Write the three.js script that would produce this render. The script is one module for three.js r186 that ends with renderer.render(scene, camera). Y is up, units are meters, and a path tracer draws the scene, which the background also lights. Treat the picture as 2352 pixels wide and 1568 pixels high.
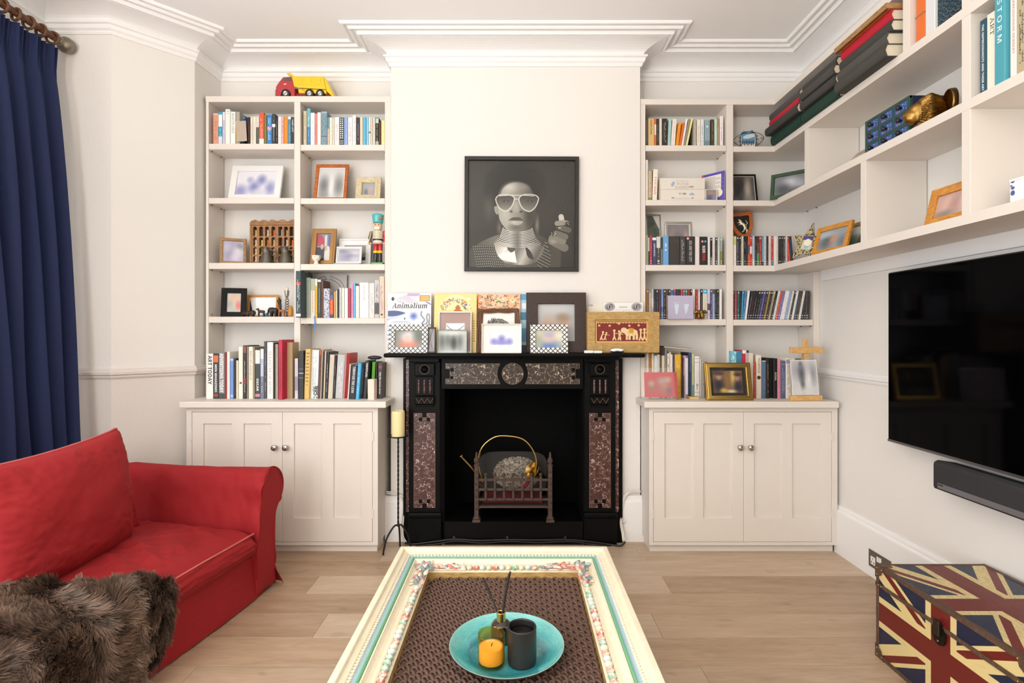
import * as THREE from 'three';
import { RoundedBoxGeometry } from 'three/addons/geometries/RoundedBoxGeometry.js';
import { mergeGeometries, mergeVertices, toCreasedNormals } from 'three/addons/utils/BufferGeometryUtils.js';
import { ImprovedNoise } from 'three/addons/math/ImprovedNoise.js';
import { RectAreaLightUniformsLib } from 'three/addons/lights/RectAreaLightUniformsLib.js';

// ---------- camera, sky, daylight, exposure ----------
const W = 2352, HT = 1568, F = 1220, CX = 1184, CY = 768, EYE = 1.38;   // photo frame, focal length in its pixels, principal point, eye height
const scene = new THREE.Scene();
const camera = new THREE.PerspectiveCamera(2 * Math.atan(784 / F) * 180 / Math.PI, W / HT, 0.05, 60);
camera.position.set(0, EYE, 0);
camera.setViewOffset(W, HT, 1176 - CX, 784 - CY, W, HT);
scene.background = new THREE.Color().setRGB(0.86, 0.93, 1.0);
scene.backgroundIntensity = 3;
RectAreaLightUniformsLib.init();
// soft daylight entering through the tall window beside the curtain and the angled bay window behind the viewpoint
const BAY = [[-2.82, 0.95], [-1.25, 2.6]];                                   // the angled window wall in plan
for (const [x, z, wd, tx, tz, p] of [[-2.8, -0.85, 2.0, 3, -0.85, 10], [(BAY[0][0] + BAY[1][0]) / 2 + .02, (BAY[0][1] + BAY[1][1]) / 2 - .02, 1.7, 0, 0, 21]]) {
  const l = new THREE.RectAreaLight(new THREE.Color().setRGB(0.94, 0.97, 1.0), p, wd, 2.2); l.position.set(x, 1.42, z);
  if (tz === 0) l.lookAt(x + (BAY[1][1] - BAY[0][1]), 1.42, z - (BAY[1][0] - BAY[0][0])); else l.lookAt(tx, 1.42, tz);
  l.name = 'daylight'; scene.add(l);
}
const renderer = new THREE.WebGLRenderer({ antialias: true });
renderer.toneMapping = THREE.LinearToneMapping;
renderer.toneMappingExposure = 0.36;
renderer.shadowMap.enabled = true;

// ---------- helpers ----------
let seed = 7;
const rnd = () => { seed = (seed + 0x6d2b79f5) | 0; let t = Math.imul(seed ^ (seed >>> 15), 1 | seed); t = (t + Math.imul(t ^ (t >>> 7), 61 | t)) ^ t; return ((t ^ (t >>> 14)) >>> 0) / 4294967296; };
const rr = (a, b) => a + (b - a) * rnd();
const N3 = new ImprovedNoise(), noise = (x, y, z) => N3.noise(x, y, z);
const V = (x, y, z) => new THREE.Vector3(x, y, z);
const P = (x, y, D) => V((x - CX) / F * D, EYE + (CY - y) / F * D, -D);     // photo pixel at a known depth
const PX = (x, D) => (x - CX) / F * D, PY = (y, D) => EYE + (CY - y) / F * D;
const used = {};
const numbered = (n) => { const k = used[n] = (used[n] ?? -1) + 1; return k ? n + '_' + String(k).padStart(3, '0') : n; };
const mats = {};
function M(color, rough = 0.6, o = {}) {
  const key = color + '|' + rough + '|' + JSON.stringify(o);
  if (mats[key] && !o.map) return mats[key];
  const phys = o.transmission !== undefined || o.clearcoat !== undefined || o.sheen !== undefined || o.ior !== undefined;
  const m = new (phys ? THREE.MeshPhysicalMaterial : THREE.MeshStandardMaterial)({ color, roughness: rough, ...o });
  mats[key] = m; return m;
}
function mesh(name, geo, mat, parent, pos, rot) {
  const m = new THREE.Mesh(geo, mat); m.name = name; m.castShadow = m.receiveShadow = true;
  if (pos) m.position.copy(Array.isArray(pos) ? V(...pos) : pos);
  if (rot) m.rotation.set(...rot);
  if (parent) parent.add(m);
  return m;
}
function tag(o, label, category, group, kind) { o.userData = { ...o.userData, label, category }; if (group) o.userData.group = group; if (kind) o.userData.kind = kind; return o; }
function thing(name, label, category, pos = [0, 0, 0], turn = 0, group) {
  const g = new THREE.Group(); g.name = numbered(name); scene.add(g); g.position.copy(Array.isArray(pos) ? V(...pos) : pos); g.rotation.y = turn;
  return tag(g, label, category, group);
}
function single(name, geo, mat, label, category, pos, rot, group) { return tag(mesh(numbered(name), geo, mat, scene, pos, rot), label, category, group); }
function struct(name, geo, mat, label, category) { const m = mesh(name, geo, mat, scene); m.userData = { kind: 'structure', label, category }; return m; }
// uv in metres by the way a face points
function tri(g, ox = 0, oy = 0) {
  g = g.index ? g.toNonIndexed() : g; g.computeVertexNormals();
  const p = g.attributes.position, n = g.attributes.normal, uv = new Float32Array(p.count * 2);
  for (let i = 0; i < p.count; i += 3) {
    const a = Math.abs(n.getX(i)), b = Math.abs(n.getY(i)), c = Math.abs(n.getZ(i));
    for (let k = i; k < i + 3; k++) {
      const x = p.getX(k), y = p.getY(k), z = p.getZ(k);
      const [u, v] = a > b && a > c ? [z, y] : b > c ? [x, z] : [x, y];
      uv[2 * k] = u + ox; uv[2 * k + 1] = v + oy;
    }
  }
  g.setAttribute('uv', new THREE.BufferAttribute(uv, 2)); return g;
}
const bx = (x0, x1, y0, y1, z0, z1) => { const g = new THREE.BoxGeometry(Math.abs(x1 - x0), Math.abs(y1 - y0), Math.abs(z1 - z0)); g.translate((x0 + x1) / 2, (y0 + y1) / 2, (z0 + z1) / 2); return g; };
const rb = (x0, x1, y0, y1, z0, z1, r = 0.003, s = 2) => { const w = Math.abs(x1 - x0), h = Math.abs(y1 - y0), d = Math.abs(z1 - z0); const g = new RoundedBoxGeometry(w, h, d, s, Math.min(r, w / 2.01, h / 2.01, d / 2.01)); g.translate((x0 + x1) / 2, (y0 + y1) / 2, (z0 + z1) / 2); return g; };
// box with 1-segment chamfers: cheap (44 triangles)
function cb(x0, x1, y0, y1, z0, z1, c = 0.002) {
  const s = new THREE.Shape(), w = Math.abs(x1 - x0), h = Math.abs(y1 - y0), d = Math.abs(z1 - z0); c = Math.min(c, w * .3, h * .3, d * .3);
  s.moveTo(-w / 2 + c, -h / 2 + c); s.lineTo(w / 2 - c, -h / 2 + c); s.lineTo(w / 2 - c, h / 2 - c); s.lineTo(-w / 2 + c, h / 2 - c); s.closePath();
  const g = new THREE.ExtrudeGeometry(s, { depth: d - 2 * c, bevelEnabled: true, bevelSize: c, bevelThickness: c, bevelSegments: 1 });
  g.translate((x0 + x1) / 2, (y0 + y1) / 2, Math.min(z0, z1) + c); return g;
}
const cyl = (r0, r1, h, s = 20) => { const g = new THREE.CylinderGeometry(r1, r0, h, s); g.translate(0, h / 2, 0); return g; };   // stands on y = 0
const lathe = (pts, s = 28) => new THREE.LatheGeometry(pts.map((p) => new THREE.Vector2(p[0], p[1])), s);
const tube = (pts, r, seg = 40, rs = 8, closed = false) => new THREE.TubeGeometry(new THREE.CatmullRomCurve3(pts.map((p) => Array.isArray(p) ? V(...p) : p), closed, 'catmullrom', 0.5), seg, r, rs, closed);
const sph = (r, x = 0, y = 0, z = 0, s = 14) => { const g = new THREE.SphereGeometry(r, s, Math.ceil(s * .7)); g.translate(x, y, z); return g; };
const join = (l) => mergeGeometries(l.map((g) => { g = g.index ? g.toNonIndexed() : g; for (const k of Object.keys(g.attributes)) if (!['position', 'normal', 'uv'].includes(k)) g.deleteAttribute(k); if (!g.attributes.normal) g.computeVertexNormals(); if (!g.attributes.uv) g.setAttribute('uv', new THREE.BufferAttribute(new Float32Array(g.attributes.position.count * 2), 2)); g.morphAttributes = {}; return g; }));
function shapeOf(pts, holes = []) { const s = new THREE.Shape(pts.map((p) => new THREE.Vector2(p[0], p[1]))); for (const h of holes) s.holes.push(new THREE.Path(h.map((p) => new THREE.Vector2(p[0], p[1])))); return s; }
const ext = (pts, d, b = 0, holes = [], bs = 1) => { const g = new THREE.ExtrudeGeometry(shapeOf(pts, holes), { depth: d - 2 * b, bevelEnabled: b > 0, bevelSize: b, bevelThickness: b, bevelOffset: -b, bevelSegments: bs, curveSegments: 10 }); g.translate(0, 0, b); return g; };
const rect = (x0, x1, y0, y1) => [[x0, y0], [x1, y0], [x1, y1], [x0, y1]];
// surface of (u,v) -> [x,y,z]
function surf(f, nu, nv, closeU = false) {
  const pos = [], uv = [], idx = [];
  for (let j = 0; j <= nv; j++) for (let i = 0; i <= nu; i++) { const q = f(i / nu, j / nv); pos.push(...q.slice(0, 3)); uv.push(i / nu, j / nv); }
  for (let j = 0; j < nv; j++) for (let i = 0; i < nu; i++) { const a = j * (nu + 1) + i, b = a + 1, c = a + nu + 1, d = c + 1; idx.push(a, b, c, b, d, c); }
  const g = new THREE.BufferGeometry(); g.setAttribute('position', new THREE.Float32BufferAttribute(pos, 3)); g.setAttribute('uv', new THREE.Float32BufferAttribute(uv, 2)); g.setIndex(idx); g.computeVertexNormals(); return g;
}
// textures
function tex(w, h, draw, srgb = true, repeat) {
  const c = document.createElement('canvas'); c.width = w; c.height = h; draw(c.getContext('2d'), w, h);
  const t = new THREE.CanvasTexture(c); if (srgb) t.colorSpace = THREE.SRGBColorSpace; t.wrapS = t.wrapT = THREE.RepeatWrapping; if (repeat) t.repeat.set(...repeat); t.anisotropy = 8; return t;
}
function noiseTex(n, f, srgb = true, repeat) {                              // f(u, v) -> [r, g, b] 0..255, wraps when f does
  const d = new Uint8Array(n * n * 4);
  for (let y = 0; y < n; y++) for (let x = 0; x < n; x++) { const c = f(x / n, y / n), i = (y * n + x) * 4; d[i] = c[0]; d[i + 1] = c[1]; d[i + 2] = c[2]; d[i + 3] = 255; }
  const t = new THREE.DataTexture(d, n, n); t.magFilter = THREE.LinearFilter; t.wrapS = t.wrapT = THREE.RepeatWrapping; if (srgb) t.colorSpace = THREE.SRGBColorSpace; if (repeat) t.repeat.set(...repeat); t.needsUpdate = true; return t;
}
const TAU = Math.PI * 2;
const wrapN = (u, v, f, s = 0) => noise(Math.cos(u * TAU) * f + s, Math.sin(u * TAU) * f, Math.cos(v * TAU) * f) * .6 + noise(Math.sin(v * TAU) * f, Math.cos(u * TAU) * f + 5 + s, Math.sin(u * TAU) * f + 9) * .6;

// ---------- shared materials ----------
const plasterBump = noiseTex(256, (u, v) => { const k = 128 + 60 * wrapN(u, v, 9) + 50 * wrapN(u, v, 22, 3); return [k, k, k]; }, false, [1.3, 1.3]);
const wallMat = M('#e8e5e0', 0.85, { bumpMap: plasterBump, bumpScale: 0.0012 });
const wallLow = M('#ddd6cf', 0.8, { bumpMap: plasterBump, bumpScale: 0.0012 });
const ceilMat = M('#f6f5f4', 0.9, { bumpMap: plasterBump, bumpScale: 0.0012 });
const trimMat = M('#f2f1f0', 0.5);
const paintBump = noiseTex(128, (u, v) => { const k = 128 + 70 * wrapN(u, v, 6) + 40 * wrapN(u, v, 16, 2); return [k, k, k]; }, false, [3, 3]);
const shelfMat = M('#e4dcd3', 0.5, { bumpMap: paintBump, bumpScale: 0.0005 });
const blackIron = M('#191818', 0.5, { metalness: 0.3 });
const glassMat = M('#ffffff', 0.03, { transmission: 1, thickness: 0, ior: 1.45 });
function woodTex(base, dark, n = 256, streak = 18, seedv = 0) {
  const a = new THREE.Color(base), b = new THREE.Color(dark), A = [a, b].map((c) => [c.r, c.g, c.b].map((k) => Math.pow(k, 1 / 2.2) * 255));
  return noiseTex(n, (u, v) => { let t = .5 + .9 * wrapN(u * 1, v, 1.5, seedv) + .25 * Math.sin((v * streak + 1.6 * wrapN(u, v, .8, seedv + 4)) * TAU); t += .35 * noise(u * 6 + seedv, v * n * .35, 1); t = Math.max(0, Math.min(1, t)); return [0, 1, 2].map((k) => A[0][k] * (1 - t) + A[1][k] * t); });
}

// ---------- the room ----------
const XL = -2.82, XR = 2.05, DA = 3.77, DB = 3.56, DS = 3.575, BW = 0.835, ZB = 2.6, CEIL = 3.33, DADO = 1.165;
struct('ceiling', bx(XL - .3, XR + .3, CEIL, CEIL + .15, -DA - .45, ZB + .2), ceilMat, 'white plaster ceiling', 'ceiling');
// prism standing along a wall line, its face on the line, its body on the outside
function wallSeg(x0, z0, x1, z1, y0, y1, t = 0.14) {
  const dx = x1 - x0, dz = z1 - z0, L = Math.hypot(dx, dz), nx = -dz / L, nz = dx / L;          // outside is to the left of the walking direction when seen from above with -z ahead
  const g = new THREE.ExtrudeGeometry(shapeOf([[x0, -z0], [x1, -z1], [x1 - nx * t, -(z1 - nz * t)], [x0 - nx * t, -(z0 - nz * t)]]), { depth: y1 - y0, bevelEnabled: false });
  g.rotateX(-Math.PI / 2); g.translate(0, y0, 0); return g;
}
const ring = [BAY[1], BAY[0], [XL, -3.178], [-2.42, -3.178], [-2.108, -3.49], [-2.09, -DA], [-BW, -DA], [-BW, -DB], [BW, -DB], [BW, -DA], [XR, -DA], [XR, ZB]];
{
  const up = [], low = [];
  for (let i = 2; i < 5; i++) { const [a, b] = [ring[i], ring[i + 1]]; up.push(wallSeg(a[0], a[1], b[0], b[1], DADO, CEIL, .12)); low.push(wallSeg(a[0], a[1], b[0], b[1], 0, DADO, .12)); }
  // the curtain wall with two window openings
  const win = [[-1.95, 0.25]], y0 = .24, y1 = 2.62, wl = [];
  wl.push(bx(XL - .3, XL, 0, y0, -3.4, ZB), bx(XL - .3, XL, y1, CEIL, -3.4, ZB), bx(XL - .3, XL, y0, y1, -3.4, win[0][0]), bx(XL - .3, XL, y0, y1, win[0][1], ZB));
  const pier = struct('wall_left', tri(join([...up, ...wl])), wallMat, 'off-white plaster wall beside the blue curtain, with angled pier', 'wall');
  mesh('dado', tri(join(low)), wallLow, pier);
  win.forEach(([a, b], k) => {
    const fr = [], X = XL - .16;
    fr.push(bx(X - .03, X + .03, y0, y0 + .07, a, b), bx(X - .03, X + .03, y1 - .06, y1, a, b), bx(X - .03, X + .03, 1.42, 1.47, a, b), bx(XL - .3, XL + .04, y0 - .04, y0, a - .04, b + .04));
    const n = 3; for (let i = 0; i <= n; i++) { const z = a + (b - a) * i / n; fr.push(bx(X - .03, X + .03, y0, y1, z - .03, z + .03)); }
    const w = struct('window_' + (k + 1), join(fr), trimMat, 'tall white sash window in the curtain wall', 'window');
    for (let i = 0; i < n; i++) for (const [p, q] of [[y0 + .07, 1.42], [1.47, y1 - .06]]) mesh('pane', bx(X - .003, X + .003, p, q, a + (b - a) * i / n + .03, a + (b - a) * (i + 1) / n - .03), glassMat, w);
  });
  {                                                                                             // the angled bay wall, built flat and then turned into place
    const g = new THREE.Group(); const L = Math.hypot(BAY[1][0] - BAY[0][0], BAY[1][1] - BAY[0][1]), a0 = .18, a1 = L - .18, ang = Math.atan2(BAY[1][1] - BAY[0][1], BAY[1][0] - BAY[0][0]);
    const turn = (q) => { q.rotateY(-ang); q.translate(BAY[0][0], 0, BAY[0][1]); return q; };
    struct('wall_bay', tri(turn(join([bx(-.2, L + .2, 0, y0, 0, .3), bx(-.2, L + .2, y1, CEIL, 0, .3), bx(-.2, a0, y0, y1, 0, .3), bx(a1, L + .2, y0, y1, 0, .3)]))), wallMat, 'white angled bay wall behind the viewpoint', 'wall');
    const fr = [bx(a0, a1, y0, y0 + .07, .13, .19), bx(a0, a1, y1 - .06, y1, .13, .19), bx(a0, a1, 1.42, 1.47, .13, .19)]; for (const k of [a0 + .03, (a0 + a1) / 2, a1 - .03]) fr.push(bx(k - .03, k + .03, y0, y1, .13, .19));
    const w = struct('window_2', turn(join(fr)), trimMat, 'tall white sash window in the angled bay wall', 'window');
    for (const [p, q] of [[a0 + .06, (a0 + a1) / 2 - .03], [(a0 + a1) / 2 + .03, a1 - .06]]) for (const [u, v] of [[y0 + .07, 1.42], [1.47, y1 - .06]]) mesh('pane', turn(bx(p, q, u, v, .157, .163)), glassMat, w);
  }
  const bl = -.505, br = .482, bh = 1.07;
  struct('wall_back', tri(join([bx(-2.3, -BW, 0, CEIL, -DA, -DA - .3), bx(BW, XR + .2, 0, CEIL, -DA, -DA - .3), bx(-BW, bl, 0, CEIL, -DB, -DA - .3), bx(br, BW, 0, CEIL, -DB, -DA - .3), bx(bl, br, bh, CEIL, -DB, -DA - .3)])), wallMat, 'off-white chimney breast and alcove wall behind the fireplace', 'wall');
  struct('wall_right', tri(bx(XR, XR + .14, 0, CEIL, -DA - .2, ZB)), wallMat, 'white plaster wall behind the television', 'wall');
  struct('wall_rear', tri(bx(XL - .3, XR + .14, 0, CEIL, ZB, ZB + .14)), M('#c9c6c3', .85), 'plain greige wall facing the fireplace', 'wall');
}
// profile [out, up] swept along a line of wall points (open), mitred
function sweep(path, prof, closed = false) {
  const n = path.length, pos = [], idx = [], m = prof.length;
  const nrm = (a, b) => { const dx = b[0] - a[0], dz = b[1] - a[1], L = Math.hypot(dx, dz); return [-dz / L, dx / L]; };
  for (let i = 0; i < n; i++) {
    const a = i ? nrm(path[i - 1], path[i]) : closed ? nrm(path[n - 1], path[0]) : null, b = i < n - 1 ? nrm(path[i], path[i + 1]) : closed ? nrm(path[i], path[0]) : null;
    const A = a || b, B = b || a, k = 1 + A[0] * B[0] + A[1] * B[1], mx = (A[0] + B[0]) / k, mz = (A[1] + B[1]) / k;
    for (const [o, y] of prof) pos.push(path[i][0] + mx * o, y, path[i][1] + mz * o);
  }
  for (let i = 0; i < (closed ? n : n - 1); i++) for (let j = 0; j < m - 1; j++) { const a = i * m + j, b = ((i + 1) % n) * m + j; idx.push(a, b, a + 1, b, b + 1, a + 1); }
  let g = new THREE.BufferGeometry(); g.setAttribute('position', new THREE.Float32BufferAttribute(pos, 3)); g.setIndex(idx); g = g.toNonIndexed(); g.computeVertexNormals();
  return tri(g);
}
const cove = []; for (let i = 0; i <= 8; i++) { const a = i / 8 * Math.PI / 2; cove.push([.018 + .132 * (1 - Math.cos(a)), 3.237 + .058 * Math.sin(a)]); }
const cornice = [[0, 3.172], [.008, 3.172], [.014, 3.182], [.014, 3.19], [.026, 3.2], [.03, 3.215], [.03, 3.22], [.042, 3.226], [.042, 3.236], ...cove, [.15, 3.3], [.16, 3.3], [.163, 3.294], [.172, 3.292], [.178, 3.3], [.178, 3.312], [.2, 3.314], [.205, 3.306], [.216, 3.304], [.222, 3.31], [.222, 3.32], [.24, 3.322], [.243, 3.315], [.256, 3.314], [.262, 3.32], [.264, CEIL]];
struct('trim_1', sweep(ring, cornice), trimMat, 'white moulded plaster cornice running round the ceiling', 'cornice');
const skirt = [[0, .305], [.008, .303], [.012, .29], [.012, .278], [.02, .272], [.022, .262], [.022, 0]];
struct('baseboard_right', sweep([[XR, -3.38], [XR, ZB]], skirt), trimMat, 'tall white moulded skirting board below the television', 'baseboard');
struct('baseboard_left', sweep(ring.slice(0, 5), skirt), trimMat, 'tall white moulded skirting board behind the sofa', 'baseboard');
struct('baseboard_back', join([sweep([[-.87, -DB], [-.7, -DB]], skirt), sweep([[.7, -DB], [.87, -DB]], skirt)]), trimMat, 'short white skirting pieces either side of the black fireplace', 'baseboard');
const dado = [[0, 1.115], [.006, 1.115], [.012, 1.125], [.012, 1.132], [.022, 1.14], [.024, 1.155], [.016, 1.162], [.016, 1.17], [.008, 1.176], [0, 1.176]];
const greige = M('#e0d8d1', .5);
struct('trim_2', sweep(ring.slice(0, 6), dado), greige, 'greige dado rail on the wall behind the sofa', 'rail');
struct('trim_3', sweep([[XR, -3.6], [XR, ZB]], dado.map(([o, y]) => [o, y - .02])), trimMat, 'white dado rail running behind the television', 'rail');
struct('trim_4', cb(XR - .018, XR, 1.735, 1.806, -3.53, -.6, .002), trimMat, 'flat white batten under the wall shelving above the television', 'batten');
// oak floor, board by board
{
  const mixc = (a, b, t) => [0, 1, 2].map((c) => a[c] + (b[c] - a[c]) * Math.max(0, Math.min(1, t)));
  const plankTex = [0, 1, 2].map((k) => noiseTex(512, (u, v) => { const m = (f, s) => noise(Math.cos(u * TAU) * f + s, v * f * 14, Math.sin(u * TAU) * f + k * 7); let t = .45 + .35 * m(.5, 1) + .3 * m(1.2, 5) + .25 * m(4, 9); const kn = wrapN(u, v, 2.2, k * 9); if (kn > .45) t += (kn - .45) * 2.5; return mixc([[204, 181, 157], [197, 173, 149], [210, 188, 163]][k], [[172, 148, 123], [164, 140, 115], [180, 156, 131]][k], t); }));
  const pm = []; plankTex.forEach((t) => { for (const c of ['#ffffff', '#f2ece6']) { const tt = t.clone(); tt.repeat.set(.6, 1.6); pm.push(new THREE.MeshStandardMaterial({ map: tt, color: c, roughness: .42, bumpMap: tt, bumpScale: .0004 })); } });
  const fl = struct('floor', bx(XL - .2, XR + .1, -.12, -.012, -DA - .4, ZB + .1), M('#3a2c1f', .9), 'oak plank floor with wide grey-brown boards', 'floor');
  const w = .2055;
  for (let r = -9; r < 28; r++) {
    const z1 = -(2.215 + w * 7) + w * (r + 1 + 1) - .0, z0 = z1 - w; if (z0 > ZB) break; if (z1 < -DA - .1) continue;
    let x = XL - rr(.1, 1.6);
    while (x < XR) {
      const L = rr(1.5, 2.1), a = Math.max(x, XL), b = Math.min(x + L, XR);
      if (b - a > .05) { const g = tri(cb(a + .0007, b - .0007, -.012, 0, z0 + .0008, z1 - .0008, .0012), rr(0, 9), rr(0, 9)); mesh('plank', g, pm[Math.floor(rnd() * pm.length)], fl); }
      x += L;
    }
  }
}

// ---------- built-in bookcases, cupboards, wall shelving ----------
const pinMat = M('#6b5a44', .4, { metalness: .8 });
function bookcase(label, cols, rows, top, D1 = DA - .005) {
  const t = thing('bookcase', label, 'bookcase', [0, 0, 0]);
  for (const [name, x0, x1, y0, y1, f = 0] of cols) mesh(name, tri(cb(x0, x1, y0, y1, -D1, -DS + f, .0015)), shelfMat, t);
  for (const [x0, x1, y0, y1, f = .001] of rows) {
    mesh('shelf', tri(cb(x0 + .0015, x1 - .0015, y0, y1, -D1, -DS + f, .002)), shelfMat, t);
    if (y0 < 2.9) for (const D of [DS + .03, DA - .05]) for (const [x, s] of [[x0, 1], [x1, -1]]) mesh('shelf_pin', tube([[x, y0 - .006, -D], [x + s * .012, y0 - .003, -D]], .0025, 3, 5), pinMat, t);
  }
  mesh('top_board', tri(cb(top[0], top[1], top[2], top[3], -D1, -DS + .004, .002)), shelfMat, t);
  return t;
}
const WT = .962;                                     // worktop height
const LS = { t: 2.943, s1: 2.664, s2: 2.299, s3: 1.862, s4: 1.5 };      // shelf tops, bookcase beside the curtain
const RS = { t: 2.925, s1: 2.647, s2: 2.283, s3: 1.845, s4: 1.4805 };   // shelf tops, corner bookcase
bookcase('pale greige built-in alcove bookcase with a toy truck on top', [['side_panel', -2.085, -2.066, WT, 2.985], ['divider', -1.489, -1.448, WT, 2.945, .002], ['side_panel', -.879, -.838, WT, 2.945, .002]],
  [[-2.066, -1.489, LS.s1 - .039, LS.s1], [-2.066, -1.489, LS.s2 - .038, LS.s2], [-2.066, -1.489, LS.s3 - .041, LS.s3], [-2.066, -1.489, LS.s4 - .041, LS.s4],
    [-1.448, -.879, LS.s1 - .046, LS.s1 - .007], [-1.448, -.879, LS.s2 - .041, LS.s2 - .002], [-1.448, -.879, LS.s3 - .049, LS.s3 - .008], [-1.448, -.879, LS.s4 - .048, LS.s4 - .008]], [-2.085, -.838, LS.t, 2.983]);
bookcase('greige built-in alcove bookcase in the corner next to the television wall', [['side_panel', .838, .874, WT, 2.965, .002], ['divider', 1.421, 1.465, WT, 2.926, .002], ['side_panel', 2.007, 2.049, WT, RS.s3 - .041]],
  [[.874, 1.421, RS.s1 + .006 - .039, RS.s1 + .006], [.874, 1.421, RS.s2 + .003 - .038, RS.s2 + .003], [.874, 1.421, RS.s3 + .003 - .04, RS.s3 + .003], [.874, 1.421, RS.s4 + .003 - .042, RS.s4 + .003],
    [1.465, 2.049, RS.s1 - .038, RS.s1, 0], [1.465, 2.049, RS.s2 - .038, RS.s2, 0], [1.465, 2.049, RS.s3 - .04, RS.s3, 0], [1.465, 2.005, RS.s4 - .04, RS.s4]], [.838, 2.049, RS.t, 2.964]);
const XU = 1.74, UE = 1.25;
{
  const t = thing('wall_shelving', 'greige open shelving fixed above the television, joining the corner bookcase', 'shelving', [0, 0, 0]);
  for (const [y0, y1] of [[RS.t, 2.964], [RS.s1 - .038, RS.s1], [RS.s2 - .038, RS.s2], [RS.s3 - .04, RS.s3]]) mesh('shelf', tri(cb(XU, XR - .001, y0, y1, -DS + .0005, -UE, .0015)), shelfMat, t);
  for (const [y0, y1, D0, D1] of [[RS.s1, RS.t, 2.388, 2.348], [RS.s1, RS.t, 2.073, 2.033], [RS.s2, RS.s1 - .038, 3.2, 3.162], [RS.s2, RS.s1 - .038, 2.073, 2.033], [RS.s3, RS.s2 - .038, 2.68, 2.64], [RS.s3, RS.s2 - .038, 2.073, 2.033]])
    mesh('upright', tri(cb(XU + .001, XR - .005, y0, y1, -D0, -D1, .001)), shelfMat, t);
}
const nickel = M('#b9b4ac', .28, { metalness: 1 });
const knobGeo = (() => { const g = lathe([[0, 0], [.011, 0], [.009, .003], [.006, .006], [.006, .012], [.012, .016], [.018, .022], [.019, .028], [.016, .034], [.007, .037], [.006, .0355], [0, .036]], 24); g.rotateX(Math.PI / 2); return g; })();
function cupboard(label, x0, x1, doors, sideX) {
  const D = 3.35, c = thing('cupboard', label, 'cupboard', [0, 0, 0]);
  const ax = PX(x0, D), bX = PX(x1, D), dt = .891, db = .073, h = [];
  for (const d of doors) h.push(rect(PX(d.x0, D) - .0015, PX(d.x1, D) + .0015, db - .0015, dt + .0015));
  const hole = [rect(PX(doors[0].x0, D) - .002, PX(doors[1].x1, D) + .002, db - .002, dt + .002)];
  const face = ext(rect(ax, bX, .051, .921), .022, .001, hole); face.translate(0, 0, -D - .022);
  mesh('face_frame', tri(face), shelfMat, c);
  mesh('body', tri(join([bx(ax, ax + .02, .051, .921, -DA + .01, -D - .022), bx(bX - .02, bX, .051, .921, -DA + .01, -D - .022), bx(ax + .02, bX - .02, .051, .07, -DA + .01, -D - .022)])), shelfMat, c);
  mesh('plinth', tri(cb(ax + .012, bX - .012, 0, .051, -DA + .01, -D - .03, .002)), shelfMat, c);
  doors.forEach((d, k) => {
    const p = d.p.map(([a, b]) => rect(PX(a, D), PX(b, D), PY(1189.5, D), PY(973, D)));
    const g = ext(rect(PX(d.x0, D), PX(d.x1, D), db, dt), .021, .0015, p); g.translate(0, 0, -D - .0215);
    const door = mesh('door', tri(g), shelfMat, c);
    for (const q of p) mesh('panel', tri(bx(q[0][0] - .004, q[1][0] + .004, q[0][1] - .004, q[2][1] + .004, -D - .021, -D - .012)), shelfMat, door);
    mesh('knob', knobGeo, nickel, door, P(d.k, 1026.5, D));
    for (const y of [1002, 1180]) mesh('hinge', cb(-.006, .006, -.028, .028, -.004, .005, .001), greige, door, P(k ? d.x1 + 1.5 : d.x0 - 1.5, y, D));
  });
  return c;
}
cupboard('pale greige two-door cupboard behind the red sofa, with nickel knobs', 428, 868, [{ x0: 441, x1: 648, p: [[467, 532], [559.5, 622.5]], k: 633 }, { x0: 648.6, x1: 855, p: [[675, 738], [766, 829.5]], k: 658.5 }]);
cupboard('pale greige two-door cupboard beside the right fireplace leg, near the trunk', 1491, 1924, [{ x0: 1501, x1: 1707.8, p: [[1527, 1592.8], [1616, 1682]], k: 1698 }, { x0: 1708.4, x1: 1910, p: [[1732.5, 1796], [1820, 1884.6]], k: 1722 }]);
function worktop(label, x0, x1, notch) {
  const pts = notch < 0 ? [[x0, 3.31], [x1, 3.31], [x1, 3.555], [-BW - .002, 3.555], [-BW - .002, DA], [-2.092, DA], [-2.105, 3.5], [x0, 3.46]] : [[x0, 3.31], [x1, 3.31], [x1, DA], [BW + .002, DA], [BW + .002, 3.555], [x0, 3.555]];
  const s = shapeOf(pts.map(([x, d]) => [x, d]));
  const g = new THREE.ExtrudeGeometry(s, { depth: .041 - .012, bevelEnabled: true, bevelSize: .008, bevelThickness: .006, bevelOffset: -.008, bevelSegments: 3 });
  g.rotateX(-Math.PI / 2); g.translate(0, WT - .041 + .006, 0);
  single('worktop', tri(g), shelfMat, label, 'worktop');
}
worktop('greige painted worktop carrying tall art books, on the cupboard behind the sofa', PX(412, 3.31), PX(886, 3.31), -1);
worktop('greige painted worktop carrying the gold frame and small easel', PX(1480, 3.31), PX(1927, 3.31), 1);

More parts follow.
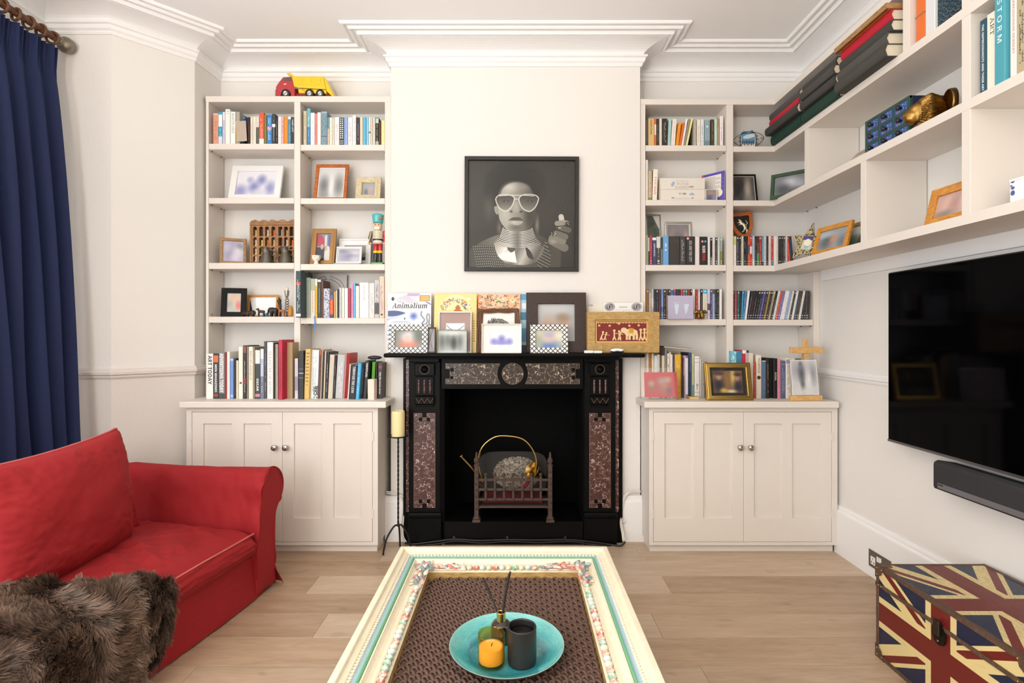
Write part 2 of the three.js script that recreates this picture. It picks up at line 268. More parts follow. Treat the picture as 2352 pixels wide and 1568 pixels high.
// ---------- fireplace ----------
function marble(base, vein, n, cells, s) {
  const pts = []; for (let j = 0; j < cells; j++) for (let i = 0; i < cells; i++) pts.push([(i + rnd()) / cells, (j + rnd()) / cells]);
  const B = new THREE.Color(base), Vn = new THREE.Color(vein), to = (c) => [c.r, c.g, c.b].map((k) => Math.pow(k, 1 / 2.2) * 255), b = to(B), w = to(Vn);
  return noiseTex(n, (u, v) => {
    const U = u + .07 * wrapN(u, v, 2.5, s) + .028 * wrapN(u, v, 8, s) + .01 * wrapN(u, v, 22, s), W2 = v + .07 * wrapN(v, u, 2.5, s + 7) + .028 * wrapN(v, u, 8, s + 3) + .01 * wrapN(v, u, 22, s + 4); let f1 = 9, f2 = 9;
    const ci = Math.floor(U * cells), cj = Math.floor(W2 * cells);
    for (let dj = -1; dj <= 1; dj++) for (let di = -1; di <= 1; di++) { const i = ci + di, j = cj + dj, q = pts[((j % cells + cells) % cells) * cells + ((i % cells + cells) % cells)]; const x = q[0] + Math.floor(i / cells) - U, y = q[1] + Math.floor(j / cells) - W2, d = Math.hypot(x, y * 1.4); if (d < f1) { f2 = f1; f1 = d; } else if (d < f2) f2 = d; }
    const e = (f2 - f1) * cells, wd = .07 + .16 * wrapN(u, v, 5, s + 3); let t = Math.max(0, 1 - e / Math.max(.025, wd)); t = Math.min(1, t * 1.6) * Math.max(0, .75 + .9 * wrapN(u, v, 6, s + 5)); const fn = 1 - Math.abs(wrapN(u + .1 * wrapN(v, u, 4, s), v, 5, s + 11)) * 16; t = Math.max(t, .5 * Math.max(0, fn) * (wrapN(u, v, 3, s + 2) > 0 ? 1 : 0)); t = Math.max(0, Math.min(1, t));
    const k = 1 + .35 * wrapN(u, v, 12, s + 9); return [0, 1, 2].map((c) => Math.max(0, Math.min(255, b[c] * k * (1 - t) + w[c] * t)));
  });
}
const slateBump = noiseTex(128, (u, v) => { const k = 128 + 60 * wrapN(u, v, 5) + 40 * wrapN(u, v, 20, 2); return [k, k, k]; }, false, [4, 4]);
const slate = M('#080808', .36, { specularIntensity: .25, ior: 1.45, bumpMap: slateBump, bumpScale: .0006 });
const slateWorn = M('#0b0a0a', .42, { specularIntensity: .25, ior: 1.45, bumpMap: slateBump, bumpScale: .0008 });
const redMarbleT = marble('#45241f', '#f0dcd2', 512, 8, 1), greyMarbleT = marble('#33271f', '#e8d6b8', 512, 8, 40);
redMarbleT.repeat.set(2.6, 2.6); greyMarbleT.repeat.set(2.8, 2.8);
const redMarble = new THREE.MeshStandardMaterial({ map: redMarbleT, roughness: .3 }), greyMarble = new THREE.MeshStandardMaterial({ map: greyMarbleT, roughness: .3 });
const goldLine = M('#8d7450', .5);
{
  const f = thing('fireplace', 'black slate fireplace surround with veined marble inlays and raised hearth', 'fireplace', [0, 0, 0]);
  const DP = 3.495, DL = 3.52, DPL = 3.482, top = 1.262;
  mesh('mantel_shelf', tri(rb(PX(880, 3.33), PX(1483, 3.33), top - .027, top, -DB, -3.33, .012, 3)), slate, f);
  mesh('moulding', tri(join([cb(PX(931, 3.42), PX(1424, 3.42), top - .04, top - .027, -DB, -3.42, .004)])), slate, f);
  const ox0 = PX(1020.8, 3.5), ox1 = PX(1339, 3.5), oy = PY(893, 3.5);
  // back slab with edge strips of marble
  for (const [a, b, s] of [[926, 1021, -1], [1339, 1430, 1]]) {
    const leg = mesh('side_slab', tri(cb(PX(a, DL), PX(b, DL), 0, top - .04, -DB, -DL, .002)), slate, f);
    const m0 = s < 0 ? 933 : 1412, m1 = s < 0 ? 943 : 1421;
    mesh('inlay', tri(bx(PX(m0, DL), PX(m1, DL), PY(1175, DL), PY(826, DL), -DL, -DL + .0012), 0, .3 * s), redMarble, leg);
  }
  const fz = mesh('frieze', tri(cb(PX(1014, DP), PX(1340, DP), oy, top - .04, -DB, -DP + .004, .002)), slate, f);
  const plate = (pts, mat, parent, D, name = 'inlay', d = .0014) => { const g = ext(pts.map(([x, y]) => [PX(x, D), PY(y, D)]), d, 0); g.translate(0, 0, -D); return mesh(name, tri(g), mat, parent); };
  const arcL = [], arcR = []; for (let i = 0; i <= 10; i++) { const a = -.72 + 1.44 * i / 10; arcL.push([1177.5 - 36 * Math.cos(a), 858 - 36 * Math.sin(a)]); arcR.push([1177.5 + 36 * Math.cos(a), 858 + 36 * Math.sin(a)]); }
  const inL = [[1024, 835], [1148, 835], ...arcL.slice().reverse().filter((p) => p[1] > 836 && p[1] < 881), [1148, 881], [1024, 881], [1024, 869], [1034, 869], [1034, 847], [1024, 847]];
  const inR = [[1331, 881], [1207, 881], ...arcR.slice().reverse().filter((p) => p[1] > 836 && p[1] < 881), [1207, 835], [1331, 835], [1331, 847], [1321, 847], [1321, 869], [1331, 869]];
  const grow = (pts, k) => { const cx = pts.reduce((a, p) => a + p[0], 0) / pts.length, cy = pts.reduce((a, p) => a + p[1], 0) / pts.length; return pts.map(([x, y]) => [x + Math.sign(x - cx) * k, y + Math.sign(y - cy) * k]); };
  for (const q of [inL, inR]) { plate(grow(q, .6), goldLine, fz, DP - .004, 'fillet', .0008); plate(q, greyMarble, fz, DP - .004); }
  for (const [x, y] of [[1038, 849], [1038, 867], [1317, 849], [1317, 867]]) plate(rect(x - 4, x + 4, y - 4, y + 4), slate, fz, DP - .0056, 'tile', .0006);
  const circ = []; for (let i = 0; i < 40; i++) circ.push([1177.5 + 24 * Math.cos(i / 40 * TAU), 858 + 24 * Math.sin(i / 40 * TAU)]);
  plate(circ.map(([x, y]) => [1177.5 + (x - 1177.5) * 1.03, 858 + (y - 858) * 1.03]), goldLine, fz, DP - .004, 'fillet', .0008); plate(circ, greyMarble, fz, DP - .004);
  for (const [cx, pw] of [[975, 36], [1378, 36]]) {
    const pil = mesh('pilaster', tri(cb(PX(cx - pw, DP), PX(cx + pw, DP), .2, top - .04, -DL + .001, -DP, .003)), slateWorn, f);
    mesh('capital', tri(join([rb(PX(cx - pw, 3.46), PX(cx + pw - 2, 3.46), PY(832, 3.46), top - .03, -DP, -3.455, .006)])), slate, pil);
    const D2 = 3.475;
    mesh('block', tri(cb(PX(cx - 23, D2), PX(cx + 23, D2), PY(863, D2), PY(834, D2), -DP, -D2, .004)), slate, pil);
    const dome = lathe([[.031, 0], [.031, .003], [.028, .003], [.028, .001], [.021, .002], [.019, .006], [.013, .013], [.006, .016], [0, .0165]], 28); dome.rotateX(Math.PI / 2);
    mesh('roundel', dome, slate, pil, P(cx, 848, D2));
    const ringg = new THREE.TorusGeometry(.0305, .0012, 6, 36); mesh('ring', ringg, goldLine, pil, P(cx, 848, D2 - .003));
    mesh('block', tri(cb(PX(cx - 21, D2 + .004), PX(cx + 21, D2 + .004), PY(908, D2), PY(865, D2), -DP, -D2 - .004, .002)), slate, pil);
    for (const dx of [-13, 0, 13]) { const c = cyl(.0072, .0072, .088, 10); c.translate(0, -.044, 0); mesh('flute', tri(c), redMarble, pil, P(cx + dx, 887.5, D2 + .004)); }
    mesh('block', tri(cb(PX(cx - 22, D2), PX(cx + 22, D2), PY(929, D2), PY(909.5, D2), -DP, -D2 + .002, .004)), slate, pil);
    for (let k = 0; k < 6; k++) { const a = P(cx - 20 + k * 6.7, k % 2 ? 925 : 914, D2 - .003), b = P(cx - 20 + (k + 1) * 6.7, k % 2 ? 914 : 925, D2 - .003); mesh('zigzag', tube([a, b], .0011, 2, 4), goldLine, pil); }
    mesh('corbel', tri(cb(PX(cx - 20, D2), PX(cx + 20, D2), PY(934, D2), PY(929.5, D2), -DP, -D2 - .006, .003)), slate, pil);
    const q = [], x0 = cx - 24, x1 = cx + 24, y0 = 949, y1 = 1165, c = 9, e = 18;
    q.push([x0, y1], [x0, y0], [cx - 5, y0], [cx - 5, y0 + 10], [cx + 5, y0 + 10], [cx + 5, y0], [x1, y0], [x1, y1], [cx + 5, y1], [cx + 5, y1 - 10], [cx - 5, y1 - 10], [cx - 5, y1]);
    plate(grow(q, .6), goldLine, pil, DP, 'fillet', .0008); plate(q, redMarble, pil, DP);
    for (const [x, y] of [[cx - 9, y0 + 14], [cx + 9, y0 + 14], [cx - 9, y1 - 14], [cx + 9, y1 - 14]]) plate(rect(x - 4, x + 4, y - 4, y + 4), slate, pil, DP - .0016, 'tile', .0006);
    mesh('plinth_block', tri(join([cb(PX(cx - 37, DPL), PX(cx + 39, DPL), 0, PY(1189, DPL), -DL + .002, -DPL, .004), rb(PX(cx - 38, DPL), PX(cx + 40, DPL), PY(1190, DPL), PY(1177, DPL), -DL + .002, -DPL + .006, .012, 3)])), slate, pil);
  }
  const hy = .151;
  mesh('hearth', tri(cb(ox0 - .0, ox1 + .0, 0, hy, -3.9, -3.486, .003)), slateWorn, f);
  const soot = M('#060606', .85, { specularIntensity: .25, ior: 1.45, bumpMap: slateBump, bumpScale: .002 });
  mesh('firebox', tri(join([bx(ox0 - .03, ox1 + .03, 0, oy + .1, -3.95, -3.9), bx(ox0 - .03, ox0, hy, oy, -3.9, -DP - .004), bx(ox1, ox1 + .03, hy, oy, -3.9, -DP - .004), bx(ox0 - .03, ox1 + .03, oy, oy + .03, -3.9, -DP - .004)])), soot, f);
}
// fire basket
{
  const g = thing('fire_basket', 'rusty brown iron fire basket standing on the black hearth', 'grate', P(1179, 1199.5, 3.49).setY(.151));
  const iron = M('#54443c', .7, { metalness: .35, bumpMap: slateBump, bumpScale: .002 }), L = (x, y, D = 3.49) => P(x, y, D).sub(g.position);
  for (const x of [1094.5, 1263.5]) {
    const b = L(x, 1199.5); b.y = 0; const po = mesh('post', tri(cb(b.x - .014, b.x + .014, .03, .365, b.z - .014, b.z + .014, .003)), iron, g);
    mesh('foot', tri(join([cb(b.x - .026, b.x + .026, 0, .018, b.z - .026, b.z + .026, .003), cb(b.x - .02, b.x + .02, .018, .034, b.z - .02, b.z + .02, .004)])), iron, po);
    for (let k = 0; k < 7; k++) mesh('boss', sph(.009, b.x, .09 + k * .04, b.z + .012, 8), iron, po);
    const fi = lathe([[.018, 0], [.019, .008], [.009, .014], [.014, .022], [.018, .035], [.016, .05], [.007, .058], [.011, .066], [.006, .074], [.008, .082], [.003, .092], [0, .096]], 14); mesh('finial', fi, iron, po, [b.x, .365, b.z]);
    mesh('back_post', tri(cb(b.x - .01, b.x + .01, 0, .34, -.27, -.25, .003)), iron, g);
    mesh('side_bar', join([.1, .165, .25].map((y) => bx(b.x - .006, b.x + .006, y, y + .02, -.26, 0))), iron, g);
  }
  for (const y of [1101.5, 1123.5, 1146.5]) { const a = L(1097, y), b = L(1261, y); mesh('rail', tri(cb(a.x, b.x, a.y - .008, a.y + .008, a.z - .006, a.z + .006, .002)), iron, g); }
  for (let k = 0; k < 7; k++) {
    const x = 1115.7 + k * 21, a = L(x, 1149), b = L(x, 1092); const bar = mesh('bar', tri(cb(a.x - .0075, a.x + .0075, a.y, b.y, a.z + .002, a.z + .016, .002)), iron, g);
    mesh('ball', sph(.0115, a.x, b.y + .01, a.z + .009, 12), iron, bar);
    for (const y of [1123.5, 1146]) mesh('boss', sph(.009, a.x, L(x, y).y, a.z + .016, 8), iron, bar);
  }
  mesh('grate_floor', tri(bx(L(1097, 1147).x, L(1261, 1147).x, .09, .102, -.25, .0)), iron, g);
  const bt = tex(256, 256, (c, w, h) => { c.fillStyle = '#262422'; c.fillRect(0, 0, w, h); for (let i = 0; i < 5200; i++) { const a = rnd() * TAU, r = Math.sqrt(rnd()); c.fillStyle = ['#bfb29e', '#a79a86', '#cfc3b0', '#6a6055', '#8d8373'][i % 5]; c.globalAlpha = .35; c.beginPath(); c.arc(w * (.56 + .34 * r * Math.cos(a)), h * (.5 + .36 * r * Math.sin(a)), 1 + 4 * rnd() * rnd(), 0, TAU); c.fill(); } });
  const bp = ext((() => { const q = []; for (let i = 0; i < 48; i++) { const a = i / 48 * TAU, s = (v) => Math.sign(v) * Math.pow(Math.abs(v), .45); q.push([.237 * s(Math.cos(a)), .15 * s(Math.sin(a))]); } return q; })(), .02, .004);
  const p = bp.attributes.position, uv = bp.attributes.uv; for (let i = 0; i < p.count; i++) uv.setXY(i, (p.getX(i) + .24) / .48, (p.getY(i) + .16) / .32);
  mesh('back_plate', bp, new THREE.MeshStandardMaterial({ map: bt, roughness: .8 }), g, L(1178, 1085, 3.68));
}
// hunting horn lying in the basket
{
  const brass = M('#c8ab6c', .24, { metalness: 1 }), h = thing('horn', 'coiled brass hunting horn hooked over the fire basket', 'horn', P(1165, 1140, 3.62)), L = (x, y, D) => P(x, y, D).sub(h.position);
  for (const o of [0, .016]) mesh('tubing', tube([L(1062, 1051, 3.46), L(1090, 1082, 3.5), L(1108, 1110, 3.56 + o), L(1098, 1060, 3.57 + o), L(1108, 1026, 3.57 + o), L(1135, 1004, 3.57 + o), L(1165, 1001, 3.57 + o), L(1200, 1008, 3.57 + o), L(1222, 1030, 3.57 + o), L(1232, 1060, 3.57 + o), L(1227, 1100, 3.57 + o)].slice(o ? 3 : 0), .0062, 70, 8), brass, h);
  const mp = lathe([[.004, 0], [.006, .01], [.013, .018], [.015, .021], [.011, .022], [0, .012]], 16); mp.rotateZ(.65); mesh('mouthpiece', mp, brass, h, L(1063, 1052, 3.46));
  const bell = lathe([[.058, 0], [.06, .002], [.058, .004], [.045, .02], [.033, .045], [.022, .085], [.012, .14], [.006, .2]], 28); bell.rotateX(-2.2); bell.rotateZ(.5); bell.rotateY(-.5); mesh('bell', bell, brass, h, L(1221, 1078, 3.57));
  mesh('hanger', tube([L(1190, 1122, 3.54), L(1207, 1116, 3.52), L(1216, 1098, 3.53)], .012, 12, 6), M('#7c1420', .8), h);
}
// coals cover cloth of dark red seen through the bars
single('red_cloth', (() => { const a = P(1110, 1140, 3.6), b = P(1245, 1140, 3.6); return surf((u, v) => [a.x + (b.x - a.x) * u, .262 + .035 * Math.sin(v * Math.PI) * (1 + noise(u * 6, v * 3, 2)) , -3.72 + .2 * v], 30, 12); })(), M('#5e1620', .9, { side: THREE.DoubleSide }), 'crumpled dark red cloth lying inside the fire basket', 'cloth');

// ---------- candle stand, cables ----------
{
  const D = 3.37, b = P(914.6, 1262, D).setY(0), s = thing('candle_stand', 'thin black wrought iron floor candle stand beside the fireplace', 'candle stand', b);
  const ht = PY(1003, D), hub = PY(1205, D);
  const tw = []; for (let i = 0; i <= 60; i++) { const y = hub + (ht - hub) * i / 60; tw.push(y); }
  mesh('pole', surf((u, v) => { const y = hub - .01 + (ht - hub + .01) * v, a = u * TAU + v * 60, r = .0055 * (1 + .18 * Math.cos(2 * (u * TAU))); return [r * Math.cos(a), y, r * Math.sin(a)]; }, 10, 160), blackIron, s);
  const foot = P(880, 1277, 3.31).sub(b), foot2 = P(945, 1258, 3.4).sub(b);
  for (const q of [[foot.x, foot.z], [foot2.x, foot2.z + .02], [-.005, -.075]]) mesh('leg', tube([[0, hub, 0], [q[0] * .3, hub - .005, q[1] * .3], [q[0] * .75, hub * .62, q[1] * .75], [q[0] * .95, hub * .25, q[1] * .95], [q[0], .006, q[1]]], .006, 24, 7), blackIron, s);
  const dish = lathe([[0, 0], [.04, .0], [.062, .006], [.068, .013], [.066, .014], [.06, .009], [.038, .004], [0, .004]], 32); mesh('dish', dish, blackIron, s, [0, ht - .003, 0]);
  const cd = lathe([[0, 0], [.0405, 0], [.0415, .004], [.042, .15], [.0385, .163], [.035, .164], [.03, .155], [.012, .15], [0, .15]], 32);
  const k = thing('pillar_candle', 'ivory pillar candle standing on the iron candle stand', 'candle', [b.x, ht + .0015, b.z]);
  mesh('wax', cd, M('#efe0a8', .45), k); mesh('wick', tube([[0, .15, 0], [.001, .158, 0], [.003, .163, 0]], .0012, 6, 5), M('#2a2420', .9), k);
}
{
  const c = thing('cable', 'black cable clipped along the front of the hearth', 'cable', [0, 0, 0]), D = 3.47;
  const pts = [[930, 1246], [950, 1249], [1000, 1243], [1045, 1238], [1100, 1241], [1165, 1239], [1230, 1240], [1300, 1239], [1350, 1243], [1400, 1250], [1425, 1253], [1436, 1244]];
  mesh('wire', tube(pts.map(([x, y]) => P(x, y, x > 1420 || x < 940 ? 3.45 : D)), .0065, 90, 7), M('#151515', .5), c);
  mesh('wire', tube(pts.slice(1, 10).map(([x, y], i) => P(x + 4, y + 4 + (i % 2) * 1.5, D - .008)), .004, 80, 6), M('#151515', .5), c);
  for (const x of [1043, 1165, 1298]) mesh('clip', rb(-.008, .008, -.012, .012, -.006, .01, .003), M('#222222', .45), c, P(x, 1235, 3.48));
  const wht = M('#ddd8d0', .5), d = thing('cable', 'white cable pair curving down beside the right fireplace leg', 'cable', [0, 0, 0]);
  for (const o of [0, 3]) mesh('wire', tube([P(1471, 1130 - o, 3.53), P(1450, 1131 - o, 3.53), P(1436 - o, 1140, 3.53), P(1430 - o, 1165, 3.53), P(1428 - o, 1200, 3.52), P(1432 - o, 1225, 3.5), P(1434 - o, 1242, 3.46)], .005, 50, 7), wht, d);
  for (const [x, y] of [[1448, 1127], [1433, 1197]]) mesh('clip', rb(-.008, .008, -.008, .008, -.004, .006, .002), wht, d, P(x, y, 3.525));
  const e = thing('cable', 'white cable pair curving down behind the candle stand', 'cable', [0, 0, 0]);
  for (const o of [0, 4]) mesh('wire', tube([P(888, 1129 + o, 3.53), P(905, 1131 + o, 3.53), P(920 + o, 1139, 3.53), P(926 + o, 1160, 3.53), P(922 + o, 1200, 3.52), P(922 + o, 1230, 3.51), P(930 + o, 1246, 3.46)], .005, 50, 7), wht, e);
}

// ---------- prints: one sheet of small pictures ----------
const picC = document.createElement('canvas'); picC.width = picC.height = 2048; const pc = picC.getContext('2d');
const picT = new THREE.CanvasTexture(picC); picT.colorSpace = THREE.SRGBColorSpace;
const picMat = new THREE.MeshStandardMaterial({ map: picT, roughness: .55 });
let picN = 0;
function pic(draw) {                                                       // returns the cell; draw works in unit coordinates, y down
  const k = picN++, x = (k % 8) * 256, y = Math.floor(k / 8) * 256; pc.save(); pc.beginPath(); pc.rect(x, y, 256, 256); pc.clip(); pc.translate(x, y); pc.scale(256, 256); draw(pc); pc.restore();
  return [x / 2048 + .001, 1 - (y + 256) / 2048 + .001, (x + 256) / 2048 - .001, 1 - y / 2048 - .001];
}
const soft = (bg, blobs) => pic((c) => {
  c.fillStyle = bg; c.fillRect(0, 0, 1, 1);
  for (const [x, y, rx, ry, col] of blobs) { c.save(); c.translate(x, y); c.scale(rx * 1.25, ry * 1.25); const g = c.createRadialGradient(0, 0, 0, 0, 0, 1); g.addColorStop(0, col + 'f0'); g.addColorStop(.3, col + 'c4'); g.addColorStop(.6, col + '62'); g.addColorStop(.85, col + '18'); g.addColorStop(1, col + '00'); c.fillStyle = g; c.beginPath(); c.arc(0, 0, 1, 0, TAU); c.fill(); c.restore(); }
});
function cellPlane(w, h, cell, d = .0008) {                                 // thin sheet, print on its front
  const g = new THREE.BoxGeometry(w, h, d), uv = g.attributes.uv, [a, b, c, e] = cell;
  for (let i = 0; i < uv.count; i++) uv.setXY(i, a + (c - a) * uv.getX(i), b + (e - b) * uv.getY(i));
  return g;
}
const velvetBack = M('#1c1a1a', .9);
// picture frame: px box of the front face at depth D, standing on height base
function frame(o) {
  const { label, x0, x1, yt, D, base, mw = 8, mat = M('#ffffff', .5), dep = .018, lean = 10, turn = 0, cell, mount, group, name = 'photo_frame', mount2, glass = true, noStand, roll = 0 } = o;
  const T = turn * Math.PI / 180, Ln = lean * Math.PI / 180, w = (x1 - x0) / F * D / Math.cos(T), h = (PY(yt, D + .3 * Math.sin(Ln) * .3) - base) / Math.cos(Ln);
  const g = thing(name, label, 'picture frame', [PX((x0 + x1) / 2, D), base, -D], 0, group); g.rotation.order = 'YXZ'; g.rotation.set(-Ln, T, roll * Math.PI / 180);
  const m = mw / F * D, iw = w - 2 * m, ih = h - 2 * m;
  const mo = ext(rect(-w / 2, w / 2, 0, h), dep, Math.min(.003, m * .2), [rect(-iw / 2, iw / 2, m, h - m)], 2); mo.translate(0, 0, -dep);
  const fr = mesh('moulding', tri(mo, rnd(), rnd()), mat, g);
  if (o.step) { const s = m * o.step, q = ext(rect(-w / 2 + s, w / 2 - s, s, h - s), .005, .002, [rect(-iw / 2 - s * .15, iw / 2 + s * .15, m - s * .15, h - m + s * .15)], 2); mesh('inner_moulding', tri(q, rnd(), 0), o.stepMat || mat, g, [0, 0, -.002]); }
  mesh('backing', bx(-w / 2 + m * .4, w / 2 - m * .4, m * .4, h - m * .4, -dep - .002, -dep + .003), velvetBack, g);
  let pw = iw, ph = ih;
  if (mount) { const q = mount[1] / F * D; pw = iw - 2 * q; ph = ih - 2 * q * (mount[2] || 1); const mt = ext(rect(-iw / 2 - .001, iw / 2 + .001, m - .001, h - m + .001), .0022, 0, [rect(-pw / 2, pw / 2, h / 2 - ph / 2, h / 2 + ph / 2)]); mesh('mount', mt, M(mount[0], .8), g, [0, 0, -dep * .7 + .001]); }
  mesh('picture', cellPlane(pw + .001, ph + .001, cell), picMat, g, [0, h / 2, -dep * .7]);
  if (glass) mesh('glass', new THREE.PlaneGeometry(iw, ih), glassMat, g, [0, h / 2, -dep * .35]);
  if (!noStand) { const sl = Math.min(h * .7, .16), st = bx(-.014, .014, -sl, 0, -.002, .002); st.rotateX(Ln + .32); mesh('stand', st, velvetBack, g, [0, sl * Math.cos(Ln + .32) / Math.cos(Ln) * .985, -dep - .003]); }
  return g;
}
const wood = {}; for (const [k, a, b] of [['orange', '#c8702c', '#a9571d'], ['honey', '#d9993f', '#bf7f2b'], ['tan', '#b08a5a', '#91693d'], ['pine', '#a97b49', '#8a5f33'], ['dark', '#35190f', '#1f0e08'], ['raw', '#c4a163', '#a8864b'], ['twig', '#7d512f', '#4c2d18'], ['cream', '#dccfae', '#c9b88f'], ['pale', '#e3b878', '#d2a260']]) { const t = woodTex(a, b, 128, 5, k.length * 3); t.repeat.set(4, 12); wood[k] = new THREE.MeshStandardMaterial({ map: t, roughness: .5, bumpMap: t, bumpScale: .0006 }); }

// ---------- the portrait over the fireplace ----------
{
  const pt = tex(1024, 1024, (c) => {
    c.scale(1024 / 1270, 1024 / 1275); c.translate(-190, -155);
    const lin = (x0, y0, x1, y1, ...st) => { const g = c.createLinearGradient(x0, y0, x1, y1); st.forEach(([p, k]) => g.addColorStop(p, k)); return g; };
    const rad = (x, y, r, ...st) => { const g = c.createRadialGradient(x, y, 0, x, y, r); st.forEach(([p, k]) => g.addColorStop(p, k)); return g; };
    const blob = (x, y, rx, ry, col, a = 1) => { c.save(); c.globalAlpha = a; c.translate(x, y); c.scale(rx, ry); const g = c.createRadialGradient(0, 0, 0, 0, 0, 1); g.addColorStop(0, col); g.addColorStop(1, col + '00'); c.fillStyle = g; c.beginPath(); c.arc(0, 0, 1, 0, TAU); c.fill(); c.restore(); };
    const poly = (pts, f) => { c.beginPath(); pts.forEach((p, i) => i ? (p.length > 2 ? c.quadraticCurveTo(...p) : c.lineTo(...p)) : c.moveTo(...p)); c.closePath(); c.fillStyle = f; c.fill(); };
    c.fillStyle = lin(190, 155, 1460, 1430, [0, '#34332c'], [.5, '#292822'], [1, '#241f1a']); c.fillRect(190, 155, 1270, 1275);
    for (let k = 0; k < 3; k++) blob(745, 470, 400, 370, '#0e0e0b', .95);                                 // hair
    blob(440, 720, 90, 200, '#55544a', .6); blob(1010, 920, 40, 160, '#8a877a', .8); blob(560, 960, 40, 120, '#8a877a', .6);
    poly([[500, 700], [490, 760, 530, 800], [560, 780], [545, 690]], '#8f8d84');                                       // ear
    poly([[545, 560], [560, 440, 650, 400], [740, 380, 830, 400], [930, 430, 985, 560], [1010, 700, 985, 830], [960, 950, 880, 1010], [780, 1060, 690, 1010], [600, 950, 560, 850], [535, 740, 545, 560]], lin(540, 0, 1010, 0, [0, '#9d9b92'], [.25, '#a8a69c'], [.55, '#7f7d74'], [.8, '#55534b'], [1, '#3a3831']));
    blob(690, 470, 130, 70, '#c9c7bd', .8); for (let k = 0; k < 26; k++) { const a = Math.PI * (1.04 + .92 * k / 25); blob(765 + 235 * Math.cos(a), 560 + 185 * Math.sin(a), 60, 46, '#0f0e0b', .75); } blob(830, 470, 120, 60, '#8e8c82', .6); blob(620, 800, 80, 110, '#bdbbb0', .55); blob(925, 800, 95, 240, '#1c1b17', .75); blob(760, 950, 130, 60, '#4a4840', .7); blob(760, 700, 50, 90, '#b4b2a8', .7);
    blob(700, 760, 26, 20, '#1d1c18', .9); blob(820, 762, 26, 20, '#1d1c18', .9); blob(765, 745, 50, 30, '#a09e94', .7);           // nose
    poly([[665, 870], [720, 815, 765, 830], [810, 815, 850, 875], [800, 865, 765, 868], [700, 862, 665, 870]], '#4b4941');
    poly([[668, 880], [720, 868, 765, 872], [810, 868, 846, 880], [810, 925, 765, 925], [700, 922, 668, 880]], '#a3a197'); blob(740, 890, 50, 18, '#c9c7bd', .8);
    for (const [x, y, w, h] of [[628, 655, 112, 100], [910, 655, 118, 105]]) {                                        // sunglasses
      c.save(); c.translate(x, y); c.beginPath(); c.moveTo(-w, -40); c.quadraticCurveTo(-w * .9, -h, 0, -h * .95); c.quadraticCurveTo(w * .9, -h * .95, w, -50); c.quadraticCurveTo(w * .8, h * .7, w * .1, h); c.quadraticCurveTo(-w * .8, h * .9, -w, -40); c.closePath();
      c.fillStyle = lin(0, -h, 0, h, [0, '#2b2a25'], [.55, '#55534b'], [1, '#8a887e']); c.globalAlpha = .9; c.fill(); c.globalAlpha = 1; c.lineWidth = 11; c.strokeStyle = '#f0eee6'; c.stroke(); c.lineWidth = 3; c.strokeStyle = '#6d6b63'; c.stroke(); c.restore();
      blob(x + 10, y - 20, 50, 16, '#15140f', .9); blob(x + 12, y - 18, 14, 10, '#d0cec4', .7);
    }
    c.strokeStyle = '#d7d5cc'; c.lineWidth = 7; c.beginPath(); c.moveTo(560, 575); c.quadraticCurveTo(765, 555, 970, 575); c.stroke(); c.beginPath(); c.moveTo(735, 615); c.quadraticCurveTo(765, 605, 795, 615); c.stroke();
    poly([[190, 1240], [300, 1120, 540, 1040], [1010, 1030], [1120, 1060, 1200, 1180], [1240, 1430], [190, 1430]], lin(190, 0, 1240, 0, [0, '#3a3932'], [.3, '#6b695f'], [.7, '#4a4840'], [1, '#2a2823']));
    for (let j = 0; j < 9; j++) for (let i = 0; i < 38; i++) {                                                        // beaded shoulders
      const s = i < 16, x = s ? 250 + i * 24 - j * -6 : 1020 + (i - 16) * 15, y = s ? 1175 + j * 30 + (i - 6) * (i < 6 ? 2 : -3) * -.6 : 1080 + j * 40 + (i - 16) * 8; if (y > 1425 || (s && x > 520 + j * 16) || (!s && x > 1130 + j * 18) || (!s && x < 1100 - j * 12)) continue;
      c.fillStyle = '#22211c'; c.fillRect(x - 12, y - 10, 26, 24); blob(x, y, 11, 9, '#dddbd2', 1);
    }
    poly([[500, 1150], [560, 1090, 770, 1170], [980, 1090, 1095, 1180], [1090, 1280, 1000, 1360], [900, 1410, 780, 1395], [640, 1400, 560, 1310], [510, 1240, 500, 1150]], lin(500, 1100, 1100, 1400, [0, '#8e8c84'], [.25, '#e8e6de'], [.45, '#6b6961'], [.6, '#b9b7ae'], [.8, '#57554e'], [1, '#a09e95']));
    poly([[540, 1290], [640, 1240, 740, 1210], [770, 1370], [640, 1370, 540, 1290]], '#f1efe8'); poly([[870, 1180], [940, 1210, 975, 1330], [920, 1340, 890, 1280], [870, 1180]], '#2d2b26'); poly([[655, 1190], [700, 1170, 760, 1190], [750, 1240, 700, 1250], [660, 1230, 655, 1190]], '#4d4b44');
    for (let k = 0; k < 11; k++) { const y = 985 + k * 18, w = 178 + k * 6 + (k > 6 ? (k - 6) * 10 : 0); c.lineWidth = 15; c.strokeStyle = '#45433c'; c.beginPath(); c.ellipse(778, y - 40, w, 62, 0, .12, Math.PI - .12); c.stroke(); c.lineWidth = 8; c.strokeStyle = lin(560, 0, 1000, 0, [0, '#d9d7cd'], [.3, '#fbf9f2'], [.5, '#8d8b82'], [.62, '#efede5'], [1, '#a3a198']); c.stroke(); }
    const fin = (x0, y0, x1, y1, r, col) => { c.lineCap = 'round'; c.lineWidth = r * 2; c.strokeStyle = col; c.beginPath(); c.moveTo(x0, y0); c.lineTo(x1, y1); c.stroke(); };
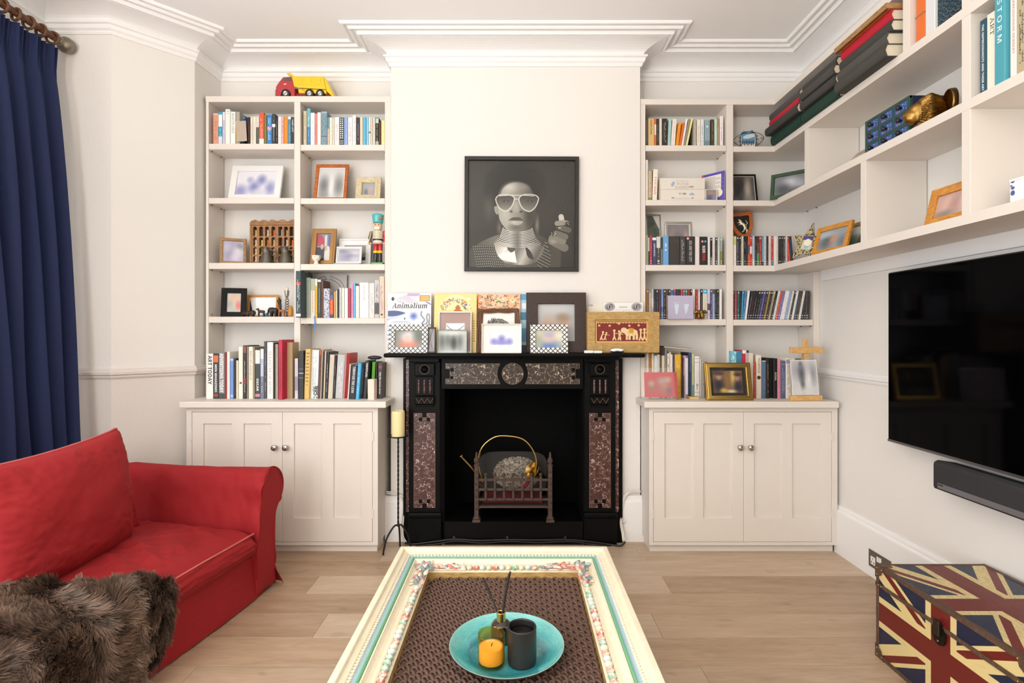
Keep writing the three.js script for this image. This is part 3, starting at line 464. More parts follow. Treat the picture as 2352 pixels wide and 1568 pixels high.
    fin(1230, 1430, 1240, 1180, 62, '#3f3c34'); fin(1190, 1110, 1340, 1190, 48, '#6b685e'); fin(1190, 1080, 1320, 1110, 40, '#7a776c'); fin(1240, 1020, 1350, 1060, 36, '#66635a'); fin(1290, 950, 1390, 980, 32, '#57544b'); fin(1298, 820, 1310, 890, 32, '#b5b2a7'); fin(1250, 900, 1330, 890, 30, '#8a877c'); blob(1200, 1120, 60, 40, '#a09d92', .8); blob(1300, 830, 30, 40, '#cfccc2', .8);
    for (const [x, y] of [[1205, 1030], [1275, 955], [1370, 890]]) { blob(x, y, 42, 32, '#17160f', .9); for (let k = 0; k < 14; k++) blob(x + rr(-30, 30), y + rr(-22, 22), 7, 6, '#e6e4da', 1); }
    c.globalAlpha = .12; c.strokeStyle = '#ffffff'; c.lineWidth = 3; for (const q of [[500, 180, 620, 170], [430, 420, 520, 300], [960, 215, 1030, 280], [1425, 500, 1450, 440]]) { c.beginPath(); c.moveTo(q[0], q[1]); c.lineTo(q[2], q[3]); c.stroke(); } c.globalAlpha = 1;
  });
  const D = DB - .03, a = P(1066, 622.5, D), b = P(1329, 358.5, D), w = b.x - a.x, h = b.y - a.y, m = .0255;
  const f = thing('framed_portrait', 'square black-framed monochrome portrait of a person in aviator sunglasses and neck rings', 'picture', [(a.x + b.x) / 2, a.y, -DB]); f.rotation.z = -.004;
  mesh('moulding', tri(ext(rect(-w / 2, w / 2, 0, h), .03, .002, [rect(-w / 2 + m, w / 2 - m, m, h - m)])), M('#171614', .45), f);
  mesh('picture', bx(-w / 2 + m, w / 2 - m, m, h - m, .004, .012), (() => { const q = new THREE.MeshStandardMaterial({ map: pt, roughness: .5 }); return [velvetBack, velvetBack, velvetBack, velvetBack, q, velvetBack]; })(), f);
  mesh('glass', new THREE.PlaneGeometry(w - 2 * m, h - 2 * m), M('#ffffff', .03, { transmission: 1, thickness: 0, ior: 1.45, specularIntensity: .2 }), f, [0, h / 2, .018]);
}

// ---------- on the mantelpiece ----------
const MT = 1.262;
function cover(name, label, w, h, t, pos, turn, lean, map, spine, edge = '#efe9dc') {            // a large book or card shown cover first
  const g = thing(name, label, 'book', pos, 0); g.rotation.order = 'YXZ'; g.rotation.set(-lean * Math.PI / 180, turn * Math.PI / 180, 0);
  const cm = new THREE.MeshStandardMaterial({ map, roughness: .45 }), s = M(spine, .5), pg = M(edge, .85);
  mesh('front_cover', bx(-w / 2, w / 2, 0, h, -.003, 0), [s, s, s, s, cm, s], g);
  mesh('pages', bx(-w / 2 + .004, w / 2 - .004, .004, h - .004, -t + .003, -.003), pg, g);
  mesh('back_cover', bx(-w / 2, w / 2, 0, h, -t, -t + .003), s, g);
  mesh('spine', bx(-w / 2, -w / 2 + .003, 0, h, -t + .003, -.003), s, g);
  return g;
}
{
  const D = 3.47;
  const wh = (x0, x1, yt) => [(x1 - x0) / F * D, (PY(yt, D + .02) - MT) / Math.cos(.1), [PX((x0 + x1) / 2, D), MT, -D]];
  let [w, h, p] = wh(889, 988.6, 673);
  const at = tex(512, 720, (c) => {
    c.fillStyle = '#f2f1f0'; c.fillRect(0, 0, 512, 720); const st = (col, lw) => { c.strokeStyle = col; c.lineWidth = lw; c.lineCap = 'round'; };
    st('#c2bccb', 12); for (let k = 0; k < 7; k++) { c.beginPath(); c.moveTo(190 + k * 12, 60); c.bezierCurveTo(110 + k * 25, 20 + k * 6, 90 + k * 40, 130, 150 + k * 32, 100 + (k % 3) * 14); c.stroke(); } c.fillStyle = '#cfc7dc'; c.beginPath(); c.ellipse(220, 55, 50, 34, .3, 0, TAU); c.fill(); c.fillStyle = '#b8a6cc'; c.beginPath(); c.ellipse(300, 15, 80, 22, 0, 0, TAU); c.fill();
    c.fillStyle = '#c19a45'; c.fillRect(372, 22, 126, 76); c.fillStyle = '#e8d9b0'; for (let k = 0; k < 3; k++) c.fillRect(388, 38 + k * 18, 94, 6);
    c.fillStyle = '#272a3c'; c.beginPath(); c.ellipse(55, 68, 16, 24, 0, 0, TAU); c.fill(); c.beginPath(); c.ellipse(55, 68, 26, 5, 0, 0, TAU); c.fill();
    c.fillStyle = '#23242c'; c.font = 'italic bold 84px serif'; c.textAlign = 'center'; c.fillText('Animalium', 256, 182, 420); c.fillStyle = '#b9b9bd'; c.fillRect(150, 200, 210, 3);
    c.fillStyle = '#4a5f8c'; c.beginPath(); c.moveTo(0, 215); c.quadraticCurveTo(120, 200, 210, 240); c.quadraticCurveTo(150, 300, 60, 300); c.quadraticCurveTo(20, 320, 0, 330); c.closePath(); c.fill(); c.fillStyle = '#c7d0e0'; c.beginPath(); c.moveTo(0, 280); c.quadraticCurveTo(100, 290, 200, 245); c.quadraticCurveTo(140, 310, 0, 320); c.closePath(); c.fill();
    for (let k = 0; k < 60; k++) { const a = k / 60 * TAU, r = 40 + 34 * ((k * 7) % 11) / 11; st('#7f97cf', 3); c.beginPath(); c.moveTo(305, 278); c.lineTo(305 + r * Math.cos(a), 278 + r * Math.sin(a)); c.stroke(); } c.fillStyle = '#5b74b8'; c.beginPath(); c.arc(305, 278, 20, 0, TAU); c.fill();
    st('#6d7389', 17); c.beginPath(); c.moveTo(400, 225); c.bezierCurveTo(370, 300, 470, 300, 420, 350); c.bezierCurveTo(380, 400, 470, 400, 470, 330); c.bezierCurveTo(440, 250, 500, 220, 495, 300); c.bezierCurveTo(490, 360, 480, 380, 505, 385); c.stroke(); st('#d6d8e0', 3); c.stroke();
    c.fillStyle = '#4b5a78'; c.beginPath(); c.ellipse(200, 308, 8, 16, 0, 0, TAU); c.fill(); st('#8ba3c4', 5); for (let k = 0; k < 8; k++) { c.beginPath(); c.moveTo(150, 350); c.quadraticCurveTo(60 + k * 30, 330, 30 + k * 34, 375); c.stroke(); } st('#6d86bf', 10); for (let k = 0; k < 4; k++) { c.beginPath(); c.moveTo(5, 400 + k * 55); c.bezierCurveTo(60, 400 + k * 50, -10, 450 + k * 55, 30, 470 + k * 55); c.stroke(); }
    c.fillStyle = '#2a2b30'; for (let k = 0; k < 9; k++) c.fillRect(6, 625 + k * 8, 24, 4); c.fillStyle = '#7d6aa8'; c.beginPath(); c.ellipse(480, 120, 40, 8, .5, 0, TAU); c.fill();
  });
  cover('picture_book', 'tall white animal picture book with a whale and snake on its cover', w, h, .02, p, 0, 5.5, at, '#e9e6e3');
  [w, h, p] = wh(996, 1094, 674);
  const yt = tex(512, 720, (c) => {
    c.fillStyle = '#f0d68c'; c.fillRect(0, 0, 512, 720); c.fillStyle = '#f5e3a9'; c.beginPath(); c.arc(256, 200, 190, Math.PI, 0); c.fill();
    for (let k = 0; k < 150; k++) { const a = Math.PI + rnd() * Math.PI, r = 110 + 80 * rnd(), x = 256 + r * Math.cos(a), y = 200 + r * .75 * Math.sin(a); c.fillStyle = ['#7d94a4', '#c9724a', '#8b9c5c', '#3d4c57', '#e8eff2', '#a46a7c', '#d9a23c'][k % 7]; c.beginPath(); c.ellipse(x, y, 4 + 12 * rnd(), 3 + 6 * rnd(), rnd() * 3, 0, TAU); c.fill(); }
    c.fillStyle = '#b5612f'; for (const [x, y, w2, h2] of [[255, 158, 60, 40], [268, 140, 34, 20], [236, 198, 98, 16]]) c.fillRect(x, y, w2, h2); c.fillStyle = '#e2a93a'; c.beginPath(); c.arc(95, 165, 17, 0, TAU); c.fill(); c.fillStyle = '#d07a4a'; c.fillRect(90, 184, 10, 10); c.fillStyle = '#f2f4f4'; c.fillRect(395, 55, 44, 20);
    c.fillStyle = '#b98a2a'; for (let k = 0; k < 9; k++) c.fillRect(470, 330 + k * 30, 22, 14); c.fillStyle = '#e9c566'; c.fillRect(440, 330, 14, 390);
  });
  cover('picture_book', 'tall pale yellow picture book with a ring of tiny drawings, behind the mauve frame', w, h, .018, p, 0, 5.5, yt, '#e3c063');
  [w, h, p] = wh(1097, 1195, 674.7);
  const st2 = tex(512, 720, (c) => {
    c.fillStyle = '#f0b187'; c.fillRect(0, 0, 512, 720); c.fillStyle = '#e07b3e'; c.fillRect(0, 0, 14, 720); c.fillStyle = '#f4c39d'; c.beginPath(); c.arc(256, 110, 110, 0, TAU); c.fill();
    for (let k = 0; k < 130; k++) { const x = 20 + 480 * rnd(), y = 8 + 200 * rnd(); if (Math.hypot(x - 250, y - 100) < 45 || Math.hypot(x - 420, y - 80) < 40) continue; c.save(); c.translate(x, y); c.rotate(rnd() * TAU); c.fillStyle = ['#2f3238', '#8c3d33', '#3f6a68', '#6a5636', '#d2603a', '#4c5a80', '#ece0d0', '#7d8b53'][k % 8]; c.beginPath(); c.moveTo(-18, 0); c.quadraticCurveTo(0, -9, 20, 0); c.quadraticCurveTo(0, 7, -18, 0); c.fill(); c.beginPath(); c.moveTo(0, 0); c.lineTo(10, -13); c.lineTo(12, 0); c.fill(); c.restore(); }
    c.fillStyle = '#5f8a4a'; c.beginPath(); c.arc(250, 115, 34, Math.PI, 0); c.fill(); c.fillStyle = '#e0ce8f'; c.beginPath(); c.arc(250, 115, 16, Math.PI, 0); c.fill(); c.fillStyle = '#f2d8a4'; c.beginPath(); c.arc(420, 80, 34, 0, TAU); c.fill(); c.fillStyle = '#66794a'; c.fillRect(402, 66, 36, 5); c.fillRect(408, 78, 26, 5); c.fillStyle = '#ef7d2e'; c.fillRect(430, 200, 60, 520);
  });
  cover('picture_book', 'tall salmon picture book covered in small birds, behind the twig frame', w, h, .018, p, 0, 5.5, st2, '#2e6a70');
  [w, h, p] = wh(1192, 1215, 674.5); p[2] = -3.49;
  const bt = tex(64, 256, (c) => { c.fillStyle = '#a9cfe0'; c.fillRect(0, 0, 64, 256); c.fillStyle = '#5ba2c8'; c.fillRect(0, 0, 64, 26); c.fillRect(0, 150, 64, 60); c.fillStyle = '#e8f0f2'; c.fillRect(20, 40, 30, 26); c.fillStyle = '#26303a'; c.fillRect(0, 224, 64, 32); c.fillStyle = '#3f7ea0'; c.fillRect(10, 80, 40, 34); });
  cover('picture_book', 'pale blue picture book, only its edge showing beside the dark wooden frame', w, h, .016, p, 0, 5, bt, '#7fb2cc');
  // frames in front
  const lat = tex(512, 512, (c) => { c.fillStyle = '#f0eeea'; c.fillRect(0, 0, 512, 512); c.strokeStyle = '#2c2a28'; c.lineWidth = 11; for (let i = -8; i < 17; i++) { c.beginPath(); c.moveTo(i * 64, 0); c.lineTo(i * 64 + 512, 512); c.stroke(); c.beginPath(); c.moveTo(i * 64, 0); c.lineTo(i * 64 - 512, 512); c.stroke(); } }); lat.repeat.set(4.2, 4.2);
  const latMat = new THREE.MeshStandardMaterial({ map: lat, roughness: .35 });
  const base = MT;
  frame({ label: 'lattice-patterned frame in front of the white animal book', x0: 892, x1: 981.5, yt: 745, D: 3.385, base, mw: 13.5, mat: latMat, dep: .016, lean: 8, cell: soft('#6f7a72', [[.5, .75, .45, .4, '#e8795f'], [.5, .35, .35, .4, '#e6e2ea'], [.45, .4, .18, .2, '#e9b4a0'], [.9, .3, .3, .5, '#4d5a52']]) });
  frame({ label: 'slim dark frame showing bare trees, beside the lattice-patterned frame', x0: 972, x1: 1000, yt: 751, D: 3.41, base, mw: 3, mat: M('#262328', .4), dep: .014, lean: 8, cell: pic((c) => { c.fillStyle = '#a8a5ae'; c.fillRect(0, 0, 1, 1); c.strokeStyle = '#3a3740'; for (let k = 0; k < 16; k++) { c.lineWidth = .02; c.beginPath(); c.moveTo(rnd(), 1); c.lineTo(rnd(), 0); c.stroke(); } }) });
  frame({ label: 'narrow white frame with mauve mount and small blue tree drawing', x0: 1006, x1: 1082.6, yt: 715, D: 3.43, base, mw: 2.6, mat: M('#ebe4d8', .5), dep: .022, lean: 7, mount: ['#a88c88', 14, 1.7], cell: pic((c) => { c.fillStyle = '#f1efee'; c.fillRect(0, 0, 1, 1); c.strokeStyle = '#4a55a8'; c.lineWidth = .03; c.lineCap = 'round'; for (const q of [[.5, .95, .52, .45], [.52, .45, .2, .28], [.2, .28, .05, .12], [.52, .45, .75, .3], [.75, .3, .95, .15], [.4, .38, .1, .35]]) { c.beginPath(); c.moveTo(q[0], q[1]); c.lineTo(q[2], q[3]); c.stroke(); } c.fillStyle = '#5a63b4'; for (let k = 0; k < 30; k++) c.fillRect(.4 + .2 * rnd(), .7 + .3 * rnd(), .03, .05); }) });
  const gl = frame({ label: 'frameless greenish glass block with grey group photograph', x0: 1003.7, x1: 1072.5, yt: 757, D: 3.38, base, mw: 1, mat: M('#a9c4b6', .1, { transmission: .6, thickness: 0 }), dep: .02, lean: 4, noStand: true, cell: soft('#b9bebb', [[.15, .5, .15, .45, '#5b625f'], [.35, .45, .14, .4, '#6d7572'], [.55, .55, .15, .4, '#353a3a'], [.75, .5, .14, .45, '#6f7673'], [.5, .1, .6, .15, '#dfe3e0'], [.5, .98, .6, .12, '#d2dad4']]) });
  // twig frame
  {
    const Dw = 3.44, x0 = 1098.5, x1 = 1194, w2 = (x1 - x0) / F * Dw, h2 = PY(708, Dw + .02) - base, g = thing('photo_frame', 'rustic twig frame holding an animal sketch', 'picture frame', [PX((x0 + x1) / 2, Dw), base, -Dw]); g.rotation.x = -.12;
    const br = (a, b, r) => { const q = []; for (let i = 0; i <= 8; i++) { const t = i / 8; q.push([a[0] + (b[0] - a[0]) * t + rr(-.003, .003), a[1] + (b[1] - a[1]) * t + rr(-.003, .003), a[2] + rr(-.002, .003)]); } return tube(q, r, 24, 7); };
    const W2 = w2 / 2;
    for (let k = 0; k < 4; k++) { mesh('branch', br([-W2 - .004 + k * .009, 0, .006 - .003 * (k % 2)], [-W2 - .002 + k * .008, h2, 0], .0062), wood.twig, g); mesh('branch', br([W2 + .004 - k * .009, 0, .006 - .003 * (k % 2)], [W2 - .012 - k * .006, h2, 0], .0062), wood.twig, g); }
    for (let k = 0; k < 3; k++) { mesh('branch', br([-W2, h2 - .006 - k * .009, .007], [W2 - .01, h2 - .004 - k * .009, .007], .006), wood.twig, g); mesh('branch', br([-W2, .006 + k * .009, .004], [W2, .006 + k * .009, .004], .006), wood.twig, g); }
    mesh('picture', cellPlane(w2 - .05, h2 - .02, pic((c) => { c.fillStyle = '#efece6'; c.fillRect(0, 0, 1, 1); c.fillStyle = '#8d8a86'; c.beginPath(); c.ellipse(.5, .45, .38, .24, .15, Math.PI, TAU); c.fill(); c.strokeStyle = '#3b3a39'; c.lineWidth = .008; for (let k = 0; k < 130; k++) { const a = Math.PI + rnd() * Math.PI, r = .55 + .45 * rnd(), x = .5 + .38 * r * Math.cos(a), y = .45 + .24 * r * Math.sin(a) + .05 * Math.cos(a); c.beginPath(); c.moveTo(x, y); c.lineTo(x + .05 * Math.cos(a + 1.2), y + .05 * Math.sin(a + 1.2)); c.stroke(); } c.fillStyle = '#2d2c2c'; c.fillRect(.12, .44, .3, .03); c.beginPath(); c.ellipse(.83, .45, .07, .03, .4, 0, TAU); c.fill(); })), picMat, g, [0, h2 / 2, -.004]);
  }
  frame({ label: 'wide cream box frame with a small blue photograph', x0: 1105.7, x1: 1198, yt: 743, D: 3.375, base, mw: 2, mat: M('#ece9e1', .5), dep: .03, lean: 6, mount: ['#f0eee7', 17, 1.0], cell: soft('#eceaf2', [[.18, .7, .18, .3, '#7a7cc8'], [.5, .55, .2, .4, '#6a6cc0'], [.82, .7, .18, .3, '#7a7cc8'], [.5, .8, .5, .25, '#8183cc']]) });
  const dk = frame({ label: 'large dark-stained wooden frame with two faces, on the mantelpiece', x0: 1209, x1: 1348, yt: 670.5, D: 3.46, base, mw: 26.5, mat: wood.dark, dep: .03, lean: 6, cell: soft('#a9acae', [[.5, .1, .7, .25, '#c3c4c6'], [.28, .55, .2, .25, '#c9977c'], [.68, .52, .23, .27, '#c2917a'], [.68, .36, .25, .14, '#8f7a64'], [.3, .4, .2, .12, '#b5a491'], [.3, .95, .3, .3, '#8d98a2'], [.75, .95, .3, .25, '#b9babc']]), noStand: true });
  frame({ label: 'lattice-patterned frame in front of the dark wooden frame', x0: 1218, x1: 1305, yt: 745, D: 3.37, base, mw: 13, mat: latMat, dep: .016, lean: 8, cell: soft('#c4c1ac', [[.5, .9, .5, .35, '#4f72b8'], [.5, .45, .26, .35, '#d2b4b4'], [.5, .25, .25, .2, '#a9a6c6'], [.1, .6, .2, .4, '#9aa38d'], [.9, .3, .25, .3, '#e0dccb']]) });
  // deep wooden box frame with the elephant relief, overhanging the shelf end
  {
    const D0 = 3.42, x0 = PX(1349, D0), x1 = PX(1515, D0), y1 = PY(716, D0), g = thing('relief_frame', 'deep pale wooden box frame with red and gold elephant procession', 'picture frame', [(x0 + x1) / 2, base, -D0]), w2 = x1 - x0, h2 = y1 - base;
    const m = .052, io = rect(-w2 / 2 + m, w2 / 2 - m * 1.35, m * 1.15, h2 - m);
    mesh('box', tri(ext(rect(-w2 / 2, w2 / 2, 0, h2), .1, .003, [io])), wood.raw, g, [0, 0, -.1]);
    const art = tex(512, 256, (c) => {
      c.fillStyle = '#c9a35e'; c.fillRect(0, 0, 512, 256); c.fillStyle = '#7b1f1a'; c.fillRect(14, 12, 484, 222); c.strokeStyle = '#e3c487'; c.lineWidth = 5; c.strokeRect(14, 12, 484, 222);
      c.fillStyle = '#dcb878'; for (let k = 0; k < 16; k++) { c.beginPath(); c.arc(30 + k * 30, 22, 15, 0, Math.PI); c.fill(); } for (const [x, y] of [[40, 60], [140, 62], [230, 40], [330, 62], [420, 58]]) { c.beginPath(); c.arc(x, y, 12, 0, TAU); c.fill(); }
      c.fillStyle = '#e6cf9c'; c.beginPath(); c.ellipse(345, 135, 66, 40, 0, 0, TAU); c.fill(); for (const x of [295, 322, 362, 392]) c.fillRect(x, 150, 22, 66); c.beginPath(); c.ellipse(278, 112, 30, 30, 0, 0, TAU); c.fill(); c.lineWidth = 13; c.strokeStyle = '#e6cf9c'; c.lineCap = 'round'; c.beginPath(); c.moveTo(262, 125); c.quadraticCurveTo(225, 150, 248, 205); c.stroke(); c.fillStyle = '#d9922b'; c.fillRect(325, 92, 48, 50); c.fillStyle = '#a9852f'; c.fillRect(330, 86, 38, 8);
      const man = (x, y, s, bend) => { c.strokeStyle = '#e2c892'; c.lineWidth = 12 * s; c.beginPath(); c.moveTo(x + bend, y - 70 * s); c.lineTo(x, y - 30 * s); c.lineTo(x - 10 * s, y); c.moveTo(x, y - 30 * s); c.lineTo(x + 12 * s, y); c.stroke(); c.lineWidth = 6 * s; c.beginPath(); c.moveTo(x + bend, y - 62 * s); c.lineTo(x + bend + 34 * s, y - 55 * s); c.stroke(); c.fillStyle = '#e2c892'; c.beginPath(); c.arc(x + bend, y - 84 * s, 11 * s, 0, TAU); c.fill(); };
      man(60, 215, 1, 16); man(95, 215, .9, 14); man(185, 216, 1.2, 0); man(232, 216, 1.1, 0); man(440, 216, 1.3, 0); man(476, 216, 1.35, 0); c.strokeStyle = '#7b1f1a'; c.lineWidth = 1.5; for (let k = 0; k < 160; k++) { const x = 20 + 470 * rnd(), y = 70 + 150 * rnd(); c.beginPath(); c.moveTo(x, y); c.lineTo(x + rr(-9, 9), y + rr(-9, 9)); c.stroke(); }
    });
    const wI = w2 - 2.35 * m, hI = h2 - 2.15 * m; mesh('relief', bx(-wI / 2, wI / 2, -hI / 2, hI / 2, -.006, .0), [wood.honey, wood.honey, wood.honey, wood.honey, new THREE.MeshStandardMaterial({ map: art, roughness: .6, bumpMap: art, bumpScale: .0015 }), wood.honey], g, [-m * .175, h2 / 2 + m * .075, -.012]);
    const fi = ext(rect(-wI / 2 - .004, wI / 2 + .004, -hI / 2 - .004, hI / 2 + .004), .008, .002, [rect(-wI / 2 + .002, wI / 2 - .002, -hI / 2 + .002, hI / 2 - .002)]); mesh('fillet', fi, wood.honey, g, [-m * .175, h2 / 2 + m * .075, -.012]);
  }
  const card = (label, x0, x1, yt, D2, draw, lean) => { const g = thing('greeting_card', label, 'card', [PX((x0 + x1) / 2, D2), base, -D2]); g.rotation.x = -lean; const w2 = (x1 - x0) / F * D2, h2 = PY(yt, D2 + .015) - base; mesh('front', cellPlane(w2, h2, pic(draw), .0012), picMat, g, [0, h2 / 2, 0]); const bk = bx(-w2 / 2, w2 / 2, 0, h2, -.0006, .0006); bk.rotateX(-.12); mesh('back', bk, M('#efece6', .8), g, [0, 0, -.002]); };
  card('white card printed with two black feathery wreaths, behind the elephant frame', 1386, 1478.7, 693.5, 3.535, (c) => { c.fillStyle = '#efeeec'; c.fillRect(0, 0, 1, 1); c.strokeStyle = '#c5c2c0'; c.lineWidth = .01; c.strokeRect(.01, .01, .98, .98); for (const x of [.17, .83]) { c.strokeStyle = '#25252a'; c.lineWidth = .012; for (let k = 0; k < 18; k++) { const a = k / 18 * TAU; c.beginPath(); c.moveTo(x + .045 * Math.cos(a), .1 + .04 * Math.sin(a)); c.lineTo(x + .13 * Math.cos(a + .3), .1 + .085 * Math.sin(a + .3)); c.stroke(); } c.fillStyle = '#54504c'; c.beginPath(); c.ellipse(x, .1, .03, .035, 0, 0, TAU); c.fill(); } c.fillStyle = '#e9b9ad'; c.beginPath(); c.arc(.5, .24, .05, 0, TAU); c.fill(); c.fillStyle = '#8c8c90'; c.fillRect(.4, .1, .2, .012); }, .05);
  card('plain cream card tucked behind the elephant frame, next to the dark frame', 1349, 1388, 699.5, 3.545, (c) => { c.fillStyle = '#ece5d6'; c.fillRect(0, 0, 1, 1); c.fillStyle = '#2b2a28'; c.font = 'bold .13px serif'; c.fillText('1945', .05, .16); }, .02);
  const wb = thing('white_block', 'pair of small joined white blocks on the mantelpiece edge', 'ornament', P(1362, 810, 3.37).setY(base)); mesh('block', rb(-.056, .0, 0, .017, -.014, .014, .003), M('#eeeeec', .35), wb); mesh('block', rb(.002, .056, 0, .015, -.012, .016, .003), M('#eeeeec', .35), wb);
  const wc = thing('pebble', 'white and black wavy pebble ornament on the mantelpiece edge', 'ornament', P(1417, 810, 3.38).setY(base)); mesh('base', (() => { const g = sph(1, 0, 0, 0, 18); g.scale(.044, .009, .016); g.translate(0, .009, 0); return g; })(), M('#22242a', .3), wc); mesh('top', surf((u, v) => { const a = u * TAU, r = Math.sin(v * Math.PI); return [.044 * r * Math.cos(a) + .002 * Math.sin(9 * a), .017 + .01 * Math.cos(v * Math.PI) + .003 * Math.sin(a * 5), .016 * r * Math.sin(a)]; }, 30, 14), M('#f0f0f0', .3), wc);
}

// ---------- books and discs: spine prints share one sheet ----------
const spC = document.createElement('canvas'); spC.width = spC.height = 2048; const sc = spC.getContext('2d'); sc.fillStyle = '#888'; sc.fillRect(0, 0, 2048, 2048);
const spT = new THREE.CanvasTexture(spC); spT.colorSpace = THREE.SRGBColorSpace; spT.anisotropy = 8;
const bookMat = new THREE.MeshStandardMaterial({ map: spT, roughness: .5 }), dvdMat = new THREE.MeshPhysicalMaterial({ map: spT, roughness: .35, clearcoat: .4, clearcoatRoughness: .15 });
const pageMat = M('#ddd2bb', .9), pageWhite = M('#ebe6da', .9);
let cx0 = 2, cy0 = 2, rowH = 0;
const bars = (c, w, h, col, n) => { c.fillStyle = col; for (let k = 0; k < n; k++) { let y = h * rr(.1, .3); const x = w * (.25 + .5 * (k + .5) / n) - w * .06; while (y < h * .86) { const l = h * rr(.004, .02); c.fillRect(x + w * rr(-.03, .03), y, w * rr(.08, .16), l); y += l + h * rr(.003, .01); if (rnd() < .06) y += h * .08; } } };
function spine(w, h, o) {
  const pw = Math.max(10, Math.round(w / .0029 * 3)), ph = Math.round(h / .0029 * 3);
  if (cx0 + pw + 12 > 2046) { cx0 = 2; cy0 += rowH + 4; rowH = 0; } rowH = Math.max(rowH, ph);
  const x = cx0, y = cy0; cx0 += pw + 12; const c = sc;
  c.save(); c.beginPath(); c.rect(x - 1, y - 1, pw + 11, ph + 2); c.clip(); c.translate(x, y); c.fillStyle = o.col; c.fillRect(-2, -2, pw + 14, ph + 4);
  if (o.bands) for (const b of o.bands.split(';')) { const m = /^([\d.]+)-([\d.]+)(#\w+)$/.exec(b); c.fillStyle = m[3]; c.fillRect(-1, m[1] * ph, pw + 1.5, (m[2] - m[1]) * ph); }
  if (o.img) o.img(c, pw, ph);
  const t = o.text;
  if (t === '~') bars(c, pw, ph, o.tcol, pw > 30 ? 2 : 1);
  else if (t && t[0] === '=') { const l = t.slice(1).split(' '); c.fillStyle = o.tcol; c.textAlign = 'center'; c.font = 'bold ' + pw * .42 + 'px sans-serif'; l.forEach((s, i) => c.fillText(s, pw / 2, ph * (.1 + i * .07), pw * .8)); }
  else if (t) { const up = t[0] === '^', s = up ? t.slice(1) : t, f = o.font || 'bold sans-serif', sz = pw * (o.size || .62), [y0, y1] = o.span || [.08, .8]; c.save(); c.translate(pw / 2, ph * (up ? y1 : y0)); c.rotate(up ? -Math.PI / 2 : Math.PI / 2); c.font = f.replace(/(\S+)$/, sz + 'px $1'); c.textBaseline = 'middle'; c.textAlign = 'left'; c.fillStyle = o.tcol; const mw = c.measureText(s).width, room = ph * (y1 - y0); c.scale(Math.min(room / mw, 1.5), 1); c.fillText(s, 0, 0); c.restore(); }
  if (o.dvd) { const k = Math.floor(rnd() * 4); c.fillStyle = '#e9e6e2'; c.beginPath(); c.arc(pw / 2, ph * .86, pw * .26, 0, TAU); c.fill(); c.fillStyle = ['#c45a5a', '#3f6fa8', o.col, '#d8a03a'][k]; c.beginPath(); c.arc(pw / 2, ph * .86, pw * .13, 0, TAU); c.fill(); c.fillStyle = '#dedbd6'; c.fillRect(pw * .2, ph * .93, pw * .6, ph * .02); if (k < 2) c.fillRect(pw * .2, ph * .05, pw * .6, ph * .04); }
  c.restore();
  return { s: [x / 2048, 1 - (y + ph) / 2048, (x + pw) / 2048, 1 - y / 2048], c: [(x + pw + 5) / 2048, 1 - (y + ph / 2) / 2048] };
}
const mapSpine = (g, cell, w, h) => { const p = g.attributes.position, n = g.attributes.normal, uv = new Float32Array(p.count * 2), [a, b, c, d] = cell.s; for (let i = 0; i < p.count; i++) { if (n.getZ(i) > .6 && p.getZ(i) > -.012) { uv[2 * i] = a + (c - a) * (p.getX(i) / w + .5); uv[2 * i + 1] = b + (d - b) * p.getY(i) / h; } else { uv[2 * i] = cell.c[0]; uv[2 * i + 1] = cell.c[1]; } } g.setAttribute('uv', new THREE.BufferAttribute(uv, 2)); return g; };
// cover: a U-shaped wrap, spine towards +z, standing on y = 0; pages inside
function bookGeo(w, h, d, hard) {
  const t = Math.min(hard ? .0025 : .0011, w * .25), r = Math.min(hard ? .004 : .0018, w * .35), o = [[-w / 2, -d], [-w / 2, -r], [-w / 2 + r * .3, -r * .3], [-w / 2 + r, 0], [w / 2 - r, 0], [w / 2 - r * .3, -r * .3], [w / 2, -r], [w / 2, -d], [w / 2 - t, -d], [w / 2 - t, -r - t * .5], [w / 2 - r - t * .2, -t], [-w / 2 + r + t * .2, -t], [-w / 2 + t, -r - t * .5], [-w / 2 + t, -d]];
  const g = new THREE.ExtrudeGeometry(shapeOf(o.map(([x, z]) => [x, -z])), { depth: h, bevelEnabled: false }); g.rotateX(-Math.PI / 2); const e = g.index ? g.toNonIndexed() : g; e.computeVertexNormals();
  const q = hard ? .004 : .0006, pg = bx(-w / 2 + t, w / 2 - t, q, h - q, -d + (hard ? .004 : .001), -t - .001);
  return [e, pg];
}
const ORD = 'first second third fourth fifth sixth seventh eighth ninth tenth eleventh twelfth thirteenth fourteenth fifteenth sixteenth seventeenth eighteenth nineteenth twentieth'.split(' '), ordinal = (n) => n <= 20 ? ORD[n - 1] : n < 30 ? 'twenty-' + ORD[n - 21] : n === 30 ? 'thirtieth' : 'thirty-' + ORD[n - 31];
function hue(c) {
  const k = new THREE.Color(c), s = { h: 0, s: 0, l: 0 }; k.getHSL(s, THREE.SRGBColorSpace); const H = s.h * 360;
  if (s.l > .86) return s.s > .45 && H > 20 && H < 70 ? 'ivory' : 'white'; if (s.l < .2) return 'black'; if (s.s < .13) return s.l > .62 ? 'pale grey' : s.l > .38 ? 'grey' : 'charcoal';
  const n = H < 12 || H > 345 ? 'red' : H < 40 ? (s.l < .4 ? 'brown' : s.s < .5 ? 'tan' : 'orange') : H < 68 ? (s.s < .4 ? 'beige' : 'yellow') : H < 160 ? 'green' : H < 195 ? 'teal' : H < 250 ? 'blue' : H < 300 ? 'purple' : 'pink';
  return (s.l > .72 ? 'pale ' : s.l < .33 ? 'dark ' : '') + n;
}
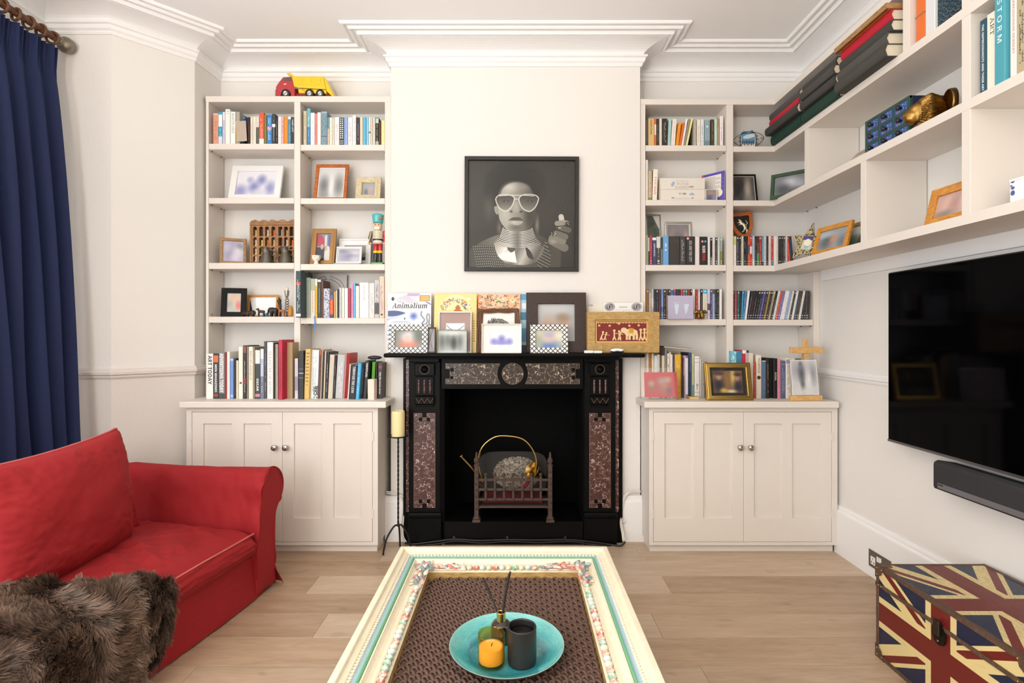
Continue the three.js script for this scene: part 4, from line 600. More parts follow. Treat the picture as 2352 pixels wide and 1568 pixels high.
function row(r) {
  let n = 0;
  for (const e of r.data) {
    let [x0, x1, yt, col, tcol, text, bands, lean = 0, more = {}] = e; n++;
    const kind = more.kind || r.kind, dvd = kind === 'dvd', D = (r.D || DS + .01) + (more.in ?? rr(0, .006)), base = r.base, xc = (x0 + x1) / 2;
    const w = Math.max(.004, (x1 - x0 - .25) / F * D), vis = PY(yt, D) - base, th = Math.atan2(lean, (vis) * F / D), h = (vis - Math.abs(Math.sin(th)) * w) / Math.cos(th), d = Math.min(more.d || (dvd ? .135 : kind === 'hardback' ? .175 : .13), DA - .012 - D);
    const cell = spine(w, h, { col, tcol, text, bands, dvd: dvd && !more.plain, ...more });
    const lab = `${hue(col)} ${dvd ? 'disc case' : kind}, ${ordinal(n)} from ${r.from}, ${r.where}`;
    const px = lean > 0 ? w / 2 : lean < 0 ? -w / 2 : 0, at = [PX(xc, D) + px, base, -D];
    if (dvd) { const g = cb(-w / 2, w / 2, 0, h, -d, 0, .0012); g.computeVertexNormals(); const m = single('disc_case', mapSpine(g.translate(-px, 0, 0), cell, w, h), dvdMat, lab, 'disc case', at, [0, 0, -th], r.where); if (px) { const p = m.geometry.attributes.position; } fixU(m.geometry, cell, w, h, px); }
    else { const [g, pg] = bookGeo(w, h, d, kind === 'hardback'); const t = thing('book', lab, 'book', at, 0, r.where); t.rotation.z = -th; const c = mesh('cover', mapSpine(g, cell, w, h), bookMat, t, [-px, 0, 0]); mesh('pages', pg, rnd() < .5 ? pageMat : pageWhite, t, [-px, 0, 0]); if (more.turn) t.rotation.y = more.turn; }
  }
}
function fixU(g, cell, w, h, px) { const p = g.attributes.position, n = g.attributes.normal, uv = g.attributes.uv, [a, b, c, d] = cell.s; for (let i = 0; i < p.count; i++) if (n.getZ(i) > .6) uv.setXY(i, a + (c - a) * ((p.getX(i) + px) / w + .5), b + (d - b) * p.getY(i) / h); }
const serif = { font: 'serif', size: .7 }, thin = { font: 'sans-serif' };
row({ kind: 'paperback', base: LS.s1, from: 'curtain end', where: 'top shelf curtain bay of truck bookcase', D: DS + .012, data: [
  [489.4, 501, 260, '#dc9a7e', '#b9705c', '~', '0-.06#e3b7a4'], [501.4, 510.4, 257, '#1fa3c8', '#eef4f6', '~', '.08-.45#f0f4f4;.75-1#dbe3ea'], [510.8, 517, 257, '#cfc8d4', '#8e88a0', '~', '0-.25#e2dde4'], [517.5, 528, 250.7, '#f1eee8', '#35322f', 'P 1', '', 0, { span: [.04, .14], ...thin }], [529, 540.7, 256.5, '#f3f1ec', '#8d8a86', 'MARTIN AMIS', '', 0, { ...serif, span: [.04, .66] }], [541.6, 550.5, 256.5, '#aba59b', '#d9d4cb', '~'],
  [551.4, 563, 266, '#2c5580', '#8fc0e0', '~', '.02-.1#5d9cd0', 0, { in: .05 }], [568, 574.6, 269, '#33201c', '#c2403c', '~', '.6-1#211a18'], [575, 580.4, 268, '#e8ddc8', '#6a5a44', '~'], [581, 587.6, 267.7, '#efe3da', '#9c8d80', '~'], [588, 595, 267.7, '#dcd9cc', '#9a9a90', '~', '.38-1#55584f'], [595.2, 606, 258.7, '#e0563a', '#f3d9cf', '~', '.82-1#f2eeea'], [606.4, 612, 263.6, '#8a7a30', '#3d3a20', '~'], [612.4, 624.4, 263, '#2f7fc4', '#d9ecf8', '~', '.4-.52#c98aa8', 0, { kind: 'hardback' }], [624.6, 632.5, 261.4, '#3a3d40', '#e8e8e6', '~', '.33-.43#efefee'], [632.8, 638.3, 269, '#2a2625', '#d9d5cf', '~'], [638.6, 645.8, 267.7, '#efe6e2', '#a8696c', '~'], [646, 651.4, 268, '#e0b0bd', '#332a2c', '~'], [652, 661, 268, '#f08a1f', '#f7b25a', '~'], [661.2, 668.2, 268, '#4f8aa6', '#c5dde6', '~', '0-.09#eeeeec'], [668.5, 675.6, 269, '#33383a', '#eeeeea', 'TOBY LITT ◆', '', 0, { span: [.08, .62] }]] });
row({ kind: 'paperback', base: LS.s1 - .007, from: 'divider', where: 'top shelf chimney bay of truck bookcase', D: DS + .012, data: [
  [696.7, 704.3, 254.7, '#cbbd9f', '#6d5e44', '~'], [704.7, 712.8, 249, '#6fb6c6', '#f4f8f8', '~', '.5-1#3f7fc0', 0, { kind: 'hardback' }], [713.2, 722.6, 259, '#f1efec', '#b9b6b4', '~'], [723, 728.6, 261, '#e38d86', '#a85a54', '~'], [728.8, 737, 258, '#efece5', '#c9c4b9', '~'], [737.3, 751.6, 256, '#7a97a5', '#4f6874', '', '0-.05#9ab4be;.72-.74#3f5660', 0, { kind: 'hardback', img: (c, w, h) => { c.strokeStyle = '#46606c'; c.lineWidth = 2; c.beginPath(); c.arc(w * .3, h * 1.0, w * .8, -1.5, 0); c.stroke(); c.fillStyle = '#52707e'; for (let k = 0; k < 16; k++) c.fillRect(w * rnd(), h * (.1 + .5 * rnd()), 3, 14); } }], [752, 756.8, 269.5, '#d9b9a6', '#8d6f60', '~', '0-.4#6f909c'], [757, 762.8, 269.5, '#dde8d8', '#9fb09a', '~'], [763, 768.4, 269.5, '#d8cdbb', '#a08d76', '~'], [768.6, 779.2, 269, '#f2efec', '#e08f8a', '~'],
  [779.4, 789.6, 270, '#27322f', '#e8ebe8', '', '', 0, { img: (c, w, h) => { c.fillStyle = '#dfe3df'; for (let k = 0; k < 10; k++) for (const x of [.12, .58]) c.fillRect(w * x, h * (.03 + k * .075), w * .3, h * .045); for (let k = 0; k < 4; k++) c.fillRect(0, h * (.82 + k * .05), w, h * .015); } }], [790, 798.4, 268.5, '#92aadb', '#6f88bd', '~'], [799, 809.4, 269.5, '#f0edea', '#c08a8a', '~'], [809.7, 817.7, 265, '#f2ece9', '#8d8a88', '~'], [818.6, 826, 269.5, '#37323c', '#d9d6dc', '~'], [826.6, 833.3, 269, '#e6d2b8', '#b08f68', '~'], [833.8, 840.2, 269, '#5db8dd', '#3a8fb8', '~'], [841, 846.6, 269.5, '#86c7e8', '#5f9fc4', '~'], [847, 851.4, 270, '#efe6da', '#b0a08c', '~', '.5-.56#6d5f52'], [851.8, 855.2, 270, '#e8d0b0', '#c08a4c', '~'], [855.6, 861.8, 269.5, '#d3d0c9', '#a5a29b', '~'], [862.2, 870, 270, '#26332a', '#e9ece4', '~', '.02-.2#b7cfc0;.85-1#a9b89a', 0, { kind: 'hardback' }], [870.3, 874.6, 280, '#6b3220', '#a05a38', '~'], [875.7, 883.6, 277, '#efeaa0', '#b9b34c', '~', '', 0, {}]] });
row({ kind: 'paperback', base: LS.s4 - .008, from: 'divider', where: 'lower shelf chimney bay of truck bookcase', D: DS - .005, data: [
  [679, 691, 622, '#2c4247', '#dfe9ec', '~', '.24-.3#b9432e;.92-.98#dfe6e6', 0, { kind: 'hardback', in: -.09, d: .2 }], [697.4, 713, 637.5, '#a9b3a6', '#8a9488', '', '.08-.09#8a9488;.9-.91#8a9488', 0, { kind: 'hardback' }], [713.2, 723.1, 640, '#ece8da', '#d9772e', '~', '0-.3#b9c6ae'], [723.3, 728.7, 640, '#e8b832', '#8c6a1c', '~', '0-.18#efe9dc'], [729, 737.4, 642, '#3a3a36', '#dcdad4', '~', '0-.06#d9d6d0'], [737.6, 742.8, 643.4, '#5c3224', '#a0603e', '~'], [743, 757, 662.5, '#c3c4cf', '#3f4558', '', '', 0, { img: (c, w, h) => { for (let k = 0; k < 90; k++) { c.fillStyle = ['#2d2f38', '#e9eaf0', '#5a77b0', '#9aa0ae'][k % 4]; c.fillRect(w * rnd(), h * rnd(), 5, 9); } } }], [757.5, 765.3, 677.6, '#d9592b', '#f3e6d8', '~', '0-.2#5f6a94;.85-1#3a3f5c'], [766.3, 771, 669, '#c69a66', '#8d6a3c', ''], [771.4, 774.4, 667, '#e8dcb8', '#a09060', ''], [774.6, 778.5, 664, '#1d1d1d', '#555555', ''], [779, 784.3, 660, '#c9ccca', '#8d908e', '~'], [784.8, 791, 661, '#dfe3d8', '#a8aca0', ''], [791.6, 799, 661.5, '#efeeec', '#c9a8b0', ''], [799.3, 806, 661.8, '#a8344f', '#d9879a', '', '', 0, { kind: 'hardback' }], [806.4, 811.6, 652, '#df8fb8', '#3f3a66', '~'], [811.9, 816, 649.5, '#6ab4e0', '#eaf3f8', ''], [816.6, 825, 652.5, '#e4e0d8', '#a09c94', '', '0-.05#274a66'],
  [825.6, 847, 648.7, '#f1efed', '#a8a6a6', 'ANTHONY LANE', '', 0, { kind: 'hardback', span: [.08, .52], size: .32, font: 'serif' }], [847.5, 859.8, 650, '#dedddd', '#b0afaf', '~'], [860.2, 870.8, 643, '#c3c2c2', '#2d2d2f', '~', '.6-.9#57565a', 0, {}], [871, 882.6, 634.6, '#f3cbb0', '#6f4fa8', '~', '', 0, { kind: 'hardback', img: (c, w, h) => { c.fillStyle = '#241f20'; c.beginPath(); c.arc(w * .5, h * .92, w * .2, 0, TAU); c.fill(); } }]] });
row({ kind: 'hardback', base: WT, from: 'curtain end', where: 'worktop below curtain bay of truck bookcase', D: 3.455, data: [
  [473.8, 489.4, 812.3, '#f1eee8', '#1f1e1d', 'ART TODAY', '', 0, { span: [.04, .68], size: .8, kind: 'paperback' }], [489.7, 501.4, 811, '#3c3c40', '#f0eeea', 'MEN MAGAZINES', '.05-.2#d9704a;.9-.95#a8434a', 0, { span: [.24, .86], kind: 'paperback' }], [501.8, 515.8, 809.4, '#8d8c8e', '#f5f4f2', 'ADVERTISING TODAY', '.88-1#4a4a4c', 0, { span: [.02, .86], size: .85 }], [516, 520.6, 809, '#9c2f2b', '#c46a60', ''], [520.8, 527.6, 807.6, '#efe9dc', '#c9b8b4', '~'], [528, 536, 823, '#6f93d8', '#dfe8f8', '', '0-.06#b5c8ee;.9-.96#a9bfe8'], [536.2, 541.5, 824, '#2b2a28', '#6d5c50', '~'], [541.8, 547, 827.6, '#ded6bf', '#a89f88', ''], [547.4, 557.4, 796, '#ece7d8', '#3d3a36', '', '', 0, { img: (c, w, h) => { c.fillStyle = '#3d3a36'; c.fillRect(w * .3, h * .68, w * .5, h * .03); } }], [557.7, 565.8, 793, '#2e2b2c', '#f3f1ee', '~', '.02-.14#8c4f60;.62-.72#9a2f38'], [566, 570.3, 795, '#8d7d6e', '#5f5246', '~'], [570.6, 580.8, 796, '#ece6d3', '#5c574e', 'MICHELANGELO', '', 0, { span: [.08, .74], ...thin }], [581, 585.1, 797, '#9a8c7a', '#6d6154', ''], [585.4, 597.5, 803.7, '#3d4142', '#eef0ee', 'OSCAR', '0-.28#dfe3dc;.9-.96#c4879a', 0, { span: [.58, .84] }],
  [597.8, 605.6, 801, '#aebcd4', '#f2f4f8', '~', '0-.2#dbe6f2;.55-1#71788c', 0, { kind: 'paperback' }], [605.9, 612.4, 783.6, '#4a484d', '#dcdade', '~'], [613, 627.2, 785.5, '#f0eeea', '#a5a2a0', 'PLEASURE OF RUINS', '', 0, { span: [.16, .92], size: .62, font: 'serif' }], [627.6, 631.4, 787, '#24211f', '#4a4540', ''], [631.7, 639, 790, '#a19b88', '#c5bfae', '~'], [639.4, 648.8, 780, '#bd183f', '#2a0a14', '~', '', 0, { in: -.05, size: .4 }], [651, 672, 786, '#b59c73', '#8d7850', '', '', 0, { in: .02, d: .2 }]] });
row({ kind: 'hardback', base: WT, from: 'divider', where: 'worktop below chimney bay of truck bookcase', D: 3.46, data: [
  [676.8, 684.5, 823, '#d9d2de', '#8d8aa0', '~', '.45-.8#9d9aac', 0, { kind: 'paperback' }], [685, 697.4, 806, '#2b2b28', '#8d93c4', '', '.37-.38#7f86b8;.45-.47#aab0d8;.55-.56#7f86b8', 0, { in: -.03 }], [697.8, 710, 801, '#d6b467', '#241d10', '=AM ER IC AN PH OT OG RA PH Y', '', 3.6, { in: -.02 }], [710.6, 729.4, 803, '#e4eaec', '#a9b6be', '~', '', 4, { img: (c, w, h) => { c.fillStyle = '#2f3640'; for (let k = 0; k < 60; k++) c.fillRect(w * (.45 + .5 * rnd()), h * (.72 + .26 * rnd()), 5, 7); } }], [730.4, 734.4, 804, '#6d4e40', '#b0503c', '~', '0-.1#c8603c', 4], [734.7, 738, 803, '#b5aa9c', '#8a8074', '', '', 4], [738.2, 741.8, 808, '#2b2a2c', '#d8d6d4', '', '', 4], [742, 745.4, 806, '#ddcbb4', '#c4703c', '~', '', 4], [745.6, 752, 808, '#26262a', '#f1efec', '~', '', 5], [752.4, 763.8, 814, '#c9bfae', '#e6dfd2', '', '', 5], [764, 769, 817, '#211f1e', '#c9c6c0', '~', '', 5],
  [769.3, 787.2, 813.6, '#b9babc', '#e6e6e8', '~', '', 6, { in: .01 }], [787.6, 790.6, 811, '#d98a8a', '#b04a4a', '', '', 6], [790.8, 797.6, 810.7, '#c4382c', '#efe9e6', '', '', 6, { in: .03 }], [797.8, 800.4, 835.6, '#efeeee', '#c9c9c9', '', '', 5, { in: -.04 }], [800.6, 815.6, 837.6, '#1d1c1d', '#f1f0ee', 'THROUGH THE LENS', '', 6, { in: -.03, span: [.04, .82], size: .5, font: 'bold serif' }], [816, 824.4, 833.7, '#4aa7d8', '#e3f1f8', '~', '', 6, { in: -.03 }], [824.8, 832.6, 833, '#1f1f22', '#9a98a0', '~', '', 6], [833, 842, 828, '#242226', '#f3f1ee', 'UNTITLED.', '', 6, { span: [.06, .45], in: .0 }], [850.5, 858.8, 831, '#5fae2f', '#3f7f1c', '', '', 4, { in: .05 }], [861.8, 865.4, 834, '#2b2624', '#5a504a', '', '', 2, { in: .03 }], [866.4, 876.8, 832.7, '#3d3a3a', '#efedeb', 'THE POLAROID BOOK', '.08-.16#7d3f4c', 2, { span: [.26, .88], size: .5 }]] });
row({ kind: 'paperback', base: RS.s1 + .006, from: 'chimney end', where: 'top shelf chimney bay of corner bookcase', D: DS + .012, data: [
  [1482.8, 1488.4, 263, '#4a4440', '#b5aca2', '~'], [1489, 1502.8, 272, '#d3b277', '#4d3f24', 'Graham Greene', '', 0, { span: [.03, .58], size: .5, font: 'bold serif' }], [1503.1, 1507.6, 271.6, '#d9692f', '#8d3f1a', '', '.22-.6#e8dcc6'], [1508, 1513.8, 272.6, '#2b2e2c', '#c4c8c4', '~'], [1514.2, 1520.4, 272.6, '#e3d9c4', '#a39a84', '~'], [1521, 1532.8, 272.2, '#26241f', '#b9b4a8', '~'], [1533.4, 1540, 273, '#a9cdc9', '#5f8f8c', '~', '', 2.7], [1540.4, 1550.4, 273, '#eae0da', '#c4b4ac', '~', '', 4.5], [1551.8, 1558.8, 281, '#e8951f', '#b86a14', '~', '', 6.5], [1559.4, 1565, 282, '#de6a25', '#a04a18', '~', '', 8.5], [1565.2, 1569.6, 273, '#f0eeee', '#8d8a8a', '~', '', 10.5], [1569.8, 1574.4, 273, '#9a9078', '#5f5846', '~', '', 12], [1574.7, 1579.4, 272, '#e9e59c', '#b0a84c', '~', '', 13], [1585, 1592.4, 282, '#1d1b16', '#4a473c', '~', '', 0, { in: .04 }],  // the closing black paperback stands in for the shade in a gap
  [1593, 1599.6, 273, '#b5aca2', '#8d857c', '~'], [1601, 1609, 274.5, '#ece4d2', '#8d8674', '~'], [1609.8, 1617, 274, '#dde3e6', '#3d4a5a', '~'], [1618, 1631, 275, '#8fa6ae', '#d9e0e0', '', '.8-1#6d8c98', 0, { img: (c, w, h) => { c.fillStyle = '#e6e0cf'; c.beginPath(); c.arc(w * .5, h * .26, w * .2, 0, TAU); c.fill(); } }], [1632.6, 1640, 274, '#4a3a28', '#c9b48a', '~'], [1641, 1647.2, 273.6, '#bfdccc', '#7fa894', '~'], [1647.6, 1652.6, 271.4, '#a68f6c', '#e0d6c4', '~'], [1653, 1661.4, 266.5, '#f1e6e4', '#b5343a', '~']] });
row({ kind: 'hardback', base: RS.s2 + .003, from: 'chimney end', where: 'second shelf chimney bay of corner bookcase', D: DS + .012, data: [
  [1482, 1488.8, 367, '#f1ede9', '#c9c4bf', ''], [1489.3, 1497.8, 388.4, '#c9b394', '#7d5c44', '~', '0-.06#6f9a78;.9-1#7d8f3c'], [1498.3, 1509.4, 388.4, '#efe6d8', '#c9563c', 'First Bible', '', 2.6, { span: [.24, .82], size: .6, font: 'serif' }]] });
row({ kind: 'dvd', base: RS.s3 + .003, from: 'chimney end', where: 'disc shelf chimney bay of corner bookcase', D: DS + .008, data: [
  [1482, 1488.6, 539.5, '#8f9a86', '#5c6656', '~', '', 0, { plain: 1 }], [1489, 1492, 545, '#cfc4b4', '#5f5040', '', '.5-1#3a2020', 0, { plain: 1 }], [1492.4, 1498, 541.4, '#a8252c', '#f0b0a0', '~'], [1498.4, 1507.6, 542.8, '#1f2a5e', '#eef0f6', '^THE BLUE PLANET', '.04-.13#e3e6ee', 0, { span: [.24, .7], size: .42, plain: 1 }], [1508, 1517.2, 542.8, '#c9cbc4', '#efefea', '~', '.4-1#2f302c'], [1517.6, 1522.4, 547, '#6d6a66', '#b0aca8', '', '0-.4#221f1e', 0, { plain: 1 }], [1522.8, 1535.8, 542.8, '#5f9fd8', '#eef3f8', '', '', 0, { plain: 1, d: .16, img: (c, w, h) => { c.fillStyle = '#e3d0b0'; c.beginPath(); c.ellipse(w * .5, h * .3, w * .14, h * .08, 0, 0, TAU); c.fill(); c.fillStyle = '#dde8f0'; c.fillRect(w * .35, h * .44, w * .3, h * .06); } }], [1536, 1561, 542.4, '#17130f', '#5c3a26', '', '.12-.22#2c1a12', 0, { plain: 1, d: .16 }], [1561.5, 1575, 542.4, '#2d2c2b', '#c9c7c4', '~', '', 0, { plain: 1 }],
  [1575.8, 1596, 542.8, '#141312', '#f2f0ee', 'SEX AND THE CITY', '', 0, { plain: 1, span: [.14, .88], size: .42, font: 'serif', img: (c, w, h) => { c.fillStyle = '#e0a0a0'; c.beginPath(); c.arc(w * .2, h * .07, w * .16, 0, TAU); c.fill(); } }], [1596.5, 1606.6, 542.8, '#e8dcd8', '#c9bcb8', '', '', 0, { plain: 1 }], [1607, 1624.8, 543.2, '#1a1817', '#f0eeec', '', '', 0, { plain: 1, img: (c, w, h) => { for (const [x, k] of [[.35, '#e09a98'], [.74, '#6fa6c4']]) { c.fillStyle = k; c.beginPath(); c.arc(w * x, h * .17, w * .15, 0, TAU); c.fill(); } c.save(); c.translate(w * .55, h * .84); c.rotate(-Math.PI / 2); c.font = `bold ${w * .55}px sans-serif`; c.textBaseline = 'middle'; c.fillStyle = '#d3262c'; c.fillText('MAD', 0, 0, h * .26); c.fillStyle = '#f1efed'; c.fillText('MEN', h * .27, 0, h * .26); c.restore(); } }], [1626, 1631.2, 545.4, '#e6e3e0', '#b0adaa', '', '', 0, { plain: 1 }], [1631.6, 1636.4, 546, '#1b1817', '#6a5c50', '', '.7-1#6d6a68'], [1636.7, 1642.3, 545.8, '#e3dedb', '#b8383a', '~'], [1642.6, 1648.4, 545.4, '#4a4643', '#9a9694', '~'], [1648.8, 1653.4, 545.6, '#c9d0ce', '#8d9492', ''], [1653.7, 1659.4, 545.4, '#a9b5ae', '#4a4f38', '~', '.5-1#8d8a50']] });
const many = (o, s, list, yt, lean = () => 0) => list.map((e, i) => { const [a, b, col, tcol = '#dcd8d2', bands = '', text = '~', ll] = e; return [o + a / s, o + b / s, yt, col, tcol, text, bands, ll ?? lean(a), {}]; });
row({ kind: 'dvd', base: RS.s3, from: 'divider', where: 'disc shelf corner bay of corner bookcase', D: DS + .008, data: many(1675, 11.2, [[78, 108, '#d9d0b8'], [110, 182, '#ece8de', '#8d8a80', '0-.3#c7d07a', ''], [186, 252, '#4a424c', '#e3e0e4'], [256, 312, '#1e1917', '#e0dcd4'], [316, 372, '#d3cbb8', '#2b2622', '.05-.08#2b2622'], [375, 432, '#22262e', '#f0f0f0'], [436, 481, '#191b1e', '#c4c6ca'], [485, 532, '#d0602c', '#eee0d0', '.3-.6#5a4a66'], [535, 591, '#c8332a', '#f3e6e0', '.35-.6#e8ded6'], [595, 656, '#b5c9d8', '#4a5f78', '.78-1#e3e0dc'], [660, 712, '#2f2e30', '#b0b4ba'], [715, 771, '#5a2a2a', '#d9d4cc', '.58-1#3f9a5a'], [775, 832, '#a13a34', '#f0dcd4', '.05-.1#d9b0a8'], [838, 891, '#7a93aa', '#dfe6ec', '.85-1#3a2c28'], [895, 957, '#bccbd3', '#4f6f94'], [965, 1011, '#4a2f28', '#c4684c'], [1015, 1076, '#e2dcd8', '#3d4a66'], [1080, 1136, '#c23a35', '#f1e4e0', '.85-1#3a6f9a'], [1140, 1201, '#eeebe8', '#9a9690', '', ''], [1205, 1264, '#d8d3cd', '#9a948e', ''], [1267, 1336, '#37312c', '#6a625a'], [1340, 1391, '#151a1a', '#b4bcbc'], [1395, 1451, '#4d4a52', '#d6d4da'], [1455, 1503, '#e6dfd4', '#23201e', '', '~', -1], [1525, 1590, '#e0503c', '#f6dcd4', '', '~', -6], [1600, 1668, '#23263c', '#7d86b0', '', '~', -6]], 542) });
row({ kind: 'dvd', base: RS.s4 + .003, from: 'chimney end', where: 'bottom disc shelf chimney bay of corner bookcase', D: DS + .008, data: many(1475, 11.76, [[95, 122, '#b08d4c', '#5f4a20'], [125, 182, '#7d5340', '#d9c4b0'], [185, 242, '#cbb9a2', '#a04038', '0-.12#8a8078'], [250, 311, '#a5b4be', '#b04a50', '.3-.6#c4ccd2'], [315, 371, '#161414', '#c9c6c2'], [375, 436, '#1a1c1d', '#b0b4b4'], [440, 506, '#38182a', '#d0303a'], [510, 576, '#5f7fc0', '#e3e9f4', '.6-.75#4a3f80'], [580, 646, '#1c1c1b', '#efedea'], [650, 706, '#8d8068', '#26221e', '0-.2#3a2a20'], [714, 771, '#2a2624', '#c4c0ba'], [775, 846, '#e6e3e2', '#3a5a94', '.02-.2#3a5a94'], [850, 911, '#c23c34', '#e8e0dc', '.1-.2#34508c'], [918, 976, '#2c2822', '#d0b060'], [980, 1032, '#232a3c', '#dcdfe6'], [1038, 1097, '#b8403a', '#e3c9a4'], [1103, 1160, '#6a5488', '#e8d09c'], [1165, 1222, '#3f6a58', '#d6dfd8'], [1226, 1291, '#8a2a2c', '#efd8d4'], [1303, 1356, '#2b3a2f', '#a8b4a4'], [1360, 1427, '#e9e4de', '#3a3634'], [1431, 1501, '#a5332e', '#efd6d0'], [1504, 1567, '#e2c9c4', '#b05a58', '0-.1#8cc0d8'], [1571, 1637, '#1f1a1c', '#e0dcd8'], [1641, 1757, '#d9d6cc', '#b09a48', '0-.15#3aa6d4'], [1765, 1836, '#d6d3dc', '#5f5880', '.48-.7#5a5040'], [1840, 1897, '#5a4a80', '#e3dcec'], [1901, 1963, '#9fb4d6', '#3a4a6c', '0-.16#5a5450'], [1966, 2016, '#3a3230', '#d9d4d0'], [2020, 2077, '#24272a', '#e9eaea'], [2085, 2156, '#eceaea', '#c4c2c2', '', '']], 664) });
{
  const L = [[70, 132, '#3a3a3a', '#d9d6d4', '', '~', 0], [138, 196, '#9a4a55', '#e3c4c4', '', '~', 0.5], [203, 262, '#2f5a5e', '#d6e3e3', '', '~', 1], [266, 298, '#181614', '#a08a4c', '', '~', 2], [301, 345, '#2a86a8', '#dff0f4', '', '~', 3.5], [348, 392, '#3f7fb5', '#dbe8f2', '', '~', 5], [396, 448, '#e8e6f0', '#c9c6d4', '', '', 8]];
  const cs = [['#2b2629'], ['#2a2224', '#d0405a'], ['#1a1c1a', '#f0f0ec'], ['#1c2224'], ['#262a2c', '#efedea'], ['#5b4a92', '#dcd2ee'], ['#2e2a33'], ['#8a7a45', '#c9b98a'], ['#1b1718'], ['#a89880', '#3a2e26'], ['#1f211f', '#e0e2dc'], ['#cfdfe2', '#3f4a4c'], ['#c9502f', '#f0d6b0'], ['#6d68a8', '#e9e6f4'], ['#ebe9ea', '#6d94c4'], ['#e6e2de', '#b8484a'], ['#7fa3cf', '#f0f3f8'], ['#e5dbd2', '#a07a6a'], ['#33302f', '#b9b4ae'], ['#e3e4e6', '#3f8fc4'], ['#45434a', '#b4b8d4'], ['#3d3a2c', '#e8d03c'], ['#eae9e8', '#5c5a58'], ['#23262c', '#4a8fd0'], ['#161412', '#e0dedc']];
  cs.forEach(([c, t = '#dad6d0'], i) => { const a = 452 + i * 60.2; L.push([a, a + 57, c, t, '', '~', 11 + 3 * Math.sin(i / 24 * 3.1)]); });
  L.push([1965, 2035, '#3a2c20', '#8d7a5c', '', '', 3]);
  row({ kind: 'dvd', base: RS.s4, from: 'divider', where: 'bottom disc shelf corner bay of corner bookcase', D: DS + .008, data: many(1675, 11.2, L, 667.5) });
}
row({ kind: 'paperback', base: WT, from: 'chimney end', where: 'worktop below chimney bay of corner bookcase', D: 3.5, data: [
  [1485.3, 1490.4, 811, '#e8dccb', '#a89878', ''], [1490.8, 1496, 812, '#b8762f', '#8a5420', ''], [1496.4, 1502, 812, '#e6ddc4', '#a89c7c', ''], [1502.6, 1510, 816.4, '#dfe5e0', '#6f8a80', '~'], [1510.4, 1515.4, 813.5, '#eceae6', '#6a6866', '', '', 0, { img: (c, w, h) => { c.fillStyle = '#555'; for (let k = 0; k < 30; k++) c.fillRect(w * .3, h * k / 30, w * .5, h * .012); } }], [1515.8, 1519.6, 818, '#6a5844', '#3a2e22', ''], [1520, 1526.6, 816.4, '#d9cfae', '#a89c7c', ''], [1527, 1532.6, 799.5, '#7d7a78', '#3f3c3a', '', '', 0, { kind: 'hardback' }], [1532.9, 1537.4, 811.6, '#ebe6de', '#26221f', 'ART', '', 0, { span: [.24, .45], img: (c, w, h) => { c.strokeStyle = '#c83a34'; c.lineWidth = w * .14; c.beginPath(); c.arc(w * .5, h * .09, w * .28, 0, TAU); c.stroke(); } }], [1537.8, 1541, 808, '#e9dfc8', '#b05a3c', '~'], [1541.3, 1544.8, 813.5, '#efe6e4', '#c9807a', '~'], [1545, 1549.4, 814.5, '#3d3b6a', '#b4b0d8', '~'], [1549.9, 1564.6, 813.5, '#d9a92e', '#f3dc90', '~', '', 0, { kind: 'hardback' }], [1564.9, 1567.4, 815, '#6a1f34', '#a05068', ''], [1568, 1573.8, 821, '#24302c', '#f3c070', 'THE ODYSSEY', '', 0, { span: [.12, .7] }], [1574.3, 1581.2, 817, '#d9d0de', '#3a3440', '', '0-.05#a04a68;.9-1#8d7a74', 0, { kind: 'hardback', in: -.03 }], [1581.8, 1588.8, 809.7, '#2a4466', '#8fb0d0', 'PLANET EARTH', '', 0, { span: [.1, .7], size: .5, font: 'sans-serif', kind: 'hardback' }], [1589.1, 1594.6, 812.5, '#c9c49a', '#5f6a5a', '~', '.7-1#6f9a94'], [1595.3, 1607.2, 818, '#ece8e2', '#4a4644', '', '.05-.06#8d8a88;.14-.15#8d8a88;.86-.87#8d8a88', 0, { kind: 'hardback', img: (c, w, h) => { c.strokeStyle = '#57504c'; c.lineWidth = 3; c.beginPath(); c.arc(w * .6, h * .68, w * .2, 0, 4); c.lineTo(w * .5, h * .8); c.stroke(); } }], [1608, 1610.6, 824, '#e3dcd6', '#a8a09a', ''], [1611, 1618.8, 829, '#b3ab9e', '#5f584e', '', '.17-.18#8d857a;.62-.63#8d857a', 0, { kind: 'hardback' }], [1619.4, 1626, 831, '#9a8f80', '#5f584e', '']] });
